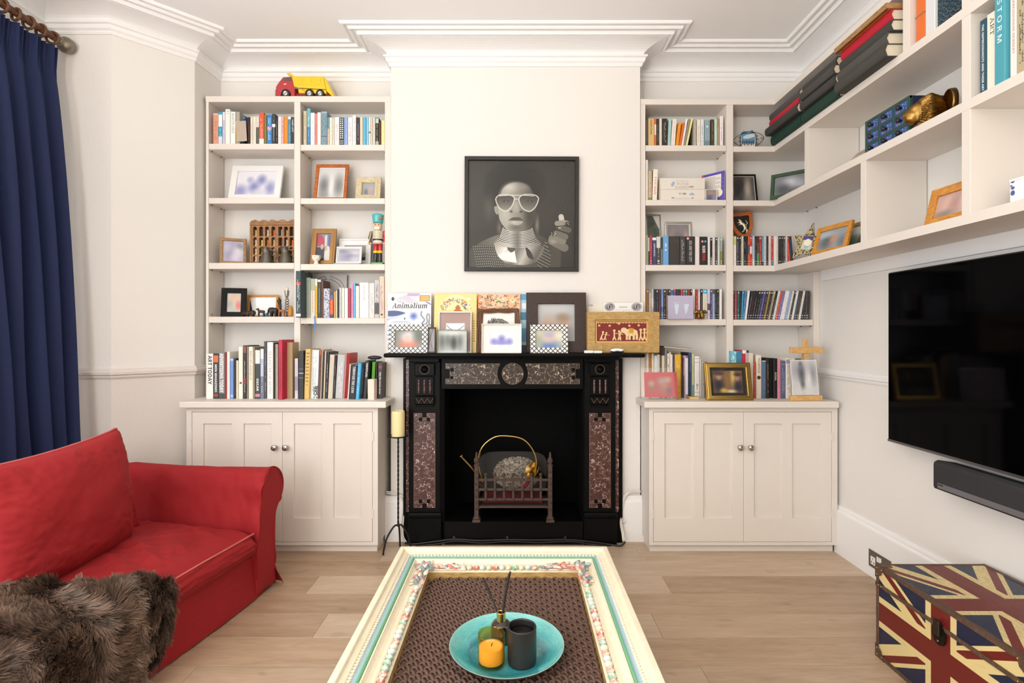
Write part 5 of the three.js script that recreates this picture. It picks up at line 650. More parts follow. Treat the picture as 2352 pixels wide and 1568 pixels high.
row({ kind: 'paperback', base: WT, from: 'divider', where: 'worktop below corner bay of corner bookcase', D: 3.47, data: [
  [1679.8, 1692.2, 806, '#79c3d8', '#e9f5f8', '', '', 0, { kind: 'hardback', in: .06, img: (c, w, h) => { c.fillStyle = '#e3f2f6'; for (let k = 0; k < 24; k++) c.fillRect(w * rnd(), h * .3 * rnd(), 6, 9); } }], [1692.6, 1704.4, 806.4, '#3f86ad', '#1c3f5a', '', '', 0, { in: .06 }], [1704.8, 1715, 804, '#c4233f', '#f2eeee', '', '0-.07#f0eef0', 0, { in: .06 }], [1715.5, 1720, 804.4, '#26324f', '#dfe3ec', '', '', 0, { in: .05 }], [1720.5, 1731, 810.3, '#d9cfbe', '#a0947e', '', '', 0, { kind: 'hardback' }], [1731.6, 1736.4, 831.4, '#c24b42', '#efc4bc', '~'], [1737, 1749.2, 815, '#e3d9c6', '#26211c', 'NARNIA', '', 0, { kind: 'hardback', span: [.07, .42], size: .5, font: 'serif', img: (c, w, h) => { c.fillStyle = '#4a2f2c'; c.beginPath(); c.arc(w * .5, h * .52, w * .36, 0, TAU); c.fill(); } }], [1749.7, 1759.8, 828, '#536a8a', '#d9845c', '~', '0-.02#d9d4c8', 0, { kind: 'hardback' }], [1760.2, 1768, 823, '#1b1716', '#d9b88a', '~', '', 0, { kind: 'hardback' }], [1768.3, 1776.4, 822, '#141414', '#3a3a3a', '', '', 0, { in: .03 }], [1776.8, 1785.8, 823, '#18191a', '#d9d6a0', 'GOAL', '', 0, { span: [.34, .56], kind: 'hardback' }], [1786.3, 1793.2, 826, '#df8aa2', '#a03a5c', '~'], [1793.6, 1805, 828.7, '#5b6683', '#a9b2cc', '~', '.08-.1#8d98b8', 0, { kind: 'hardback' }], [1805.3, 1817.6, 821.8, '#ebe3d8', '#b0948c', '~', '.04-.14#a09aa8', 0, { kind: 'hardback' }], [1818, 1827, 821.8, '#ecebe6', '#8d8a86', ''], [1827.4, 1850, 823, '#3c4150', '#5c6274', '', '', 0, { in: .05 }]] });
// books lying across the row tops and single extras
function flatBook(label, x0, x1, y, t, D0, dep, col, turn = 0, tilt = 0) { const w = x1 - x0, g = thing('book', label, 'book', [(x0 + x1) / 2, y, -D0], turn); g.rotation.z = tilt; const c = M(col, .6); mesh('cover', join([cb(-w / 2, w / 2, 0, .0025, -dep, 0, .0008), cb(-w / 2, w / 2, t - .0025, t, -dep, 0, .0008), cb(-w / 2, -w / 2 + .003, .0025, t - .0025, -dep, 0, .0008)]), c, g); mesh('pages', bx(-w / 2 + .003, w / 2 - .004, .0025, t - .0025, -dep + .003, -.003), pageMat, g); return g; }
flatBook('thin dark taupe book lying flat on top of the worktop book row', PX(1524, 3.5), PX(1589, 3.5), PY(808.8, 3.5) + .012, .012, 3.5, .2, '#57483f', 0, -.085).position.y += .01;
flatBook('small yellow-edged book lying flat in front of the row beside the gold frame', PX(1584, 3.44), PX(1607, 3.44), WT, .014, 3.44, .05, '#d8b040');

// ---------- curtain ----------
const napT = noiseTex(256, (u, v) => { const k = 128 + 70 * wrapN(u, v, 10) + 70 * wrapN(u, v, 30, 4); return [k, k, k]; }, false);
{
  const navy = M('#16244e', .85, { sheen: .6, sheenColor: new THREE.Color('#4a68b8'), sheenRoughness: .5, bumpMap: napT, bumpScale: .0008, side: THREE.DoubleSide });
  const cu = thing('curtain', 'full-length navy velvet curtain with pinch pleats hanging from wooden rings', 'curtain', [-2.65, 0, -2.6]);
  const z0 = -3.06, z1 = -2.32, top = 3.03;
  const f = (u, v) => {
    const y = top * (1 - v) + .02 * v, head = Math.min(1, v / .055), s = Math.max(0, (v - .05) / .95);
    const ph = u * 7 * TAU + 1.2 * noise(u * 4, v * 1.4, 3), flare = .16 * Math.pow(s, .75), pleat = (1 - head) * .012 * Math.cos(u * 21 * TAU);
    const amp = .016 + .05 * Math.pow(s, .5), z = z0 + (z1 - z0) * u + .05 * s * noise(u * 5, v * 2, 9) - .02 * s * (1 - u);
    return [flare + pleat + amp * Math.sin(ph) * (.75 + .5 * noise(u * 7, 1, v)) + .02 * s * noise(u * 14, v * 2.2, 5) + (v < .06 ? .004 * Math.cos(u * 42 * TAU) : 0), y, z + .012 * Math.cos(ph * 2) * s + 2.6];
  };
  mesh('cloth', surf(f, 360, 90), navy, cu);
  const rail = thing('curtain_pole', 'brown wooden curtain pole with turned pewter finial near the ceiling', 'curtain pole', [-2.65, 3.085, -2.6]);
  const pole = cyl(.019, .019, 2.9, 20); pole.rotateX(Math.PI / 2); mesh('pole', tri(pole), wood.twig, rail, [0, 0, -.47]);
  const fin = lathe([[0, 0], [.022, 0], [.024, .02], [.02, .024], [.03, .03], [.044, .045], [.047, .062], [.043, .08], [.03, .09], [0, .094]], 28); fin.rotateX(-Math.PI / 2); mesh('finial', fin, M('#8a8376', .35, { metalness: .8 }), rail, [0, 0, -.47]);
  mesh('bracket', join([cb(-.16, .0, -.03, -.018, -.4, -.38, .002)]), M('#5a4a38', .5, { metalness: .6 }), rail);
  const rg = new THREE.TorusGeometry(.032, .0075, 8, 24);
  for (let k = 0; k < 10; k++) { const r = mesh('ring', rg, wood.twig, cu, [0, 3.077, z0 + .02 + k * .074 + 2.6], [rr(-.1, .1), rr(-.35, .35), 0]); mesh('eyelet', new THREE.TorusGeometry(.006, .0015, 5, 10), M('#a08a5a', .3, { metalness: 1 }), cu, [0, 3.04, z0 + .02 + k * .074 + 2.6]); }
}

// ---------- sofa ----------
const redVelvet = M('#9a141b', .8, { sheen: 1, sheenColor: new THREE.Color('#c04a42'), sheenRoughness: .4, bumpMap: napT, bumpScale: .001, side: THREE.DoubleSide });
const piping = M('#c96a66', .7);
const sofa = thing('sofa', 'red velvet slipcovered sofa with scroll arm, under the navy curtain', 'sofa', [-1.316, 0, -2.797], -.151);
const wr = (x, y, z, s = 1) => s * (.006 * noise(x * 7, y * 7, z * 7) + .003 * noise(x * 17, y * 12, z * 17));
{
  // scroll arm: outline in (z, y), swept from back to front
  const prof = [[.035, .1], [.03, .24], [.022, .36], [.005, .46], [-.015, .54], [-.03, .6], [-.05, .638], [-.085, .657], [-.125, .652], [-.165, .628], [-.195, .588], [-.205, .54], [-.195, .495], [-.165, .455], [-.135, .41], [-.125, .34], [-.125, .2], [-.125, .1], [-.13, .02]];
  const c = new THREE.CatmullRomCurve3(prof.map(([z, y]) => V(0, y, z))), n = 90;
  const arm = (zOff, flip) => {
    const g = surf((u, v) => { const p = c.getPoint(u), x = -1.0 + .978 * v, near = Math.pow(v, 6), sc = 1 - .03 * near; const sag = .012 * Math.sin(v * 3.1) * Math.max(0, (p.y - .4) / .25); const w = wr(x * 1.3, p.y, p.z * 2, 1.1 + 1.6 * near) + .006 * near * Math.sin(u * 60); return [x + .01 * noise(p.y * 9, p.z * 9, 1) * near, p.y - sag + w * .6 - (v < .12 ? .02 * (.12 - v) / .12 : 0), zOff + flip * (p.z * sc + w)]; }, n, 60);
    return g;
  };
  mesh('arm', arm(0, 1), redVelvet, sofa); mesh('arm', arm(2.02, -1), redVelvet, sofa);
  for (const [zo, fl] of [[0, 1], [2.02, -1]]) {
    const pts = prof.map(([z, y]) => [fl * z + zo, y]); pts.push([fl * .035 + zo, .02]);
    const s = new THREE.Shape(); const cc = c.getPoints(60); s.moveTo(fl * cc[0].z + zo, .02); cc.forEach((p) => s.lineTo(fl * p.z + zo, p.y)); s.closePath();
    const g = new THREE.ExtrudeGeometry(s, { depth: .012, bevelEnabled: true, bevelSize: .006, bevelThickness: .008, bevelOffset: -.008, bevelSegments: 3 }); g.rotateY(Math.PI / 2); g.scale(1, 1, -1);
    const q = g.index ? g.toNonIndexed() : g; const ix = q.attributes.position; for (let i = 0; i < ix.count; i += 3) { for (const k of ['position', 'normal', 'uv']) { const a = q.attributes[k]; for (let m = 0; m < a.itemSize; m++) { const t = a.array[(i + 1) * a.itemSize + m]; a.array[(i + 1) * a.itemSize + m] = a.array[(i + 2) * a.itemSize + m]; a.array[(i + 2) * a.itemSize + m] = t; } } } q.computeVertexNormals();
    mesh('arm_front', q, redVelvet, sofa, [-.045, 0, 0]);
    mesh('arm_piping', tube(c.getPoints(40).slice(2).map((p) => [-.03, p.y, fl * p.z + zo]), .0045, 90, 6), redVelvet, sofa);
  }
  // back
  mesh('back', surf((u, v) => { const a = u * Math.PI, x = -.86 - .1 * (1 - Math.cos(a)) , y = u < .5 ? .2 + .5 * Math.min(1, u / .32) : .7 - .68 * Math.max(0, (u - .62) / .38); const z = -.02 + 2.06 * v; const top = Math.sin(Math.min(1, Math.max(0, (u - .3) / .34)) * Math.PI) * .045; return [x + wr(x, y, z, 1.2), y + top + .01 * noise(z * 3, 1, 2), z]; }, 50, 70), redVelvet, sofa);
  // base with skirt
  const front = surf((u, v) => { const z = -.02 + 2.06 * u, y = .25 * (1 - v) + .008 * v, fl = v > .35 ? .035 * (v - .35) * (1 + .35 * Math.sin(z * 7)) : 0; return [-.055 + fl + wr(0, y, z, .8) + (Math.abs(v - .36) < .02 ? .003 : 0), y, z - (u < .02 ? fl * .6 : 0)]; }, 150, 36); mesh('skirt', front, redVelvet, sofa);
  const side = surf((u, v) => { const x = -1.0 + .965 * u, y = .12 * (1 - v) + .008 * v, fl = .05 * v * (.6 + .4 * Math.sin(x * 9)); return [x, y, -.125 - fl * .4 + wr(x, y, 0)]; }, 60, 10); mesh('skirt', side, redVelvet, sofa);
  const kick = surf((u, v) => { const a = u * 1.5; return [-.06 + .075 * v * Math.sin(a) + .01 * noise(u * 4, v * 3, 1), .2 * (1 - v) + .008, -.115 + .02 * (1 - v) - .055 * v * Math.cos(a * .8)]; }, 24, 20); mesh('skirt_corner', kick, redVelvet, sofa);
  mesh('deck', bx(-.93, -.07, .06, .235, .03, 1.99), redVelvet, sofa);
  // bench cushion
  const top = (x, z) => { const q = Math.min(1, Math.max(0, (-x - .06) / .16)); return .352 + .022 * Math.min(1, (-x) / .3) + .03 * Math.sin(Math.min(1, Math.max(0, (-x - .02) / .8)) * Math.PI) * Math.sin(Math.min(1, Math.max(0, z / .5)) * 1.57) + q * (.010 * noise(x * 5, z * 4 + 3, 1) + .016 * (1 - Math.abs(noise(x * 5 - z * 6, z * 3 + x * 2, 7)) * 2.4) * Math.exp(-Math.pow((z - .42) / .38, 2)) + .007 * (1 - Math.abs(noise(x * 13 + z * 9, z * 8 - x * 3, 4)) * 2.4) * Math.exp(-Math.pow((z - .35) / .35, 2)) + .004 * noise(x * 16, z * 16, 2)) + .004 * noise(1, z * 3, 2); };
  sofa.userData.seat = undefined; delete sofa.userData.seat;
  const cush = surf((u, v) => { const z = .035 + 1.95 * v; let x, y; if (u < .16) { const t = u / .16; x = -.045 + .028 * Math.sin(t * Math.PI) + wr(1, t, z, 1.3); y = .232 + (top(-.045, z) - .012 - .232) * t; } else { const t = (u - .16) / .84; x = -.045 - .84 * t; y = top(x, z) - .014 * Math.exp(-t * 40); } const e = Math.min(1, (z - .035) / .03, (1.985 - z) / .03); return [x - (1 - e) * .01, y - (1 - Math.sqrt(Math.max(0, e))) * .03, z]; }, 130, 220);
  mesh('seat_cushion', cush, redVelvet, sofa);
  const end = surf((u, v) => { const x = -.05 - .83 * u; return [x, .232 + (top(x, .04) - .028 - .232) * v, .035 - .012 * Math.sin(v * Math.PI)]; }, 50, 12); mesh('cushion_end', end, redVelvet, sofa);
  const pp = []; for (let i = 0; i <= 60; i++) { const z = .04 + 1.94 * i / 60; pp.push([-.041, top(-.045, z) - .012, z]); } mesh('cushion_piping', tube(pp, .0045, 200, 6), piping, sofa);
  sofa.userData.label = sofa.userData.label;
  globalThis.__seat = (x, z) => top(x, z);
}
const seatTop = globalThis.__seat;
const toWorld = (x, y, z) => { const c = Math.cos(-.151), s = Math.sin(-.151); return V(-1.316 + x * c + z * s, y, -2.797 - x * s + z * c); };
// cushions: soft square pads
function pillow(name, label, w, h, t, pos, rotY, lean, roll = 0, s = 1, mat = redVelvet, pipe = piping) {
  const g = thing(name, label, 'cushion', pos, 0); g.rotation.order = 'YXZ'; g.rotation.set(-lean, rotY, roll);
  const e = (a, b) => { const k = 1 - .07 * (1 - b * b); return a * k; };
  const face = (sg) => surf((u, v) => { const a = 2 * u - 1, b = 2 * v - 1, x = e(a, b) * w / 2, y = e(b, a) * h / 2, r = Math.pow(Math.max(0, (1 - a * a) * (1 - b * b)), .36), pk = .016 * noise(a * 1.6 + s, b * 1.6, s * 2) + .004 * noise(a * 5 * s, b * 5, s) + .02 * (1 - r) * noise(a * 11, b * 11, 3); return [x, y + h / 2 + .006 * noise(a * 4, b * 4, s + 5), sg * (t / 2 * r + r * pk)]; }, 70, 70);
  const back = face(-1); back.index.array.reverse?.(); back.computeVertexNormals();
  mesh('pad', join([face(1), back]), mat, g);
  const q = []; for (let k = 0; k < 4; k++) for (let i = 0; i < 14; i++) { const c = -1 + 2 * i / 14, [a, b] = [[c, -1], [1, c], [-c, 1], [-1, -c]][k]; q.push([e(a, b) * w / 2, e(b, a) * h / 2 + h / 2, 0]); }
  mesh('piping', tube(q, .0045, 160, 6, true), pipe, g);
  return g;
}
pillow('scatter_cushion', 'large plump red velvet cushion with pale piping leaning on the sofa back', .68, .54, .3, toWorld(-.48, .375, .64), Math.PI / 2 - .151 + .1, .08, .05, 1);
pillow('scatter_cushion', 'red velvet cushion tucked behind the plump cushion, only one corner showing', .6, .42, .15, toWorld(-.6, .37, .42), Math.PI / 2 - .151 + .1, .3, .0, 2.3);
// sheepskin
{
  const th = thing('sheepskin', 'shaggy dark brown sheepskin draped over the near end of the sofa', 'throw', toWorld(-.4, .36, 1.2), -.151), O = toWorld(-.4, .36, 1.2);
  // hide: s runs from the sofa back over the seat and down the front, t along the sofa
  const edge = (s) => { const k = [[-.75, .71], [-.6, .75], [-.5, .79], [-.3, .83], [-.17, .8], [-.12, .68], [0, .635], [.12, .66], [.22, .7], [.32, .78]]; let i = 0; while (i < k.length - 2 && s > k[i + 1][0]) i++; const q = Math.max(0, Math.min(1, (s - k[i][0]) / (k[i + 1][0] - k[i][0]))), e = q * q * (3 - 2 * q); return k[i][1] + (k[i + 1][1] - k[i][1]) * e + .02 * noise(s * 14, 3, 1); };
  const hide = (u, v) => {
    const s = -.75 + u * (1.02 + .05 * noise(v * 6, 2, 4)), z0 = edge(s), z = z0 + (1.62 - z0) * v; let x = s, y; const lim = -.035, r = Math.min(1, Math.min(v, 1 - v, u, 1 - u) * 7);
    if (s > lim) { const over = s - lim; x = lim + .035 * Math.min(1, over / .06) + .01; y = seatTop(-.045, z) + .02 - Math.max(0, over - .02) * 1.02; } else y = seatTop(x, Math.max(.05, z)) + .008 + .03 * r + .03 * noise(x * 5, z * 5, 3) * r;
    return [x + .4, y - .36, z - 1.2];
  };
  mesh('hide', surf((u, v) => hide(u, v), 70, 50), M('#3d2a20', .95, { side: THREE.DoubleSide }), th);
  const tuft = (() => { const a = []; const L = .046; for (const [ox, oz, r] of [[0, 0, 0], [.0016, .001, 1.2], [-.0012, .0016, 2.6]]) { const q = [V(ox, 0, oz), V(ox + .005, L * .4, oz + .002), V(ox + .016, L * .72, oz + .001), V(ox + .03, L * .92, oz - .003)], t = new THREE.TubeGeometry(new THREE.CatmullRomCurve3(q), 4, .00085, 3, false), p = t.attributes.position; for (let i = 0; i < p.count; i++) { const k = Math.floor(i / 4) / 4, c = q[0].clone(); const ctr = new THREE.CatmullRomCurve3(q).getPoint(k), f = 1 - .8 * k; p.setXYZ(i, ctr.x + (p.getX(i) - ctr.x) * f, ctr.y + (p.getY(i) - ctr.y) * f, ctr.z + (p.getZ(i) - ctr.z) * f); } a.push(t); } const g = join(a); g.computeVertexNormals(); return g; })();
  const NH = 95000, im = new THREE.InstancedMesh(tuft, new THREE.MeshStandardMaterial({ color: '#ffffff', roughness: .5 }), NH); im.name = 'pile'; im.userData.kind = 'stuff'; im.castShadow = im.receiveShadow = true;
  const m4 = new THREE.Matrix4(), col = new THREE.Color(), up = V(0, 1, 0);
  for (let i = 0; i < NH; i++) {
    const a = rnd() * .985, r = rnd(), p = V(...hide(a, r)), d = .01, p1 = V(...hide(a + d, r)), p2 = V(...hide(a, r + d)), n = p1.clone().sub(p).cross(p2.clone().sub(p)).normalize(); if (n.y < 0 && p.x < .36) n.negate(); if (p.x > .36 && n.x < 0) n.negate();
    const clump = noise(p.x * 34, p.z * 34, p.y * 20), dir = V(.5 + 1.1 * noise(p.x * 5, p.z * 5, 8), 0, (r < .06 ? -1.2 : -.1) + 1.1 * noise(p.x * 5, p.z * 5, 18)).multiplyScalar(.55).add(V(.3, -.1, .05));
    const q = new THREE.Quaternion().setFromUnitVectors(up, n.clone().multiplyScalar(1).add(dir.multiplyScalar(.7)).add(V(rr(-.16, .16), rr(-.1, .1), rr(-.16, .16))).normalize()); q.multiply(new THREE.Quaternion().setFromAxisAngle(up, 1.2 * noise(p.x * 4, p.z * 4, 30) * TAU + rr(-.7, .7))); const s = (.75 + .5 * rnd()) * (.85 + .5 * clump);
    m4.compose(p, q, V(1.1, s, 1.1)); im.setMatrixAt(i, m4); const k = .5 + .35 * rnd() + .45 * clump; col.setRGB(.21 * k * k * 1.5, .135 * k * k * 1.5, .095 * k * k * 1.5); im.setColorAt(i, col);
  }
  th.add(im);
}

// ---------- television and soundbar ----------
{
  const D0 = 2.79, D1 = 1.24, y0 = .822, y1 = 1.703, X = 1.955;
  const tv = thing('television', 'large flat black television mounted on the white wall', 'television', [X, y0, -(D0 + D1) / 2]); const L = D0 - D1, h = y1 - y0;
  mesh('housing', tri(cb(.004, .05, 0, h, -L / 2, L / 2, .003)), M('#101012', .4), tv);
  mesh('screen', bx(0, .0042, .012, h - .006, -L / 2 + .006, L / 2 - .006), M('#020203', .07, { ior: 1.3, specularIntensity: .15 }), tv);
  mesh('bottom_strip', cb(-.001, .02, 0, .012, -L / 2, L / 2, .001), M('#6d6c70', .3, { metalness: .9 }), tv);
  mesh('wall_bracket', bx(.05, XR - X - .002, h * .3, h * .7, -.25, .25), M('#222222', .5), tv);
  const sb = thing('soundbar', 'long dark grey fabric soundbar mounted below the television', 'soundbar', [1.93, .672, -1.97]); const s = .97;
  const prof = []; const pr = [[0, .01], [.004, 0], [.1, 0], [.1, .118], [.02, .13], [.004, .122], [0, .11]];
  const body = ext(pr.map(([x, y]) => [x, y]), s, .004, [], 2); body.translate(0, 0, -s / 2);
  const mesht = noiseTex(128, (u, v) => { const k = 30 + 26 * (Math.sin(u * TAU * 40) * Math.sin(v * TAU * 40) > 0 ? 1 : 0); return [k, k, k + 2]; }); mesht.repeat.set(8, 8);
  mesh('body', tri(body), new THREE.MeshStandardMaterial({ map: mesht, roughness: .9 }), sb);
  mesh('front_strip', rb(-.004, .003, .008, .032, -s / 2 + .03, s / 2 - .03, .002), M('#77767a', .45, { metalness: .4 }), sb);
  mesh('logo', rb(-.0055, -.003, .022, .028, -s / 2 + .036, -s / 2 + .062, .002), M('#111111', .4), sb);
  mesh('wall_mount', bx(.1, XR - 1.93 - .002, .03, .1, -.2, .2), M('#222222', .5), sb);
  const so = thing('wall_socket', 'brushed steel double wall socket on the skirting behind the trunk', 'socket', [XR - .022, .06, -2.955]);
  mesh('plate', cb(-.004, 0, 0, .095, -.09, .09, .001), M('#6f6a64', .4, { metalness: .6 }), so);
  for (const z of [-.052, .048]) { mesh('insert', cb(-.006, -.003, .018, .062, z - .019, z + .019, .001), M('#f0efec', .4), so); for (const [dy, dz, w] of [[.05, 0, .004], [.03, -.01, .006], [.03, .01, .006]]) mesh('slot', bx(-.0066, -.0055, dy - .004, dy + .004, z + dz - w / 2, z + dz + w / 2), M('#111111', .8), so); }
  for (const z of [-.012, .008]) mesh('switch', cb(-.0065, -.003, .05, .078, z - .008, z + .008, .001), M('#f0efec', .4), so);
}

// ---------- flag trunk ----------
{
  const x0 = 1.553, x1 = 2.02, z0 = -2.29, z1 = -1.6, H = .393, w = x1 - x0, L = z1 - z0;
  const jack = (streaked) => tex(1024, 640, (c, W2, H2) => {
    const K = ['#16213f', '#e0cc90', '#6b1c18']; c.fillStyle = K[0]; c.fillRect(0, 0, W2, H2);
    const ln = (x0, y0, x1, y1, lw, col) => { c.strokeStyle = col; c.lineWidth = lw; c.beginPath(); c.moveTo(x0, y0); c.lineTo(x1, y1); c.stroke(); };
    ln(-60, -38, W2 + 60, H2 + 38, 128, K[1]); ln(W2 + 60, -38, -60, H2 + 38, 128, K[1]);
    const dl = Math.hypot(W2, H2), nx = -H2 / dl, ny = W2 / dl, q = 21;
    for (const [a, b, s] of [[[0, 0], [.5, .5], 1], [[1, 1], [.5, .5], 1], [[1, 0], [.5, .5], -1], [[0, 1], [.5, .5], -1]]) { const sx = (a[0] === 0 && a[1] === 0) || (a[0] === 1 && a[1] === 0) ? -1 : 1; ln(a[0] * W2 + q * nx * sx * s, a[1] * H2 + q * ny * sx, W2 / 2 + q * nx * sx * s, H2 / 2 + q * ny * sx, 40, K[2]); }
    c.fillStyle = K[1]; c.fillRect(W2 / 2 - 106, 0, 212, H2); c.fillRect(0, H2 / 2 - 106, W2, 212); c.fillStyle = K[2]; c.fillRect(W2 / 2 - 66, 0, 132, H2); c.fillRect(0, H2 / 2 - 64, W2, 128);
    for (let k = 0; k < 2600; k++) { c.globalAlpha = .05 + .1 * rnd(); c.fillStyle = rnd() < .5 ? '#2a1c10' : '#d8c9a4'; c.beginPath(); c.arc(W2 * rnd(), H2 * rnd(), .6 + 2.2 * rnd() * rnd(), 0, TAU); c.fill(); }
    for (let k = 0; k < 70; k++) { c.globalAlpha = .12; c.strokeStyle = rnd() < .5 ? '#e8dcc0' : '#2a1a10'; c.lineWidth = .8 + rnd(); c.beginPath(); let x = W2 * rnd(), y = H2 * rnd(); c.moveTo(x, y); for (let i = 0; i < 4; i++) { x += rr(-40, 40); y += rr(-16, 16); c.lineTo(x, y); } c.stroke(); } if (streaked) for (let k = 0; k < 9000; k++) { c.globalAlpha = .12; c.fillStyle = ['#6d5f4c', '#5a5048', '#8d7f68'][k % 3]; c.beginPath(); c.ellipse(W2 * rnd(), H2 * rnd(), 4 + 16 * rnd(), 1 + 2 * rnd(), 0, 0, TAU); c.fill(); } c.globalAlpha = 1;  // lid-top copy only: extra translucent brown-grey streaks dull the flag
  });
  const t = thing('trunk', 'wooden storage trunk painted with a worn Union Jack, below the television', 'trunk', [x0 + w / 2, 0, z0 + L / 2]);
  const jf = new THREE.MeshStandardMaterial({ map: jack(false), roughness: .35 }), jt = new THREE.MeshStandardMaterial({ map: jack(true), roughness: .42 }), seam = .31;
  const uvBox = (X0, X1, Y0, Y1, Z0, Z1) => { const g = bx(X0, X1, Y0, Y1, Z0, Z1).toNonIndexed(), p = g.attributes.position, n = g.attributes.normal, uv = g.attributes.uv; for (let i = 0; i < p.count; i++) { const x = p.getX(i), y = p.getY(i), z = p.getZ(i); if (Math.abs(n.getX(i)) > .5) uv.setXY(i, z / L + .5, y / H); else if (Math.abs(n.getZ(i)) > .5) uv.setXY(i, x / w + .5, y / H); else uv.setXY(i, z / L + .5, x / w + .5); } return g; };
  mesh('body', uvBox(-w / 2 + .003, w / 2 - .003, .004, seam, -L / 2 + .003, L / 2 - .003), jf, t);
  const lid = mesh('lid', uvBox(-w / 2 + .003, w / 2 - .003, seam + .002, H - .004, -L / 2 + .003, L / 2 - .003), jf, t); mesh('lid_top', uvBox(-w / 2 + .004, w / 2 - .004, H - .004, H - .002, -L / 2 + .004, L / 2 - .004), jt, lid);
  const lt = noiseTex(128, (u, v) => { const k = 1 + .35 * wrapN(u, v, 6) + .2 * wrapN(u, v, 18); return [88 * k, 66 * k, 52 * k]; }); lt.repeat.set(4, 4);
  const leather = new THREE.MeshStandardMaterial({ map: lt, roughness: .55, bumpMap: lt, bumpScale: .001 }), stud = M('#a08350', .3, { metalness: 1 }), b = .017;
  const W2 = w / 2, L2 = L / 2;
  for (const y of [0, H - b]) for (const s of [-1, 1]) { mesh('edge_strip', tri(cb(s * W2 - (s > 0 ? b : 0), s * W2 + (s < 0 ? b : 0), y, y + b, -L2, L2, .002)), leather, t); mesh('edge_strip', tri(cb(-W2 + .0006, W2 - .0006, y + .0005, y + b - .0006, s * L2 - (s > 0 ? b : 0), s * L2 + (s < 0 ? b : 0), .002)), leather, t); }
  for (const s of [-1, 1]) for (const r of [-1, 1]) mesh('edge_strip', tri(cb(s * W2 - (s > 0 ? b : 0) + .0004, s * W2 + (s < 0 ? b : 0) - .0004, .001, H - .001, r * L2 - (r > 0 ? b : 0), r * L2 + (r < 0 ? b : 0), .002)), leather, t);
  for (const s of [-1, 1]) mesh('seam_strip', tri(cb(s * W2 - .003, s * W2 + .003, seam - .006, seam + .008, -L2, L2, .001)), leather, t);
  const stG = sph(.0045, 0, 0, 0, 8);
  for (const y of [0, 1]) for (const r of [-1, 1]) {                                            // metal corners on the long face
    const sh = [[0, 0], [.055, 0], [.05, .012], [.04, .02], [.035, .035], [.02, .045], [0, .055]].map(([a, c]) => [r * (L2 - a), y ? H - c : c]); if (r * (y ? -1 : 1) < 0) sh.reverse();
    const g = ext(sh, .003); g.rotateY(-Math.PI / 2); const q = mesh('corner', tri(g), leather, t, [-W2, 0, 0]);
    for (const [a, c] of [[.012, .012], [.04, .012], [.012, .04]]) mesh('stud', stG, stud, q, [-.003, y ? H - c : c, r * (L2 - a)]);
    const g2 = ext([[0, 0], [.05, 0], [.03, .03], [0, .05]].map(([a, c]) => [a, c]), .003); g2.rotateX(-Math.PI / 2); if (y) { g2.scale(1, 1, 1); mesh('corner_top', tri(bx(-W2, -W2 + .045, H, H + .0025, r * L2 - (r > 0 ? .04 : 0), r * L2 + (r < 0 ? .04 : 0))), leather, t); }
  }
  for (const z of [-L2 + .03, L2 - .03]) for (const dz of [-.008, .008]) mesh('stud', stG, stud, t, [-W2 - .004, seam + .001, z + dz]);
  const lk = mesh('latch', (() => { const g = cyl(.036, .036, .005, 24); g.rotateZ(Math.PI / 2); g.scale(1, 1.15, .85); return g; })(), M('#2a2622', .45, { metalness: .8 }), t, [-W2 + .0, seam - .025, 0]); mesh('hasp', rb(-.016, -.004, -.02, .035, -.014, .014, .003), M('#4a453e', .4, { metalness: .9 }), lk, [0, .015, 0]); mesh('button', sph(.006, -.006, -.026, 0, 10), M('#6a5a44', .35, { metalness: .9 }), lk);
}

// ---------- added uplighter, unseen behind the viewpoint, put in to brighten the ceiling ----------
{
  const l = thing('added_floor_lamp', 'added unseen brass uplighter floor lamp behind the viewpoint, brightening the ceiling', 'lamp', [-.9, 0, .9]), br = M('#a88a54', .3, { metalness: 1 });
  mesh('base', lathe([[0, 0], [.14, 0], [.14, .012], [.03, .03], [.012, .05]], 32), br, l); mesh('pole', cyl(.012, .012, 1.78, 16), br, l); mesh('bowl', lathe([[.012, 1.78], [.05, 1.79], [.13, 1.84], [.17, 1.9], [.166, 1.902], [.126, 1.85], [.05, 1.802], [0, 1.8]], 36), M('#8d7a5c', .5, { side: THREE.DoubleSide }), l);
  mesh('bulb', sph(.04, 0, 1.85, 0, 16), M('#ffffff', .4, { emissive: new THREE.Color(1, .94, .86), emissiveIntensity: 6 }), l);
  const s = new THREE.PointLight(new THREE.Color().setRGB(1, .93, .84), 85, 0, 2); s.position.set(0, 1.85, 0); s.castShadow = true; s.shadow.radius = 2; l.add(s);
}

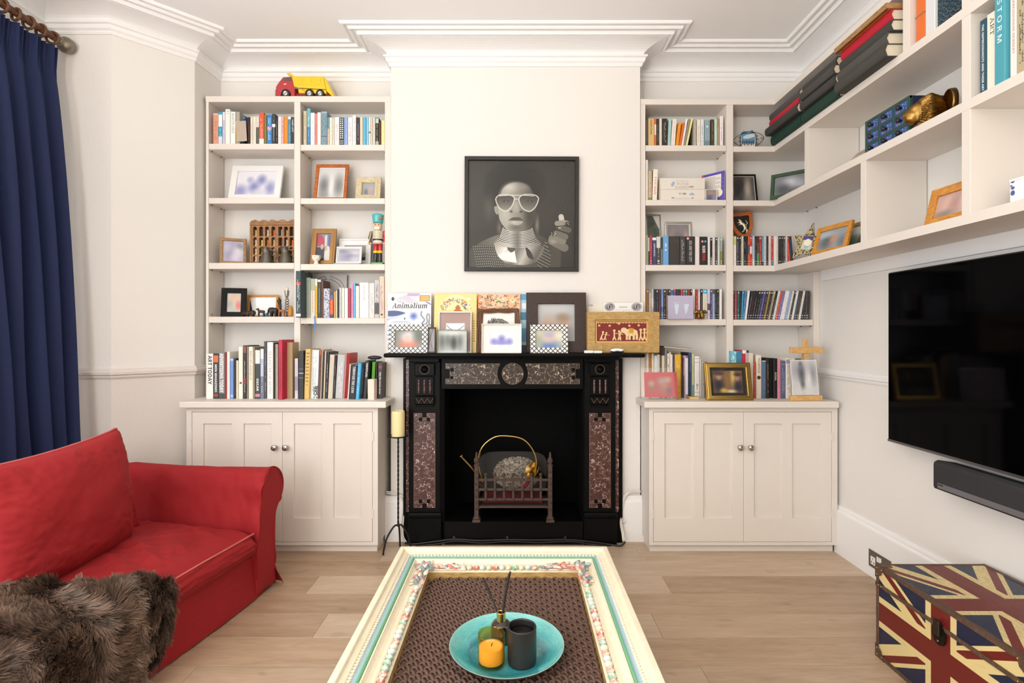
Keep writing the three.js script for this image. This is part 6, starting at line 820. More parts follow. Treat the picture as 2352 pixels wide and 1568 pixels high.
// ---------- coffee table ----------
{
  const x0 = -.505, x1 = .402, z0 = -2.335, z1 = -1.06, cx = (x0 + x1) / 2, cz = (z0 + z1) / 2, w = (x1 - x0) / 2, l = (z1 - z0) / 2;
  const t = thing('coffee_table', 'painted cream carved-frame coffee table with brown iron lattice top', 'coffee table', [cx, 0, cz]);
  const path = [[-w, l], [-w, -l], [w, -l], [w, l]];
  const creamT = noiseTex(256, (u, v) => { const s = wrapN(u, v, 3), k = wrapN(u, v, 14, 3), ch = k > .6 ? .74 : 1; return [236 * ch + 8 * s, 226 * ch + 9 * s, 200 * ch + 12 * s]; }); creamT.repeat.set(3, 3);
  const cream = new THREE.MeshStandardMaterial({ map: creamT, roughness: .6, bumpMap: creamT, bumpScale: .0008 }), blue = M('#a9c6d2', .6), green = M('#6fae86', .55), raw = wood.raw;
  const cr = (pr, mat, name) => mesh(name, sweep(path, pr, true), mat, t);
  cr([[0, .3], [0, .447], [.003, .45], [.02, .45], [.0225, .448], [.0235, .442]], cream, 'rim');
  cr([[.0235, .442], [.025, .4385], [.04, .4365], [.0425, .434], [.0435, .428], [.046, .427]], cream, 'rim_step');
  cr([[.046, .427], [.047, .4285], [.065, .4265], [.066, .426]], blue, 'dentil_band');
  cr([[.066, .426], [.067, .431], [.071, .432], [.075, .43], [.0765, .424]], green, 'stripe');
  cr([[.0765, .424], [.077, .428], [.082, .428], [.084, .423], [.09, .416], [.1, .412], [.11, .413], [.115, .411], [.117, .405], [.142, .402], [.145, .4]], cream, 'inner_frame');
  cr([[.145, .4], [.146, .362], [.15, .345]], raw, 'inner_edge');
  // scalloped dentils
  const dg = (() => { const g = new THREE.CylinderGeometry(.0056, .0062, .006, 10, 1); return g; })();
  const dm = M('#e6dfc8', .6), step = .0145;
  const dent = []; for (const [a, b, nx, nz] of [[[-w, l], [-w, -l], 1, 0], [[-w, -l], [w, -l], 0, 1], [[w, -l], [w, l], -1, 0]]) { const L = Math.hypot(b[0] - a[0], b[1] - a[1]), n = Math.floor((L - .1) / step); for (let k = 0; k < n; k++) { const q = (.05 + k * step + step / 2) / L, g = dg.clone(); g.rotateY(Math.atan2(nx, nz) - Math.PI / 2 + Math.PI / 2 - Math.PI / 2); g.translate(a[0] + (b[0] - a[0]) * q + nx * .0475, .4305, a[1] + (b[1] - a[1]) * q + nz * .0475); dent.push(g); } }
  const dmesh = mesh('dentils', join(dent), dm, t); dmesh.userData.kind = 'stuff';
  // beads
  const bg = new THREE.SphereGeometry(.0125, 14, 10), bc = ['#e0d8c0', '#7fb092', '#c9675a', '#b4cdd4', '#d8caa4', '#8fb8a0', '#d28a78', '#c4d6cc'].map((k) => new THREE.MeshStandardMaterial({ roughness: .45, map: tex(64, 32, (c) => { c.fillStyle = '#e9e4d2'; c.fillRect(0, 0, 64, 32); for (let i = 0; i < 90; i++) { c.globalAlpha = .6; c.fillStyle = k; c.beginPath(); c.ellipse(64 * rnd(), 32 * Math.sqrt(rnd()) * .95, 5 * rnd() + 2, 3 * rnd() + 2, rnd() * 3, 0, TAU); c.fill(); } c.globalAlpha = 1; }) })); let bi = 0;
  for (const [ax, az, bx2, bz, skip] of [[-w + .128, l - .13, -w + .128, -l + .13, .16], [-w + .13, -l + .128, w - .13, -l + .128, .13], [w - .128, -l + .13, w - .128, l - .13, .16]]) { const L = Math.hypot(bx2 - ax, bz - az), n = Math.floor((L - 2 * skip) / .027); for (let k = 0; k <= n; k++) { const q = (skip + k * .027) / L; const m = mesh('bead', bg, bc[(bi++ * 5 + Math.floor(rnd() * 3)) % 8], t, [ax + (bx2 - ax) * q, .412, az + (bz - az) * q]); m.scale.set(1, .85, 1); } }
  // carved leaves in the far corners
  const lg = surf((u, v) => { const t = v, s = 2 * u - 1, wd = .0085 * Math.sin(Math.PI * Math.pow(t, .75)) * (1 + .18 * Math.sin(t * 26)); return [.034 * t, .0015 + .0075 * (1 - Math.pow(Math.abs(s), 1.3)) * Math.sin(Math.PI * Math.min(1, t * 1.05)) + .006 * t * t, -wd * s]; }, 8, 12), lc = ['#cf8474', '#a9b4b2', '#e6dcc4', '#dfb4a4', '#7f9296'].map((c) => M(c, .6, { side: THREE.DoubleSide })); for (const sx of [-1, 1]) { mesh('carving_base', cb(sx * (w - .2) - .1, sx * (w - .2) + .1, .402, .4115, -l + .112, -l + .142, .004), M('#e3cdb8', .6), t); mesh('carving_base', cb(sx * (w - .127) - .015, sx * (w - .127) + .015, .402, .4115, -l + .1, -l + .3, .004), M('#e3cdb8', .6), t); }
  for (const sx of [-1, 1]) for (const [ex, ez] of [[1, 0], [0, 1]]) for (let k = 0; k < 30; k++) { const q = .1 + k * .0064, off = .125 + .014 * (k % 3 - 1), X = sx * (w - (ex ? q : off)), Z = -l + (ex ? off : q); const m = mesh('leaf', lg, lc[(k * 3 + ex + Math.floor(rnd() * 2)) % 5], t, [X, .4135 + .002 * (k % 2), Z]); m.rotation.set(rr(-.3, .3), (ex ? 0 : -1.57) + rr(-.9, .9) + (k % 3 ? Math.PI : 0), 0); m.scale.setScalar(rr(.8, 1.25) * (1 - k * .008)); }
  // iron lattice: every row a wire that bends over and under, with short slanting links between
  const iron = M('#6a5044', .55, { metalness: .15, bumpMap: slateBump, bumpScale: .001 }), wi = w - .147, li = l - .147, per = .039, rs = .0215, Y = .373;
  const rows = Math.floor(2 * li / rs), link0 = new THREE.TubeGeometry(new THREE.CatmullRomCurve3([V(-.009, -.004, -.012), V(-.004, .003, -.006), V(.004, .003, .006), V(.009, -.004, .013)]), 6, .0048, 6, false);
  for (let r = 0; r < rows; r++) {
    const zc = -li + r * rs + .01, pts = [], n = Math.round(2 * wi / per * 9), ph = (r % 2) * Math.PI, parts = [];
    for (let i = 0; i <= n; i++) { const x = -wi + 2 * wi * i / n, p = x / per * TAU + ph; pts.push(V(x, Y - .002 + .0055 * Math.cos(p), zc - .0052 * Math.cos(p))); }
    parts.push(new THREE.TubeGeometry(new THREE.CatmullRomCurve3(pts), n, .0044, 6, false));
    for (let k = Math.ceil((-wi + .01) / per); k * per < wi - .012; k++) { const xx = (k + .5 - ph / TAU) * per; if (xx < -wi + .01 || xx > wi - .01) continue; const g = link0.clone(); g.translate(xx, Y + .0045, zc + .002); parts.push(g); }
    mesh('lattice_bar', join(parts), iron, t);
  }
  mesh('base_board', tri(bx(-w + .14, w - .14, .335, .35, -l + .14, l - .14)), M('#a58c7c', .7), t);
  for (const sx of [-1, 1]) for (const sz of [-1, 1]) mesh('leg', tri(cb(sx * (w - .05) - .04, sx * (w - .05) + .04, 0, .33, sz * (l - .05) - .04, sz * (l - .05) + .04, .006)), cream, t);
  mesh('apron', tri(join([bx(-w + .01, w - .01, .3, .335, -l + .01, -l + .1), bx(-w + .01, w - .01, .3, .335, l - .1, l - .01), bx(-w + .01, -w + .1, .3, .335, -l + .1, l - .1), bx(w - .1, w - .01, .3, .335, -l + .1, l - .1)])), cream, t);
}
// ---------- dish with candles and reed diffuser ----------
const DY = .3815;
{
  const D = 1.645, c = [PX(1164, D), DY, -D];
  const gt = tex(256, 512, (k, w, h) => { for (let y = 0; y < h; y++) { const v = y / h, st = [[0, [164, 205, 196]], [.12, [133, 203, 198]], [.4, [96, 190, 190]], [.52, [60, 165, 172]], [.6, [38, 120, 132]], [.7, [44, 140, 150]], [1, [70, 160, 166]]]; let i = 0; while (i < st.length - 2 && v > st[i + 1][0]) i++; const q = (v - st[i][0]) / (st[i + 1][0] - st[i][0]); k.fillStyle = `rgb(${st[i][1].map((a, j) => Math.round(a + (st[i + 1][1][j] - a) * q))})`; k.fillRect(0, y, w, 1); } for (let n = 0; n < 9000; n++) { k.globalAlpha = .07; k.fillStyle = rnd() < .5 ? '#e6fffa' : '#0d5560'; k.fillRect(w * rnd(), h * (.05 + .95 * rnd()), 2 + 4 * rnd(), 2 + 5 * rnd()); } });
  const g = thing('dish', 'wide turquoise glazed ceramic dish on the coffee table lattice', 'dish', c);
  const prof = [[.177, .047], [.1745, .0475], [.168, .041], [.155, .031], [.135, .022], [.11, .0145], [.085, .0105], [.05, .009], [0, .009]];
  const inside = lathe(prof.slice().reverse(), 72), uv = inside.attributes.uv; mesh('glaze', inside, new THREE.MeshPhysicalMaterial({ map: gt, roughness: .22, clearcoat: .8, clearcoatRoughness: .12, side: THREE.DoubleSide }), g);
  mesh('body', lathe([[0, 0], [.09, 0], [.095, .004], [.13, .014], [.16, .03], [.1775, .044], [.178, .0465], [.177, .047]], 72), M('#4b3d34', .6, { side: THREE.DoubleSide }), g);
  const inner = DY + .0105;
  const a = P(1128, 1530, 1.575), am = thing('amber_candle', 'amber glass tumbler candle with yellow wax, in the turquoise dish', 'candle', [a.x, inner, -1.592]);
  mesh('tumbler', lathe([[0, 0], [.036, 0], [.04, .004], [.041, .012], [.041, .09], [.0405, .0935], [.0385, .0935], [.038, .09], [.038, .014], [.036, .011], [0, .01]], 48), M('#fae3a6', .03, { transmission: 1, thickness: 0, ior: 1.45 }), am);
  mesh('wax', lathe([[0, .0115], [.0358, .0115], [.0374, .015], [.0374, .056], [.03, .0545], [0, .0545]], 40), M('#fbeebc', .5), am);
  mesh('wick', tube([[0, .054, 0], [.001, .06, 0], [.004, .064, .001]], .0012, 6, 5), M('#1c1814', .9), am);
  const b = P(1198.5, 1530, 1.6), bk = thing('black_candle', 'matt black candle jar standing in the turquoise dish', 'candle', [b.x + .0005, inner, -1.6]);
  mesh('jar', lathe([[0, 0], [.038, 0], [.042, .003], [.0435, .01], [.0435, .108], [.0425, .111], [.0395, .111], [.0388, .107], [.0388, .012], [0, .012]], 48), M('#232120', .42), bk);
  mesh('wax', lathe([[0, .012], [.0383, .012], [.0383, .093], [.034, .09], [0, .0895]], 40), M('#141214', .12), bk);
  const dD = 1.715, df = thing('reed_diffuser', 'dark glass reed diffuser with gold collar and two black reeds', 'diffuser', [PX(1151, dD), DY + .0125, -dD]);
  mesh('bottle', lathe([[0, 0], [.03, 0], [.033, .004], [.033, .05], [.028, .058], [.016, .062], [.013, .064], [.013, .07], [0, .07]], 32), M('#1c1715', .08, { clearcoat: 1 }), df);
  mesh('collar', lathe([[.0085, .062], [.0145, .062], [.0148, .064], [.0148, .09], [.014, .0915], [.009, .0915], [.0085, .088], [.0085, .062]], 32), M('#d9b777', .25, { metalness: 1 }), df);
  const e1 = P(1109, 1326, 1.76).sub(df.position), e2 = P(1172, 1312, 1.76).sub(df.position);
  mesh('reed', tube([[-.002, .066, .002], [e1.x * .5, (.066 + e1.y) / 2, e1.z / 2], e1], .0034, 12, 7), M('#1b1614', .7), df); mesh('reed', tube([[.003, .066, .001], [e2.x * .5, (.066 + e2.y) / 2, e2.z / 2], e2], .0034, 12, 7), M('#1b1614', .7), df);
  mesh('reed', tube([[.001, .066, .004], [e2.x * .5 - .003, (.066 + e2.y) / 2, e2.z / 2 + .003], [e2.x - .004, e2.y - .006, e2.z + .004]], .0034, 12, 7), M('#1b1614', .7), df);
}

// ---------- smooth bodies from tapered bones ----------
const { MarchingCubes } = await import('three/addons/objects/MarchingCubes.js');
function bones(list, res = 40, k = .12, disp) {                              // list of [ax,ay,az,ra, bx,by,bz,rb]; k is the blend width
  const lo = [1e9, 1e9, 1e9], hi = [-1e9, -1e9, -1e9];
  for (const b of list) for (const o of [0, 4]) for (let i = 0; i < 3; i++) { lo[i] = Math.min(lo[i], b[o + i] - b[o + 3]); hi[i] = Math.max(hi[i], b[o + i] + b[o + 3]); }
  const c = lo.map((v, i) => (v + hi[i]) / 2), s = Math.max(...hi.map((v, i) => v - lo[i])) / 2 * 1.16, mc = new MarchingCubes(res, new THREE.MeshBasicMaterial(), false, false, 60000); mc.isolation = 0;
  const hs = res / 2;
  for (let z = 0; z < res; z++) for (let y = 0; y < res; y++) for (let x = 0; x < res; x++) {
    const p = [(x - hs) / hs * s + c[0], (y - hs) / hs * s + c[1], (z - hs) / hs * s + c[2]]; let d = 1e9;
    for (const b of list) { const ab = [b[4] - b[0], b[5] - b[1], b[6] - b[2]], ap = [p[0] - b[0], p[1] - b[1], p[2] - b[2]], L = ab[0] ** 2 + ab[1] ** 2 + ab[2] ** 2, t = L ? Math.max(0, Math.min(1, (ap[0] * ab[0] + ap[1] * ab[1] + ap[2] * ab[2]) / L)) : 0, e = Math.hypot(ap[0] - ab[0] * t, ap[1] - ab[1] * t, ap[2] - ab[2] * t) - (b[3] + (b[7] - b[3]) * t), h = Math.max(0, Math.min(1, .5 + .5 * (d - e) / k)); d = d * (1 - h) + e * h - k * h * (1 - h); }
    mc.field[x + y * res + z * res * res] = -(d + (disp ? disp(...p) : 0)) * 40;
  }
  mc.update(); const n = mc.count, g = new THREE.BufferGeometry(), pos = new Float32Array(n * 3); for (let i = 0; i < n * 3; i++) pos[i] = mc.positionArray[i] * s + c[i % 3];
  g.setAttribute('position', new THREE.BufferAttribute(pos, 3)); g.setAttribute('normal', new THREE.BufferAttribute(mc.normalArray.slice(0, n * 3), 3)); let q = mergeVertices((g.deleteAttribute('normal'), g), s * .002); q.computeVertexNormals(); return q;
}
const bronze = M('#8a6a38', .3, { metalness: 1 }), pewter = M('#6e6a60', .45, { metalness: .75 }), darkWood = M('#33241c', .45), midWood = M('#a8683a', .5);

// ---------- toy truck ----------
{
  const D = 3.6, s = D / F / 4.6125, ox = 1190, oy = 375, q = (x, y) => [(x - ox) * s, (oy - y) * s + .004], t = thing('toy_truck', 'old red and yellow toy tipper truck on top of the bookcase', 'toy', [PX(440 + ox / 4.6125, D), 2.984, -D - .07]);
  const red = M('#b5323a', .35, { clearcoat: .5 }), yel = M('#f2c81e', .35, { clearcoat: .5 }), blk = M('#1d1c1b', .6), chrome = M('#c9c9c9', .2, { metalness: 1 }), wd = .13;
  const ex = (pts, w, name, mat, par, z = 0, b = .004, holes = []) => { const g = ext(pts.map((p) => q(...p)), w, b, holes.map((h) => h.map((p) => q(...p))), 2); g.translate(0, 0, z - w / 2); return mesh(name, g, mat, par); };
  const cab = ex([[890, 372], [886, 330], [888, 262], [905, 232], [962, 158], [1064, 152], [1078, 180], [1090, 275], [1086, 372], [1048, 372], [1040, 318], [1020, 302], [965, 302], [945, 320], [938, 372]], wd, 'cab', red, t, 0, .005, []);
  for (const z of [wd / 2 + .0008, -wd / 2 - .0008]) { ex([[972, 196], [985, 166], [1046, 162], [1054, 200]], .002, 'side_window', M('#5d5a52', .08), cab, z, 0); ex([[972, 226], [1002, 226], [1002, 242], [972, 242]], .0016, 'decal', M('#e8a090', .5), cab, z, 0); }
  ex([[904, 228], [955, 162], [962, 166], [916, 236]], wd - .02, 'windscreen', M('#b9b48c', .1), cab, 0, 0);
  ex([[880, 366], [880, 292], [890, 292], [890, 366]], wd + .006, 'bumper', chrome, cab, 0, .002);
  ex([[1080, 372], [1080, 312], [1440, 322], [1470, 372]], wd - .05, 'chassis', M('#8f2a30', .45), t, 0, .003);
  const bed = ex([[1006, 122], [1042, 112], [1096, 154], [1396, 156], [1424, 290], [1128, 272], [1086, 262], [1062, 158]], wd + .014, 'tipper_bed', yel, t, 0, .004);
  ex([[1122, 276], [1420, 292], [1424, 328], [1126, 322]], wd - .01, 'bed_floor', yel, bed, 0, .003);
  ex([[1398, 158], [1410, 160], [1502, 352], [1498, 376], [1430, 310]], wd + .012, 'tailgate', yel, bed, 0, .003);
  for (let k = 0; k < 3; k++) for (const z of [wd / 2 + .0085, -wd / 2 - .0085]) ex([[1112 + k * 100, 176], [1172 + k * 98, 176], [1172 + k * 98, 240], [1112 + k * 100, 240]], .003, 'side_panel', yel, bed, z, .001);
  mesh('tip_bar', tube([[...q(1090, 280), wd / 2 + .006], [...q(1160, 285), wd / 2 + .01], [...q(1205, 320), wd / 2 + .008]], .002, 10, 6), chrome, t);
  for (const [x, y, r] of [[992, 350, 47], [1246, 352, 47], [1358, 350, 45]]) for (const sg of [1, -1]) { const R = r * s, p = q(x, 372 - r * .96), tg = lathe([[R * .55, -.012], [R * .9, -.012], [R, -.008], [R, .008], [R * .9, .012], [R * .55, .012]], 24); tg.rotateX(Math.PI / 2); const w = mesh('wheel', tg, blk, t, [p[0], p[1] - .004 + .001, sg * (wd / 2 - .008)]); const hb = lathe([[0, .009], [R * .2, .01], [R * .3, .006], [R * .5, .009], [R * .58, .012], [R * .58, -.01], [0, -.01]], 20); hb.rotateX(sg * Math.PI / 2); mesh('hub', hb, chrome, w); }
}
// ---------- frames and ornaments, curtain-side bookcase ----------
const S2 = LS.s2, S3 = LS.s3, S4 = LS.s4;
frame({ label: 'wide white photo frame with blurred purple figures, curtain bay', x0: 522, x1: 641, yt: 375, D: 3.625, base: S2, mw: 14, mat: M('#efeeec', .4), dep: .02, lean: 15, cell: soft('#e9e9ef', [[.12, .8, .2, .3, '#8d92c4'], [.45, .65, .17, .3, '#7d82bc'], [.33, .35, .1, .16, '#a9aed4'], [.62, .35, .14, .25, '#7f84bd'], [.85, .7, .16, .35, '#8a8fc2'], [.6, .85, .2, .2, '#d6d6e4']]) });
frame({ label: 'orange wooden photo frame with grey picture, chimney bay of truck bookcase', x0: 718.6, x1: 794.5, yt: 372.5, D: 3.625, base: S2 - .002, mw: 7.5, mat: wood.orange, dep: .018, lean: 13, mount: ['#f0eeea', 2], cell: soft('#d5d6d6', [[.2, .6, .25, .4, '#6d7070'], [.8, .6, .25, .45, '#7a7c7c'], [.2, .95, .3, .25, '#8d8f8f'], [.5, .6, .12, .5, '#e6e6e6']]) });
frame({ label: 'small cream moulded photo frame beside the orange wooden frame', x0: 815, x1: 872.5, yt: 404, D: 3.63, base: S2 - .002, mw: 14, mat: wood.cream, dep: .02, lean: 13, step: .55, cell: soft('#a5a9ad', [[.5, .6, .3, .4, '#c9a49c'], [.3, .7, .2, .3, '#6a6f76'], [.7, .4, .2, .2, '#b8b4b8']]) });
frame({ label: 'pine photo frame with lilac picture, next to the display cabinet', x0: 510, x1: 560.5, yt: 546, D: 3.63, base: S3, mw: 6.5, mat: wood.tan, dep: .016, lean: 8, turn: 24, cell: soft('#a9a6b8', [[.4, .6, .4, .5, '#8a86a8'], [.6, .8, .3, .3, '#d2c9dc'], [.8, .3, .2, .2, '#5f6470'], [.7, .5, .3, .3, '#d6d2da'], [.2, .3, .3, .3, '#b8b4c9']]) });
frame({ label: 'carved gold-brown frame with a colourful wedding photograph', x0: 711, x1: 767, yt: 522.5, D: 3.63, base: S3 - .008, mw: 12, mat: M('#a67c48', .5, { metalness: .3, bumpMap: napT, bumpScale: .004 }), dep: .018, lean: 11, step: .35, cell: pic((c) => { c.fillStyle = '#8c93a0'; c.fillRect(0, 0, 1, 1); c.fillStyle = '#b23a58'; c.beginPath(); c.arc(.15, .45, .42, Math.PI, TAU); c.fill(); c.fillStyle = '#2b2d3c'; c.fillRect(0, .5, .55, .5); c.fillStyle = '#dcd9d2'; c.beginPath(); c.ellipse(.78, .8, .2, .35, 0, 0, TAU); c.fill(); c.fillStyle = '#caa88f'; c.beginPath(); c.arc(.38, .48, .1, 0, TAU); c.fill(); c.beginPath(); c.arc(.68, .55, .08, 0, TAU); c.fill(); c.fillStyle = '#d9d8d4'; c.fillRect(.55, .05, .14, .4); c.fillStyle = '#5c6c9a'; c.fillRect(.78, .05, .22, .4); }) });
frame({ label: 'white photo frame with grey and black picture behind the silver frame', x0: 776, x1: 850, yt: 547, D: 3.7, base: S3 - .008, mw: 4, mat: M('#f1f0ee', .4), dep: .014, lean: 8, mount: ['#f4f3f1', 8, 1.4], cell: pic((c) => { c.fillStyle = '#8d8e90'; c.fillRect(0, 0, 1, 1); c.fillStyle = '#26241f'; c.fillRect(0, .78, 1, .22); c.fillStyle = '#c9c8c6'; c.beginPath(); c.ellipse(.75, .5, .06, .2, 0, 0, TAU); c.fill(); }) });
frame({ label: 'small silver photo frame with pale grey picture, in front of the white one', x0: 770, x1: 829, yt: 565, D: 3.61, base: S3 + .001, mw: 3.5, mat: M('#d6d6d8', .3, { metalness: .6 }), dep: .014, lean: 13, mount: ['#e9e9ea', 2], cell: soft('#b4b3c0', [[.5, .6, .5, .4, '#8d8ca8'], [.2, .2, .3, .2, '#8c8a9c'], [.8, .3, .3, .2, '#d0d0d4'], [.8, .8, .3, .3, '#c9c9d2']]) });
flatBook('thin blue and white notebook under the silver photo frame', PX(767, 3.585), PX(826, 3.585), S3 - .008, .008, 3.585, .09, '#9fb3d6');
frame({ label: 'black photo frame with red and beige picture, curtain bay low shelf', x0: 510, x1: 561, yt: 660.5, D: 3.625, base: S4, mw: 12, mat: M('#0c0b0b', .5, { specularIntensity: .4, ior: 1.45 }), dep: .018, lean: 9, turn: 16, cell: soft('#c2bdb0', [[.5, .25, .4, .25, '#d9a888'], [.8, .65, .25, .3, '#d8504c'], [.2, .6, .3, .3, '#9a9a98'], [.4, .9, .4, .2, '#a9b0a4']]) });
frame({ label: 'thin gold frame around white glass behind the carved animals', x0: 566, x1: 637, yt: 677, D: 3.72, base: S4, mw: 5, mat: wood.honey, dep: .014, lean: 5, cell: pic((c) => { c.fillStyle = '#f3f2f0'; c.fillRect(0, 0, 1, 1); c.fillStyle = '#22243a'; c.beginPath(); c.moveTo(0, .05); c.lineTo(.16, 1); c.lineTo(0, 1); c.fill(); }) });
// pine display cabinet of small chess figures
{
  const D = 3.685, k = D / F, x0 = 580, xs = 641, x1 = 690, cab = thing('display_cabinet', 'scalloped pine display cabinet with arched niches of chess figures', 'cabinet', [PX(641, D), S3, -D]);
  const X = (x) => (x - xs) * k, Yp = (y) => PY(y, D) - S3, cols = [590.4, 604.3, 617.7, 632], cols2 = [649, 661.5, 674], rowsY = [[522, 544], [546.5, 566.5], [569, 586], [588.5, 602.5]], pcs = [];
  const half = (a, b, cs, dz, nm) => {
    const n = Math.round((b - a) / 20.4), top = []; for (let i = 0; i < n; i++) for (let j = 0; j <= 6; j++) { const t = j / 6, xx = b - (b - a) * (i + t) / n; top.push([X(xx), Yp(511 - 4.6 * Math.sin(t * Math.PI))]); }
    const holes = []; for (const cx of cs) for (const [ya, yb] of rowsY) { const h = [], r = 4.4; for (let j = 0; j <= 8; j++) { const an = Math.PI * j / 8; h.push([X(cx + r * Math.cos(an)), Yp(ya + r * (1 - Math.sin(an)) * .9)]); } h.push([X(cx - r), Yp(yb)], [X(cx + r), Yp(yb)]); if (cx + r < b - 1) { holes.push(h); pcs.push([cx, yb]); } }
    const g = ext([[X(a), .0], [X(b), .0], ...top], .03, 0, holes); g.translate(0, 0, dz); const m = mesh(nm, tri(g), wood.pine, cab); mesh('back_panel', bx(X(a) + .002, X(b) - .002, .004, Yp(516), dz - .004, dz), M('#2a1a12', .8), m); mesh('rail', tri(cb(X(a) - .003, X(b) + .002, Yp(519), Yp(514), dz + .02, dz + .036, .002)), wood.pine, m); mesh('side_post', tri(cb(X(a) - .003, X(a) + .01, 0, Yp(513), dz + .0, dz + .034, .002)), wood.pine, m);
  };
  half(x0, xs - .4, cols, 0, 'left_half'); half(xs + .4, x1, cols2, .004, 'right_half');
  const pg = lathe([[0, 0], [.0088, 0], [.009, .006], [.0065, .012], [.005, .024], [.0068, .03], [.0052, .033], [.0068, .04], [.006, .047], [.003, .051], [0, .052]], 12), hat = lathe([[0, .046], [.0068, .046], [.0052, .052], [.0025, .058], [0, .06]], 10);
  const robe = ['#e0c27c', '#e8b04c', '#262322', '#2c2b30', '#ece8e0', '#e6e2d6', '#d8d4ca', '#e4dcc4', '#e8923c', '#e87a3a', '#e3c978', '#ddd8cc', '#5aa0d0', '#d8743c', '#e3d6a8', '#d0a060'], hd = ['#2a2420', '#403a34', '#8d3a30', '#d84a3c', '#4a86c0'];
  pcs.forEach(([x, y], i) => { const rI = rowsY.findIndex((r) => r[1] === y), cI = Math.floor(i / 4), p = thing('chess_figure', `${hue(robe[(rI * 7 + cI * 3) % 16])} painted chess figure, ${['top', 'second', 'third', 'bottom'][rI]} row, ${ORD[cI]} niche of the pine cabinet`, 'chess piece', [PX(x, D), PY(y, D) + .0008, -D + .012], 0, 'chess figures in the pine display cabinet'); mesh('robe', pg, M(robe[(rI * 7 + cI * 3) % 16], .5), p); mesh('hat', hat, M(hd[(rI * 3 + cI * 2) % 5], .5), p); p.scale.setScalar(.92); });
}
// pewter animal-headed jugs
for (const [x, lab, s] of [[612, 'grey pewter jug with animal-head spout, in front of the pine cabinet', 1], [655.5, 'grey pewter jug with animal-head spout, beside the bookcase divider', 1.02]]) {
  const D = 3.625, j = thing('pewter_jug', lab, 'jug', [PX(x, D), S3, -D], 0, 'pewter animal jugs'); j.scale.setScalar(s);
  mesh('body', lathe([[0, 0], [.044, 0], [.045, .004], [.043, .01], [.036, .04], [.028, .068], [.026, .07], [.027, .074], [0, .075]], 28), pewter, j); mesh('collar', (() => { const g = new THREE.TorusGeometry(.0268, .0022, 6, 28); g.rotateX(Math.PI / 2); return g; })(), M('#8d897e', .35, { metalness: .8 }), j, [0, .072, 0]);
  mesh('head', bones([[0, .078, 0, .026, -.006, .09, 0, .024], [-.006, .092, 0, .02, -.028, .108, 0, .009], [-.004, .098, .012, .008, .002, .112, .016, .005], [-.004, .098, -.012, .008, .002, .112, -.016, .005]], 28, .012), pewter, j); mesh('handle', tube([[.018, .096, 0], [.04, .092, 0], [.06, .075, 0], [.066, .05, 0], [.056, .03, 0]], .0055, 24, 7), pewter, j);
}
// egg cup, nutcracker soldier
{
  const e = thing('egg_cup', 'small white and yellow china cup standing before the carved frame', 'cup', [PX(726.5, 3.6), S3 - .008, -3.6]); mesh('cup', lathe([[0, 0], [.02, 0], [.019, .004], [.013, .012], [.012, .022], [.022, .03], [.029, .042], [.03, .06], [.028, .06], [.026, .045], [.018, .034], [0, .032]], 24), M('#f0ece2', .3), e); for (let k = 0; k < 5; k++) { const a = k / 5 * TAU + .3; mesh('spot', sph(.004, .029 * Math.cos(a), .05, .029 * Math.sin(a), 8), M(k % 2 ? '#e0ac3a' : '#2a2622', .4), e); }
  const D = 3.62, n = thing('nutcracker', 'painted wooden nutcracker soldier in teal hat and red trousers', 'figurine', [PX(868, D), S3 - .008, -D]), w = (c) => M(c, .3, { clearcoat: .4 });
  mesh('base', cb(-.034, .034, 0, .014, -.03, .03, .003), w('#5aa84a'), n); for (const s of [-1, 1]) { const lg = mesh('leg', lathe([[0, .014], [.012, .014], [.0125, .075], [.0115, .085], [0, .085]], 16), w('#17181a'), n, [s * .013, 0, 0]); mesh('boot_cuff', lathe([[.012, .082], [.014, .084], [.014, .098], [.012, .1]], 16), w('#e8c41e'), lg); mesh('thigh', lathe([[.0125, .1], [.014, .102], [.0145, .145], [0, .148]], 16), w('#b8202a'), lg); mesh('foot', cb(-.011, .011, .014, .024, -.01, .024, .004), w('#17181a'), lg); }
  const to = mesh('torso', lathe([[0, .145], [.028, .145], [.029, .165], [.026, .175], [.028, .19], [.031, .225], [.024, .24], [0, .242]], 20), w('#e8e2cf'), n); mesh('belt', lathe([[.0285, .168], [.03, .17], [.03, .178], [.0275, .18]], 20), w('#1c1a1a'), to); for (let k = 0; k < 4; k++) mesh('braid', bx(-.022, .022, .19 + k * .011, .194 + k * .011, .026, .031), w('#b9a45c'), to);
  for (const s of [-1, 1]) { const ar = mesh('arm', bones([[s * .037, .228, 0, .011, s * .044, .19, .002, .0105], [s * .044, .19, .002, .0105, s * .04, .155, .012, .009]], 22, .008), w(s > 0 ? '#c4262e' : '#6a5a48'), n); mesh('hand', sph(.0095, s * .04, .147, .014, 10), w('#e3b48c'), ar); }
  mesh('head', lathe([[0, .24], [.02, .242], [.024, .255], [.024, .29], [0, .292]], 18), w('#e8bf98'), n); mesh('beard', rb(-.016, .016, .243, .262, .016, .027, .004), w('#efe6d2'), n); for (const s of [-1, 1]) mesh('eye', sph(.003, s * .009, .278, .023, 8), w('#1c1a1a'), n); mesh('hat', lathe([[0, .29], [.026, .29], [.03, .3], [.033, .34], [.034, .35], [.02, .356], [0, .357]], 22), w('#4ab8bc'), n); mesh('badge', sph(.012, .02, .322, .026, 10), w('#b08a3a'), n); mesh('baton', tube([[-.03, .29, .02], [-.034, .22, .024], [-.046, .155, .03], [-.052, .118, .034]], .0026, 14, 6), w('#e3cfae'), n);
  n.scale.set(1.18, .97, 1.1);
}
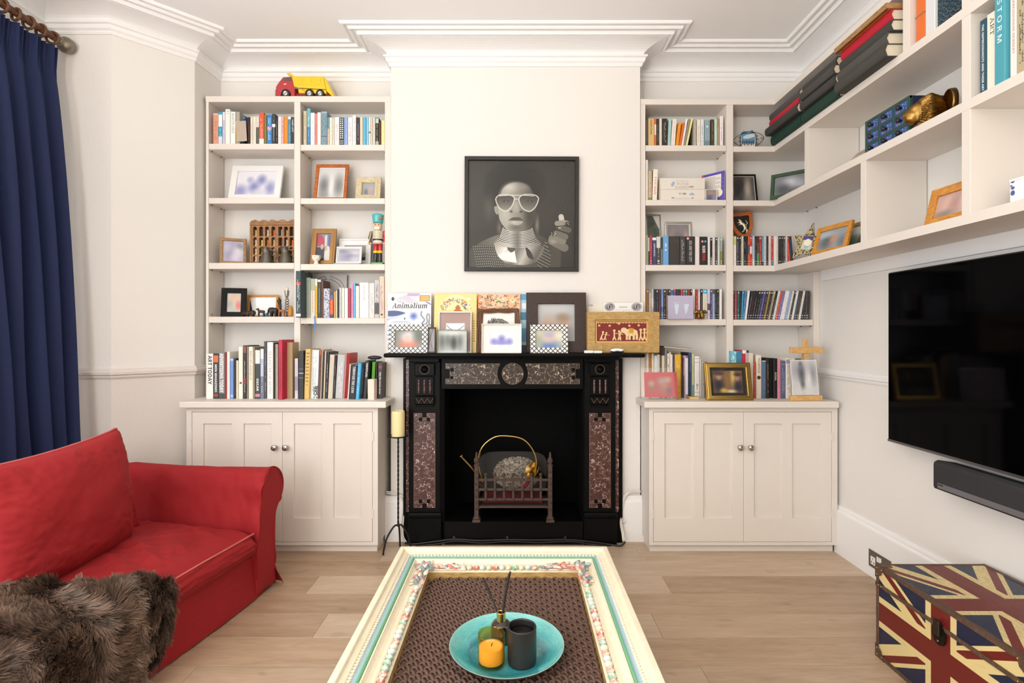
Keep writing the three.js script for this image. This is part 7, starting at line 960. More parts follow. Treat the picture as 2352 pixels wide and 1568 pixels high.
// carved animals on the lower shelf
const animal = (name, label, list, mat, x, D, base, L, res = 34) => { const g = bones(list, res, .05); g.computeBoundingBox(); const b = g.boundingBox, s = L / (b.max.x - b.min.x); g.translate(-(b.min.x + b.max.x) / 2, -b.min.y, -(b.min.z + b.max.z) / 2); g.scale(s, s, s); return single(name, g, mat, label, 'figurine', [PX(x, D), base, -D]); };
const legs = (x, z, top, r, h = 0) => [-1, 1].map((s) => [x, top, s * z, r * 1.25, x + h, r * .8, s * z, r * .85]);
animal('carved_hippo', 'dark wooden hippo carving in front of the gold frame', [[-.2, .42, 0, .25, .45, .45, 0, .3], [-.2, .45, 0, .22, -.55, .4, 0, .17], [-.55, .4, 0, .17, -.78, .3, 0, .13], [-.48, .6, .1, .05, -.46, .68, .12, .03], [-.48, .6, -.1, .05, -.46, .68, -.12, .03], ...legs(-.15, .16, .3, .1), ...legs(.45, .17, .3, .11)], darkWood, 570.5, 3.61, S4, .1);
animal('carved_calf', 'dark wooden calf carving, head raised, beside the hippo carving', [[-.25, .75, 0, .19, .35, .72, 0, .2], [-.25, .8, 0, .16, -.45, 1.08, 0, .12], [-.45, 1.1, 0, .12, -.66, 1.04, 0, .08], [-.4, 1.2, .08, .04, -.36, 1.27, .12, .02], [-.4, 1.2, -.08, .04, -.36, 1.27, -.12, .02], ...legs(-.3, .1, .6, .07, -.03), ...legs(.38, .1, .6, .08, .05)], M('#3c2a22', .5), 598, 3.605, S4, .062);
animal('carved_elephant', 'dark wooden elephant carving beside the fawn carving', [[-.05, .85, 0, .36, .4, .8, 0, .34], [-.3, .95, 0, .24, -.42, .85, 0, .2], [-.5, .8, 0, .13, -.6, .3, 0, .08], [-.6, .3, 0, .08, -.56, .1, 0, .06], [-.25, 1.0, .28, .13, -.2, .7, .3, .08], [-.25, 1.0, -.28, .13, -.2, .7, -.3, .08], [-.42, .68, .12, .035, -.62, .6, .16, .02], [-.42, .68, -.12, .035, -.62, .6, -.16, .02], ...legs(-.12, .2, .6, .15), ...legs(.45, .2, .6, .15)], M('#241c19', .45), 626.5, 3.6, S4, .076, 38);
animal('carved_fawn', 'light brown wooden fawn carving beside the candlestick', [[-.2, .8, 0, .17, .35, .78, 0, .17], [-.25, .85, 0, .14, -.38, 1.15, 0, .11], [-.38, 1.17, 0, .12, -.5, 1.0, .0, .08], [-.34, 1.28, .07, .04, -.3, 1.5, .12, .03], [-.34, 1.28, -.07, .04, -.3, 1.5, -.12, .03], ...legs(-.25, .1, .65, .065, -.06), ...legs(.36, .1, .65, .075, .08)], midWood, 645.5, 3.605, S4, .055);
animal('figure_sculpture', 'slender black abstract figure sculpture behind the fawn carving', [[0, 0, 0, .06, -.1, .8, 0, .1], [.12, 0, 0, .06, .06, .8, 0, .1], [0, .8, 0, .12, 0, 1.3, 0, .1], [0, 1.3, 0, .1, .05, 1.6, 0, .12], [-.1, 1.3, 0, .05, -.25, 1.5, .02, .04], [-.25, 1.5, .02, .04, -.02, 1.82, 0, .04], [.1, 1.3, 0, .05, .18, .9, .03, .04]], M('#1d1a19', .4), 641.5, 3.68, S4, .036, 44);
{
  const D = 3.64, c = thing('candlestick', 'twisted silver candlestick with a short cream candle, beside the divider', 'candlestick', [PX(659, D), S4, -D]); mesh('foot', lathe([[0, 0], [.017, 0], [.017, .003], [.006, .008], [.004, .03]], 18), pewter, c); for (let i = 0; i < 2; i++) mesh('twist', tube([...Array(22)].map((_, k) => { const a = k * .85 + i * Math.PI; return [.012 * Math.cos(a), .028 + k * .0048, .012 * Math.sin(a)]; }), .0024, 90, 6), pewter, c);
  mesh('cup', lathe([[0, .13], [.005, .13], [.013, .145], [.016, .175], [.018, .178], [.0165, .18], [.013, .176], [0, .15]], 18), M('#b8b4a6', .3, { metalness: .9 }), c); mesh('candle', lathe([[0, .17], [.011, .17], [.0112, .2], [.009, .203], [0, .201]], 16), M('#ece4cc', .5), c);
  single('wooden_egg', lathe([[0, 0], [.012, .001], [.016, .02], [.0165, .04], [.014, .06], [.009, .073], [0, .077]], 20), wood.honey, 'amber wooden standing egg at the divider end of the lower shelf', 'ornament', [PX(667.5, 3.61), S4, -3.61]);
  single('blue_figurine', bones([[0, .2, 0, .2, .35, .25, 0, .2], [.35, .3, 0, .14, .4, .5, 0, .12]], 22, .1).scale(.05, .05, .05), M('#2f9cc8', .4), 'tiny bright blue animal figurine behind the calf carving', 'figurine', [PX(606, 3.66), S4, -3.66]);
  single('small_figurine', bones([[0, .1, 0, .12, 0, .45, 0, .14], [0, .5, 0, .14, -.15, .62, 0, .1], [.1, .5, .05, .08, .18, .7, .05, .06]], 22, .1).scale(.033, .033, .033), M('#8d7a66', .5), 'tiny pale brown figurine alone at the curtain end of the low shelf', 'figurine', [PX(486.5, 3.61), S4, -3.61]);
  // sketch board and small items on the chimney-bay shelf
  const sk = thing('sketch_board', 'pale grey board with curved pencil lines, standing behind the lower book row', 'picture', [PX(757, 3.735), S4 - .008, -3.735]); sk.rotation.x = -.03; const ww = 78 / F * 3.735, hh = PY(631, 3.735) - S4 + .008; mesh('board', bx(-ww / 2, ww / 2, 0, hh, -.012, -.001), M('#77726c', .6), sk); mesh('sheet', cellPlane(ww, hh, pic((c) => { c.fillStyle = '#c2c0be'; c.fillRect(0, 0, 1, 1); c.strokeStyle = '#4a4846'; c.lineWidth = .012; c.beginPath(); c.moveTo(.1, .14); c.quadraticCurveTo(.2, .06, .36, .04); c.lineTo(.4, .1); c.quadraticCurveTo(.2, .12, .14, .22); c.stroke(); c.beginPath(); c.moveTo(.5, .04); c.quadraticCurveTo(.85, .1, .92, .3); c.moveTo(.5, .1); c.quadraticCurveTo(.8, .18, .86, .36); c.stroke(); })), picMat, sk, [0, hh / 2, 0]);
  const bm = thing('bookmark_ribbon', 'blue ribbon bookmark hanging over the shelf edge', 'ribbon', [PX(723, 3.57), S4 - .008, -3.57]); mesh('ribbon', surf((u, v) => [(u - .5) * (.006 + .008 * v * v) + .003 * Math.sin(v * 3), -v * .095 + .012, .006 + .002 * Math.sin(v * 7)], 4, 20), M('#4a86c4', .6, { side: THREE.DoubleSide }), bm);
  const pk = thing('pink_box', 'small pale pink box standing before the dark books on the worktop', 'box', [PX(852, 3.4), WT, -3.4], -.12); mesh('box', rb(-.021, .021, 0, .13, -.05, 0, .001), M('#eed2c4', .6), pk); mesh('lid', rb(-.0215, .0215, .04, .131, -.0505, .0005, .001), M('#f0d6c8', .6), pk);
  single('spectacles_case', (() => { const g = sph(1, 0, 0, 0, 24); g.scale(.048, .014, .028); g.translate(0, .014, 0); return g; })(), M('#26262a', .3), 'black oval case lying on the dark books on the worktop', 'case', [PX(858, 3.52), PY(827, 3.47), -3.55]);
  const pm = thing('pamphlet', 'tan and yellow pamphlet leaning across the top shelf paperbacks', 'pamphlet', [PX(556, 3.58), S1(), -3.58]); pm.rotation.z = .06; mesh('cover', bx(-.032, .034, .018, .155, -.002, 0), M('#b9ab9a', .7), pm); mesh('spine', bx(-.036, -.032, .018, .155, -.012, 0), M('#e0b75c', .6), pm);
}
function S1() { return LS.s1; }

// ---------- frames and ornaments, corner bookcase ----------
const R1 = RS.s1, R2 = RS.s2, R3 = RS.s3, R4 = RS.s4, silver = M('#b8b5ac', .3, { metalness: .9 });
frame({ label: 'tall silver photo frame behind the disc cases, near the chimney', x0: 1485, x1: 1522, yt: 490, D: 3.735, base: R3 + .003, mw: 4, mat: silver, dep: .014, lean: 4, turn: 8, cell: soft('#6d7470', [[.5, .3, .5, .4, '#4a5a48'], [.4, .6, .3, .3, '#c2a890'], [.6, .75, .4, .3, '#5a6472']]) });
frame({ label: 'wide silver photo frame behind the disc cases, above the black box set', x0: 1529, x1: 1591, yt: 508, D: 3.735, base: R3 + .003, mw: 4.5, mat: silver, dep: .014, lean: 4, mount: ['#e6e3dc', 1.5], cell: soft('#8d8a90', [[.25, .3, .2, .2, '#b89a88'], [.7, .3, .25, .25, '#a8888c'], [.5, .5, .5, .3, '#5c5a68'], [.85, .4, .15, .25, '#d9bcb4']]) });
{
  const D = 3.6, base = R2 + .003, x0 = PX(1515, D), x1 = PX(1619, D), w = x1 - x0, h2 = (PY(408.5, D) - base) / 2 - .001;
  const bt = (n) => tex(512, 144, (c, W2, H2) => { c.fillStyle = '#e6dfd4'; c.fillRect(0, 0, W2, H2); c.fillStyle = '#d4cab9'; c.fillRect(0, 0, 14, H2); c.textAlign = 'center'; c.fillStyle = '#a49c94'; if (n) { c.font = '20px serif'; c.fillText('THE WORLD OF', 256, 44); c.font = '44px serif'; c.fillText('PETER', 262, 90); c.fillText('RABBIT', 254, 134); c.fillStyle = '#9fb6cc'; c.beginPath(); c.ellipse(150, 76, 18, 36, .4, 0, TAU); c.fill(); c.fillStyle = '#b4a9a2'; c.beginPath(); c.ellipse(360, 112, 30, 14, 0, 0, TAU); c.fill(); c.beginPath(); c.ellipse(70, 40, 5, 5, 0, 0, TAU); c.fill(); } else { c.font = '20px serif'; c.fillText('BEATRIX POTTER', 256, 122); c.fillStyle = '#a8a29c'; for (const [x, y, r] of [[230, 52, 16], [280, 54, 24], [150, 108, 18], [372, 110, 16]]) { c.beginPath(); c.ellipse(x, y, r, r * .6, 0, 0, TAU); c.fill(); } c.fillStyle = '#a2b4c2'; c.beginPath(); c.arc(366, 72, 30, Math.PI, 0); c.fill(); } });
  for (const n of [0, 1]) { const b = thing('book_box', n ? 'upper cream storybook box lying on an identical lower box' : 'lower cream storybook box of two, on the second shelf', 'box', [(x0 + x1) / 2, base + n * (h2 + .001), -D]), cm = M('#e3dbcf', .6); mesh('box', bx(-w / 2, w / 2, 0, h2, -.13, 0), cm, b); mesh('label', bx(-w / 2 + .001, w / 2 - .001, .0005, h2 - .0005, 0, .0008), [cm, cm, cm, cm, new THREE.MeshStandardMaterial({ map: bt(n), roughness: .6 }), cm], b); }
  frame({ label: 'tiny square photo standing in front of the purple activity book', x0: 1621, x1: 1648, yt: 434.5, D: 3.59, base, mw: 1.6, mat: M('#dcd8d0', .5), dep: .01, lean: 4, cell: soft('#8d8a98', [[.5, .3, .6, .3, '#b8957c'], [.4, .8, .4, .4, '#5a5c80'], [.8, .7, .3, .3, '#8c96ac']]) });
  const pu = tex(256, 360, (c) => { c.fillStyle = '#5a49b0'; c.fillRect(0, 0, 256, 360); c.fillStyle = '#e8e4da'; c.fillRect(22, 30, 200, 250); c.fillStyle = '#8d8a88'; for (let k = 0; k < 12; k++) c.fillRect(36, 50 + k * 17, 120 + 50 * ((k * 7) % 3), 5); c.fillStyle = '#f0ead0'; c.beginPath(); c.arc(190, 260, 50, 0, TAU); c.fill(); c.fillStyle = '#d9603c'; c.beginPath(); c.arc(16, 20, 14, 0, TAU); c.fill(); });
  const b = cover('activity_book', 'purple children\'s activity book turned sideways at the divider', .165, PY(393, 3.6) - base, .02, [PX(1659, 3.62) - .06, base, -3.64], 0, 2, pu, '#5442a8'); b.rotation.y = -.85; b.rotation.order = 'YXZ';
}
// footprint keepsake and brass elephant on the disc shelf
{
  const D = 3.55, w = 58 / F * D, h = PY(678.5, D) - R4 - .003, g = thing('keepsake_book', 'lavender keepsake book with two pale baby footprints on its cover', 'book', [PX(1563.6, D), R4 + .003, -D]), lv = M('#b9b2cc', .6); g.rotation.x = -.02;
  mesh('cover', bx(-w / 2, w / 2, 0, h, -.014, 0), [lv, lv, lv, lv, new THREE.MeshStandardMaterial({ map: tex(256, 240, (c) => { c.fillStyle = '#bab4cd'; c.fillRect(0, 0, 256, 240); c.fillStyle = '#a9a4c4'; c.fillRect(18, 0, 3, 240); c.fillStyle = '#cfdbe6'; for (const [x, f] of [[88, 1], [186, -1]]) { c.beginPath(); c.moveTo(x - 24, 100); c.quadraticCurveTo(x - 10, 78, x + 22, 88); c.quadraticCurveTo(x + 20, 150, x + 6 * f, 190); c.quadraticCurveTo(x - 8, 200, x - 12, 180); c.closePath(); c.fill(); for (let k = 0; k < 5; k++) { c.beginPath(); c.arc(x + f * (-24 + k * 12), 76 - (f > 0 ? k * 2 : (4 - k) * -3 - 10), 6 - k * .6, 0, TAU); c.fill(); } } }), roughness: .6 }), lv], g);
  single('brass_elephant', bones([[-.05, .5, 0, .3, .05, .5, 0, .3], [0, .55, .25, .24, 0, .42, .34, .2], [0, .4, .48, .1, -.02, .12, .52, .07], [-.36, .62, .1, .17, -.55, .55, .08, .1], [.36, .62, .1, .17, .55, .55, .08, .1], [-.2, .1, .2, .13, -.16, .4, .1, .15], [.2, .1, .2, .13, .16, .4, .1, .15], [-.2, .1, -.2, .13, -.16, .4, -.1, .15], [.2, .1, -.2, .13, .16, .4, -.1, .15], [-.3, .03, 0, .07, .3, .03, 0, .07]], 40, .08).scale(.072, .072, .072), bronze, 'small brass elephant ornament beside the lavender keepsake book', 'ornament', [PX(1608.5, 3.55), R4 + .003 + .0035, -3.55]);
}
// worktop: acrylic stand, gold frame, easel
{
  const clear = M('#ffffff', .02, { transmission: 1, thickness: 0, ior: 1.45 });
  const D = 3.375, a = thing('acrylic_stand', 'clear acrylic photo stand with a rose-pink blurred photograph', 'photo stand', [PX(1521.5, D), WT, -D]); a.rotation.order = 'YXZ'; a.rotation.set(-.12, .06, 0); const w = 97 / F * D, h = .206;
  mesh('front_sheet', bx(-w / 2, w / 2, 0, h, 0, .003), clear, a); mesh('back_sheet', bx(-w / 2, w / 2, 0, h, -.006, -.003), clear, a); mesh('foot', bx(-w / 2, w / 2, 0, .003, -.07, -.006), clear, a);
  const pw = 77 / F * D, ph = .158; mesh('photograph', cellPlane(pw, ph, soft('#c7565c', [[.22, .6, .14, .3, '#9a7a6c'], [.22, .45, .13, .16, '#b8a294'], [.6, .6, .28, .35, '#a5847c'], [.55, .35, .2, .2, '#b0a09a'], [.72, .3, .14, .15, '#c0a890'], [.62, .55, .1, .14, '#c08a68'], [.75, .75, .14, .2, '#8d6870']]), .0006), picMat, a, [-.006, .02 + ph / 2, -.0015]);
  const g = M('#a8823c', .3, { metalness: .85 });
  const f = frame({ label: 'wide gold photo frame with dark brown mount on the worktop', x0: 1624, x1: 1731, yt: 833, D: 3.36, base: WT, mw: 12, mat: g, dep: .026, lean: 12, step: .3, stepMat: M('#d8b468', .22, { metalness: .9 }), mount: ['#2c2620', 7, .9], cell: soft('#7a5a3c', [[.2, .65, .22, .4, '#1c2038'], [.22, .3, .12, .16, '#c49a7c'], [.2, .12, .2, .12, '#2a2430'], [.5, .4, .14, .6, '#8a6a44'], [.68, .3, .1, .6, '#d9c06a'], [.85, .7, .22, .35, '#20243c'], [.82, .35, .1, .14, '#b88a74'], [.85, .18, .16, .1, '#33282c'], [.35, .88, .14, .14, '#d9b84c'], [.6, .92, .2, .1, '#e0d6c4']]) });
  const De = 3.37, e = thing('table_easel', 'small pine easel holding a black and white wedding photograph under glass', 'easel', [PX(1850, De), WT, -De], .1), X = (x) => (x - 1850) / F * De, Y = (y) => PY(y, De) - WT, pine = wood.pale;
  mesh('foot_bar', tri(cb(X(1811), X(1887), 0, .032, -.012, .022, .003)), pine, e); const up = cb(X(1857), X(1869), 0, .373, -.007, .005, .002); up.rotateX(-.12); mesh('upright', tri(up), pine, e, [0, .02, -.012]); const cbx = cb(X(1822), X(1900), Y(811), Y(797), -.012, .012, .002); mesh('cross_bar', tri(cbx), pine, e, [0, 0, -.04]); const leg = cb(X(1859), X(1867), 0, .36, -.004, .004, .002); leg.rotateX(.16); mesh('rear_leg', tri(leg), pine, e, [0, .0, -.12]);
  const gl = bx(-.1, .1, 0, .3, -.002, .002); gl.rotateX(-.13); mesh('glass', gl, clear, e, [X(1854), .022, .004]); const gl2 = bx(-.1, .1, 0, .3, -.001, .001); gl2.rotateX(-.13); mesh('glass', gl2, clear, e, [X(1854), .022, -.008]);
  const ph2 = thing('photograph', 'white-bordered black and white wedding photograph on the easel', 'photograph', [PX(1850, De), WT, -De], .1); const pp = cellPlane(.178, .222, pic((c) => { c.fillStyle = '#f6f6f6'; c.fillRect(0, 0, 1, 1); c.save(); c.beginPath(); c.rect(.03, .025, .94, .95); c.clip(); const b = (x, y, rx, ry, k) => { c.save(); c.translate(x, y); c.scale(rx, ry); const q = c.createRadialGradient(0, 0, 0, 0, 0, 1); q.addColorStop(0, k); q.addColorStop(1, k + '00'); c.fillStyle = q; c.fillRect(-1, -1, 2, 2); c.restore(); }; c.fillStyle = '#d2d3d4'; c.fillRect(0, 0, 1, 1); b(.3, .3, .4, .4, '#9a9ca4'); b(.8, .4, .3, .4, '#8d8f96'); b(.4, .4, .17, .4, '#4a4c58'); b(.42, .75, .12, .3, '#55575f'); b(.66, .55, .16, .45, '#eeeeec'); b(.5, .9, .6, .2, '#dededc'); b(.38, .12, .1, .1, '#6a6a70'); c.restore(); }), .0006); pp.translate(0, .111, 0); pp.rotateX(-.13); mesh('print', pp, picMat, ph2, [X(1851), .035, .0005]);
}
// corner bay: wire eye frame, two frames, shield, star
{
  const D = 3.6, wr2 = M('#2a2622', .5, { metalness: .6 }), e = thing('wire_frame', 'black wire photo frame shaped like an eye with curls', 'picture frame', [PX(1719, D), R1, -D]), k = D / F / 4.9, q = (x, y) => [(x - 1366) * k, (572 - y) * k, 0]; e.rotation.x = -.08;
  mesh('print', cellPlane(.088, .1, pic((c) => { c.fillStyle = '#5d8fb0'; c.fillRect(0, 0, 1, 1); c.fillStyle = '#c8d2d4'; c.beginPath(); c.ellipse(.6, .3, .5, .14, -.2, 0, TAU); c.fill(); c.fillStyle = '#dcd6cf'; c.fillRect(0, .8, 1, .2); c.fillStyle = '#23242c'; for (let i = 0; i < 7; i++) c.fillRect(.06 + i * .13, .58 + .05 * (i % 2), .07, .3); })), picMat, e, [0, .058, 0]);
  const fr = [[1296, 412], [1440, 400], [1442, 560], [1294, 562]]; mesh('wire', tube(fr.map((p) => q(...p)), .0022, 40, 5, true), wr2, e);
  mesh('wire', tube([[1195, 487], [1245, 445], [1300, 415], [1440, 398], [1500, 412], [1545, 452], [1520, 500], [1470, 545], [1430, 566], [1280, 564], [1240, 535], [1195, 505]].map((p) => q(...p)), .0018, 70, 5, true), wr2, e);
  for (const [x, y, r] of [[1270, 455, 14], [1272, 500, 13], [1275, 545, 12], [1465, 432, 14], [1468, 472, 13], [1465, 525, 13], [1522, 460, 15], [1325, 392, 18], [1415, 380, 18]]) mesh('curl', tube([...Array(14)].map((_, i) => { const a = i * .55, rr2 = r * (1 - i / 18); return q(x + rr2 * Math.cos(a), y + rr2 * Math.sin(a)); }), .0015, 30, 5), wr2, e);
  frame({ label: 'black photo frame with two standing figures beside the divider', x0: 1683, x1: 1742, yt: 397.5, D: 3.63, base: R2, mw: 4, mat: M('#0f0e0d', .5, { specularIntensity: .4, ior: 1.45 }), dep: .014, lean: 11, mount: ['#d9d6d0', 1], cell: soft('#5a5654', [[.35, .3, .3, .4, '#3a2c2a'], [.25, .6, .25, .5, '#26262e'], [.68, .55, .2, .6, '#b5ab9c'], [.7, .95, .3, .2, '#8d8580']]) });
  frame({ label: 'dark green photo frame angled in the corner of the second shelf', x0: 1781, x1: 1842, yt: 393, D: 3.47, base: R2, mw: 7.5, mat: M('#2c4a2a', .45), dep: .02, lean: 11, turn: -42, cell: soft('#7a7c84', [[.5, .4, .3, .35, '#d6d8dc'], [.3, .7, .3, .4, '#3a3c44'], [.8, .6, .25, .4, '#b0b4bc'], [.7, .9, .4, .3, '#4a4c54']]) });
  const Ds = 3.67, sh = thing('shield_plaque', 'wooden heraldic shield plaque with a silver rampant lion', 'plaque', [PX(1709, Ds), R3 + .185, -Ds]); sh.rotation.order = 'YXZ'; sh.rotation.set(-.14, 0, .12); sh.scale.setScalar(1.12);
  const so = (s) => { const p = []; for (let i = 0; i <= 10; i++) { const t = i / 10; p.push([-.074 * s * (1 - .05 * Math.sin(t * 3)) * Math.cos(t * t * 1.45), .085 * s - t * .175 * s]); } const l = p.map(([x, y]) => [x, y]); return [...l, [0, -.092 * s], ...l.slice().reverse().map(([x, y]) => [-x, y]), [.04 * s, .089 * s], [0, .084 * s], [-.04 * s, .089 * s]]; };
  mesh('board', tri(ext(so(1).reverse(), .016, .003)), wood.orange, sh, [0, .09, 0]); mesh('field', ext(so(.66).reverse(), .004, .001), M('#1b1a18', .4), sh, [0, .094, .0155]);
  const lm = M('#c9c3a8', .35, { metalness: .7 }); mesh('lion', bones([[-.01, .11, .022, .008, .006, .09, .022, .009], [.006, .09, .022, .009, .01, .07, .022, .009], [-.012, .118, .022, .009, -.018, .126, .022, .006], [-.006, .106, .022, .005, -.03, .11, .022, .003], [-.002, .098, .022, .005, -.026, .094, .022, .003], [.01, .07, .022, .006, -.004, .052, .022, .004], [-.004, .052, .022, .004, -.012, .048, .022, .003], [.012, .072, .022, .006, .02, .052, .022, .004], [.02, .052, .022, .004, .01, .04, .022, .003], [.014, .08, .022, .003, .03, .1, .022, .0025], [.03, .1, .022, .0025, .022, .118, .022, .003]], 46, .006), lm, sh);
  const st = thing('star_frame', 'star-shaped leopard-spotted metal photo frame on the corner shelf', 'picture frame', [1.775, R3, -3.29]); st.rotation.order = 'YXZ'; st.rotation.set(-.2, -.95, -.22); st.scale.setScalar(1.2);
  const sp = []; for (let i = 0; i < 10; i++) { const a = Math.PI / 2 + i * Math.PI / 5, r = i % 2 ? .052 : .11; sp.push([r * Math.cos(a) * .85, r * Math.sin(a) + .085]); }
  const spt = tex(256, 256, (c) => { c.fillStyle = '#b3a67c'; c.fillRect(0, 0, 256, 256); for (let k = 0; k < 260; k++) { c.fillStyle = '#2a241a'; c.beginPath(); c.ellipse(256 * rnd(), 256 * rnd(), 3 + 5 * rnd(), 3 + 4 * rnd(), rnd() * 3, 0, TAU); c.fill(); } }); spt.repeat.set(7, 7);
  mesh('star', tri(ext(sp, .006, .001, [rect(-.026, .026, .052, .122)])), new THREE.MeshStandardMaterial({ map: spt, roughness: .4, metalness: .3 }), st); mesh('picture', cellPlane(.056, .074, pic((c) => { c.fillStyle = '#cfc9b4'; c.fillRect(0, 0, 1, 1); c.fillStyle = '#4a3f80'; c.fillRect(0, 0, 1, .3); c.fillStyle = '#ece6cc'; c.beginPath(); c.ellipse(.5, .45, .3, .24, 0, 0, TAU); c.fill(); c.fillStyle = '#8cc0c4'; c.fillRect(.3, .7, .4, .2); }), .001), picMat, st, [0, .087, .001]); const sl = bx(-.006, .006, -.15, 0, -.002, .002); sl.rotateX(.6); mesh('stand', sl, blackIron, st, [0, .14, -.002]);
}
// ---------- wall shelving: things face the room (-x) ----------
function sideFrame(label, X, D0, D1, h, base, mw, mat, cell, lean = .2, turn = 0, mount) {
  const L = Math.abs(D0 - D1), g = thing('photo_frame', label, 'picture frame', [X, base, -(D0 + D1) / 2]); g.rotation.order = 'YXZ'; g.rotation.set(-lean, -Math.PI / 2 + turn, 0);
  const mo = ext(rect(-L / 2, L / 2, 0, h), .016, .002, [rect(-L / 2 + mw, L / 2 - mw, mw, h - mw)], 2); mo.translate(0, 0, -.016); mesh('moulding', tri(mo, rnd(), rnd()), mat, g); mesh('backing', bx(-L / 2 + .004, L / 2 - .004, .004, h - .004, -.018, -.013), velvetBack, g); mesh('picture', cellPlane(L - 2 * mw + .001, h - 2 * mw + .001, cell), picMat, g, [0, h / 2, -.011]); mesh('glass', new THREE.PlaneGeometry(L - 2 * mw, h - 2 * mw), glassMat, g, [0, h / 2, -.006]);
  const sl = Math.min(.14, h * .7), s = bx(-.014, .014, -sl, 0, -.002, .002); s.rotateX(lean + .35); mesh('stand', s, velvetBack, g, [0, sl * .95, -.019]); return g;
}
sideFrame('orange pine photo frame with two faces, between the star frame and dark frames', 1.775, 3.155, 2.895, .172, R3, .028, wood.honey, soft('#8fa0aa', [[.3, .6, .3, .4, '#4a4f58'], [.55, .5, .22, .35, '#c08a6c'], [.85, .7, .2, .4, '#5c6c7c'], [.2, .2, .4, .2, '#b5c4cc']]), .28, .18);
sideFrame('brown photo frame with a green landscape behind the orange pine frame', 1.9, 3.06, 2.86, .17, R3, .02, wood.tan, soft('#a9b8a0', [[.5, .7, .6, .3, '#7d9470'], [.5, .2, .6, .3, '#d2d8cc']]), .18, .1);
sideFrame('slim black frame with white mount against the right-hand wall shelf divider', 1.87, 2.86, 2.69, .25, R3, .012, M('#1b1b1d', .35), soft('#ecebea', [[.5, .5, .3, .3, '#d0d0d0']]), .1, 0);
sideFrame('dark grey photo frame leaning back in front of the slim black frame', 1.8, 2.82, 2.69, .2, R3, .014, M('#333236', .35), soft('#c9c8ca', [[.5, .5, .4, .4, '#a5a5aa']]), .42, 0);
sideFrame('bright orange wooden photo frame in the third bay above the television', 1.795, 2.335, 2.1, .172, R3, .036, wood.honey, soft('#c9a8a0', [[.3, .4, .25, .4, '#d8b4a4'], [.6, .5, .25, .4, '#b88c84'], [.85, .5, .2, .4, '#e0c4b8'], [.3, .85, .4, .2, '#8d8070']]), .24, .04);
sideFrame('grey photo frame partly hidden behind the bright orange wooden frame', 1.93, 2.3, 2.085, .24, R3, .01, M('#6a6562', .4), soft('#a8a7a6', [[.5, .5, .5, .5, '#b9b8b7']]), .1, 0);
sideFrame('narrow white photo frame tucked at the far side of the bright orange frame', 1.83, 2.37, 2.335, .15, R3, .006, M('#f0eeea', .4), soft('#7a6a5c', [[.5, .5, .5, .5, '#9a8a7c']]), .15, 0);
sideFrame('low beige photo frame lying against the green drawer chest', 1.77, 2.86, 2.735, .1, R2, .01, M('#b5aa98', .5), soft('#a99a90', [[.3, .5, .2, .4, '#d0b4a8'], [.7, .5, .2, .4, '#6a7a64'], [.5, .8, .3, .2, '#c49c94']]), .75, 0);
// little chest of painted drawers
{
  const D0 = 2.728, D1 = 2.42, L = D0 - D1, h = .187, t = thing('drawer_chest', 'small green chest with blue flower-painted drawers and black knobs', 'chest of drawers', [1.795, R2, -(D0 + D1) / 2]), gr = M('#234a3c', .5), nv = M('#16213f', .5);
  mesh('carcass', tri(join([cb(.012, .2, 0, h, -L / 2, L / 2, .002)])), nv, t); mesh('front_frame', tri(join([0, 1, 2, 3].flatMap((i) => [cb(0, .013, 0, h, -L / 2 + i * (L - .012) / 3, -L / 2 + i * (L - .012) / 3 + .012, .001), cb(.0006, .0128, i * (h - .012) / 3, i * (h - .012) / 3 + .012, -L / 2, L / 2, .001)]))), gr, t);
  const ft = tex(256, 160, (c) => { c.fillStyle = '#34559a'; c.fillRect(0, 0, 256, 160); c.strokeStyle = '#22386a'; c.lineWidth = 8; c.strokeRect(6, 6, 244, 148); for (const s of [0, 1]) for (let k = 0; k < 12; k++) { const x = s ? 150 + 80 * rnd() : 26 + 80 * rnd(), y = 26 + 105 * rnd(); c.fillStyle = ['#d85a3c', '#e8d48a', '#5c9a5a', '#8fb0d8'][k % 4]; c.beginPath(); c.arc(x, y, 6 + 4 * rnd(), 0, TAU); c.fill(); } });
  const fm = new THREE.MeshStandardMaterial({ map: ft, roughness: .5 }), w = (L - .012) / 3 - .012, hh = (h - .012) / 3 - .012, kb = (() => { const g = lathe([[0, 0], [.006, 0], [.005, .005], [.011, .012], [.012, .018], [.007, .024], [0, .025]], 16); g.rotateZ(Math.PI / 2); return g; })();
  for (let i = 0; i < 3; i++) for (let j = 0; j < 3; j++) { const d = mesh('drawer', bx(.002, .012, 0, hh, -w / 2, w / 2), [gr, fm, gr, gr, gr, gr].map((m, q) => q === 1 ? fm : q === 0 ? gr : gr), t, [0, .012 + j * (h - .012) / 3, -L / 2 + .012 + i * (L - .012) / 3 + w / 2]); mesh('knob', kb, M('#1d1c1c', .3), d, [.002, hh / 2, 0]); }
}
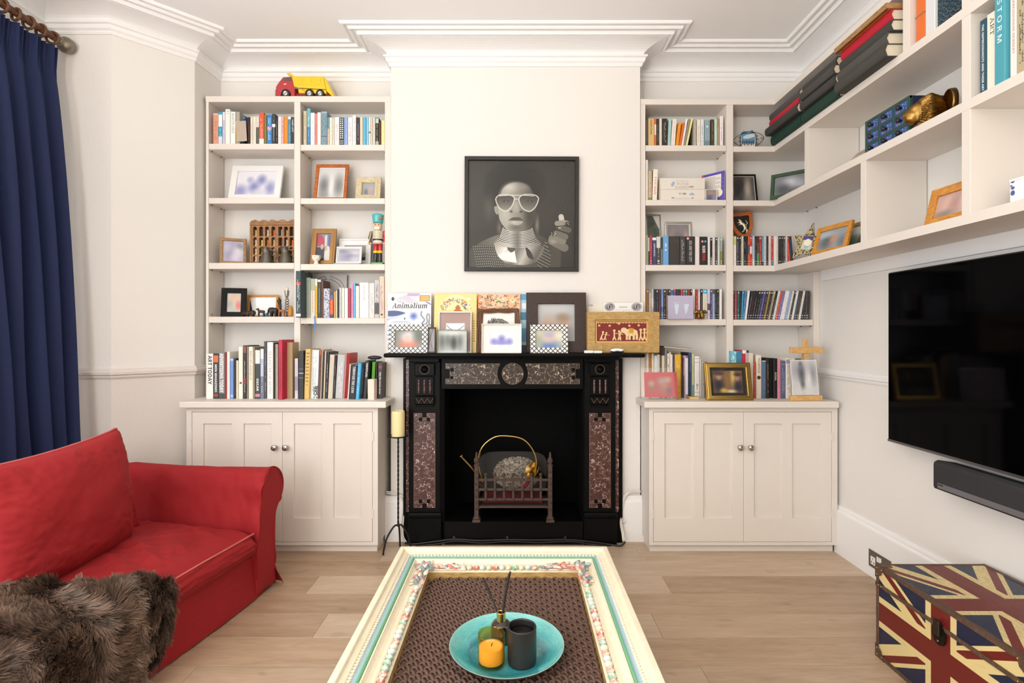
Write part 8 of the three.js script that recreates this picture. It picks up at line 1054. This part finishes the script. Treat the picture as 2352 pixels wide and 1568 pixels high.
{
  // bronze lion bookend
  const l = thing('lion_bookend', 'bronze lion head bookend with round medallion, beside the drawer chest', 'ornament', [1.8, R2, -2.32], -.35);
  mesh('base', cb(-.05, .07, 0, .012, -.05, .05, .004), bronze, l);
  mesh('lion_head', bones([[0, .075, 0, .05, .0, .05, 0, .05], [-.03, .075, 0, .04, -.055, .06, 0, .026], [-.055, .056, 0, .024, -.06, .046, 0, .02], [.01, .1, 0, .04, .03, .06, 0, .045], [0, .11, .03, .014, 0, .122, .036, .008], [0, .11, -.03, .014, 0, .122, -.036, .008], [.0, .04, .03, .03, .02, .03, -.02, .035], [-.058, .082, 0, .012, -.08, .062, 0, .011], [-.05, .09, .018, .009, -.056, .088, .02, .007], [-.05, .09, -.018, .009, -.056, .088, -.02, .007], [-.068, .042, 0, .012, -.05, .036, 0, .014]], 60, .02, (x, y, z) => x > -.035 ? .0035 * Math.sin(34 * Math.atan2(z, y - .07) + 160 * Math.hypot(x, y - .07, z)) : 0), bronze, l);
  const md = lathe([[0, 0], [.05, 0], [.052, .004], [.056, .008], [.06, .008], [.062, .002], [.062, -.012], [0, -.012]], 36); md.rotateZ(Math.PI / 2); mesh('medallion', md, bronze, l, [.06, .075, .05]);
  // piles of large bound volumes lying flat, spines to the room
  const flat = (label, X0, D0, D1, y, t, col, dep = .3) => { const L = D0 - D1, g = thing('bound_volume', label, 'book', [X0, y, -(D0 + D1) / 2]), cm = M(col, .75, { bumpMap: napT, bumpScale: .0006 }); const sp = []; for (let i = 0; i <= 8; i++) { const a = Math.PI * (.5 + i / 8); sp.push([.012 + .012 * Math.cos(a), t / 2 + t / 2 * Math.sin(a) * -1]); } const sg = ext([...sp, [dep, t], [dep, t - .003], [.016, t - .003], [.006, t / 2], [.016, .003], [dep, .003], [dep, 0]], L, 0); sg.translate(0, 0, -L / 2); mesh('cover', tri(sg), cm, g); mesh('pages', bx(.009, dep - .006, .0032, t - .0032, -L / 2 + .004, L / 2 - .004), pageMat, g); return g; };
  const G = '#3b3a37', GR = '#12382c', RD = '#b8142c', b = R1;
  flat('dark green bound volume at the bottom of the pile, nearest the bookcase corner', 1.712, 3.565, 3.195, b, .062, GR); flat('charcoal bound volume on the green one, nearest the bookcase corner', 1.675, 3.57, 3.17, b + .0625, .052, G); flat('red bound volume in the pile nearest the bookcase corner', 1.7, 3.56, 3.19, b + .115, .05, RD); flat('charcoal bound volume topping the pile nearest the bookcase corner', 1.705, 3.57, 3.2, b + .1655, .046, '#4a4848');
  flat('dark green bound volume at the bottom of the middle pile', 1.712, 3.185, 2.825, b, .062, GR); flat('charcoal bound volume on the green one in the middle pile', 1.69, 3.16, 2.815, b + .0625, .052, G); flat('charcoal bound volume third up in the middle pile', 1.68, 3.15, 2.812, b + .115, .048, '#44423f'); flat('charcoal bound volume topping the middle pile', 1.7, 3.15, 2.82, b + .1635, .046, '#3a3936');
  flat('thick charcoal bound volume at the bottom of the pile beside the orange notebook', 1.68, 2.8, 2.42, b, .058, '#403e3a'); flat('charcoal bound volume second up beside the orange notebook', 1.69, 2.79, 2.425, b + .0585, .054, '#4a4844'); flat('charcoal bound volume third up beside the orange notebook', 1.7, 2.79, 2.41, b + .113, .05, G); flat('red bound volume on top of three charcoal ones', 1.705, 2.785, 2.415, b + .1635, .05, RD);
  const tr = thing('wooden_tray', 'shallow orange-brown wooden tray lying on the red bound volume', 'tray', [1.69, b + .214, -2.605]); mesh('board', tri(cb(0, .3, 0, .012, -.2, .19, .003)), wood.orange, tr); mesh('rim', tri(join([cb(-.006, .004, 0, .026, -.205, .195, .002), cb(0, .3, 0, .026, -.205, -.195, .002), cb(0, .3, 0, .026, .185, .195, .002)])), wood.tan, tr);
  // upright volumes
  const up = (label, X0, D0, D1, base, h, dep, col, txt, tcol, o = {}) => { const w = D0 - D1, cell = spine(w, h, { col, text: txt, tcol, ...o }), [g, pg] = bookGeo(w, h, dep, true), t = thing('book', label, 'book', [X0, base, -(D0 + D1) / 2], -Math.PI / 2); mesh('cover', mapSpine(g, cell, w, h), bookMat, t); mesh('pages', pg, pageWhite, t); return t; };
  const on = up('orange notebook tied with cord, beside the marbled volume', 1.76, 2.335, 2.285, R1, .232, .16, '#e0702c', '', '#b04a18'); mesh('cord', rb(-.027, .027, .12, .125, -.14, .002, .001), M('#8d7a5c', .8), on);
  const mt = tex(512, 512, (c) => { c.fillStyle = '#2c4052'; c.fillRect(0, 0, 512, 512); for (let j = 0; j < 14; j++) for (let i = 0; i < 10; i++) { const x = i * 56 + (j % 2) * 28, y = j * 40; for (let r = 30; r > 4; r -= 5) { c.strokeStyle = ['#4a6a80', '#a5a693', '#24343f', '#6f8794', '#33495a'][(r / 5 + i + j) % 5 | 0]; c.lineWidth = 4.5; c.beginPath(); c.ellipse(x + rr(-2, 2), y - (30 - r) * .5, r, r * .8, rr(-.15, .15), -.2, Math.PI + .2); c.stroke(); } } });
  const mb = thing('book', 'large blue marbled-paper volume with white spine, beside the orange notebook', 'book', [1.76, R1, -2.255], -Math.PI / 2), mm = new THREE.MeshStandardMaterial({ map: mt, roughness: .5 }), ms = M('#dcdfe0', .5); mesh('spine', cb(-.026, .026, 0, .27, -.012, 0, .002), ms, mb); mesh('boards', bx(-.026, .026, 0, .27, -.24, -.012), [mm, mm, ms, ms, ms, ms], mb);
  up('dark teal art book with white title, first on the shelf above the television', 1.765, 2.02, 1.992, R2, .285, .22, '#1d4a5c', 'THE IMPRESSIONISTS AND THEIR ART', '#e9eef0', { span: [.06, .94], size: .45 }); up('cream art book with large capitals, second on the shelf above the television', 1.765, 1.99, 1.945, R2, .29, .2, '#efe8d8', 'ART', '#3a3630', { span: [.06, .3], size: .5, font: 'serif' }); up('turquoise art book with wide white letters, third on the shelf above the television', 1.75, 1.942, 1.9, R2, .33, .22, '#4aa0b0', 'S T O R M', '#f3f6f6', { span: [.06, .9], size: .6, font: 'sans-serif' }); up('white art book with grey title, fourth on the shelf above the television', 1.765, 1.897, 1.87, R2, .32, .22, '#ece9e4', 'IMPRESSIONISM HERBERT', '#b0624a', { span: [.06, .9], size: .4, font: 'serif' }); up('tan art book, fifth on the shelf above the television', 1.76, 1.867, 1.83, R2, .31, .22, '#b8a988', '~', '#3a3424');
  const bxs = thing('gift_box', 'white floral gift box with lid on the shelf above the television', 'box', [1.83, R3, -1.9], 0), wf = tex(128, 128, (c) => { c.fillStyle = '#f1f0f2'; c.fillRect(0, 0, 128, 128); for (let k = 0; k < 26; k++) { const e = k % 4; c.fillStyle = ['#6a6ab0', '#d89a94', '#4a5a9a', '#c9b4c4'][k % 4]; c.beginPath(); c.arc(e < 2 ? 128 * rnd() : (e === 2 ? 10 : 118), e < 2 ? (e ? 112 : 14) + 10 * rnd() : 128 * rnd(), 4 + 5 * rnd(), 0, TAU); c.fill(); } }); const wm = new THREE.MeshStandardMaterial({ map: wf, roughness: .5 }), ww = M('#efeeec', .5); mesh('box', bx(0, .14, 0, .1, -.065, .065), [ww, wm, ww, ww, ww, ww].map((m, i) => i === 1 ? wm : m), bxs); mesh('lid', cb(-.002, .142, .098, .106, -.067, .067, .001), ww, bxs);
}
renderer.render(scene, camera);
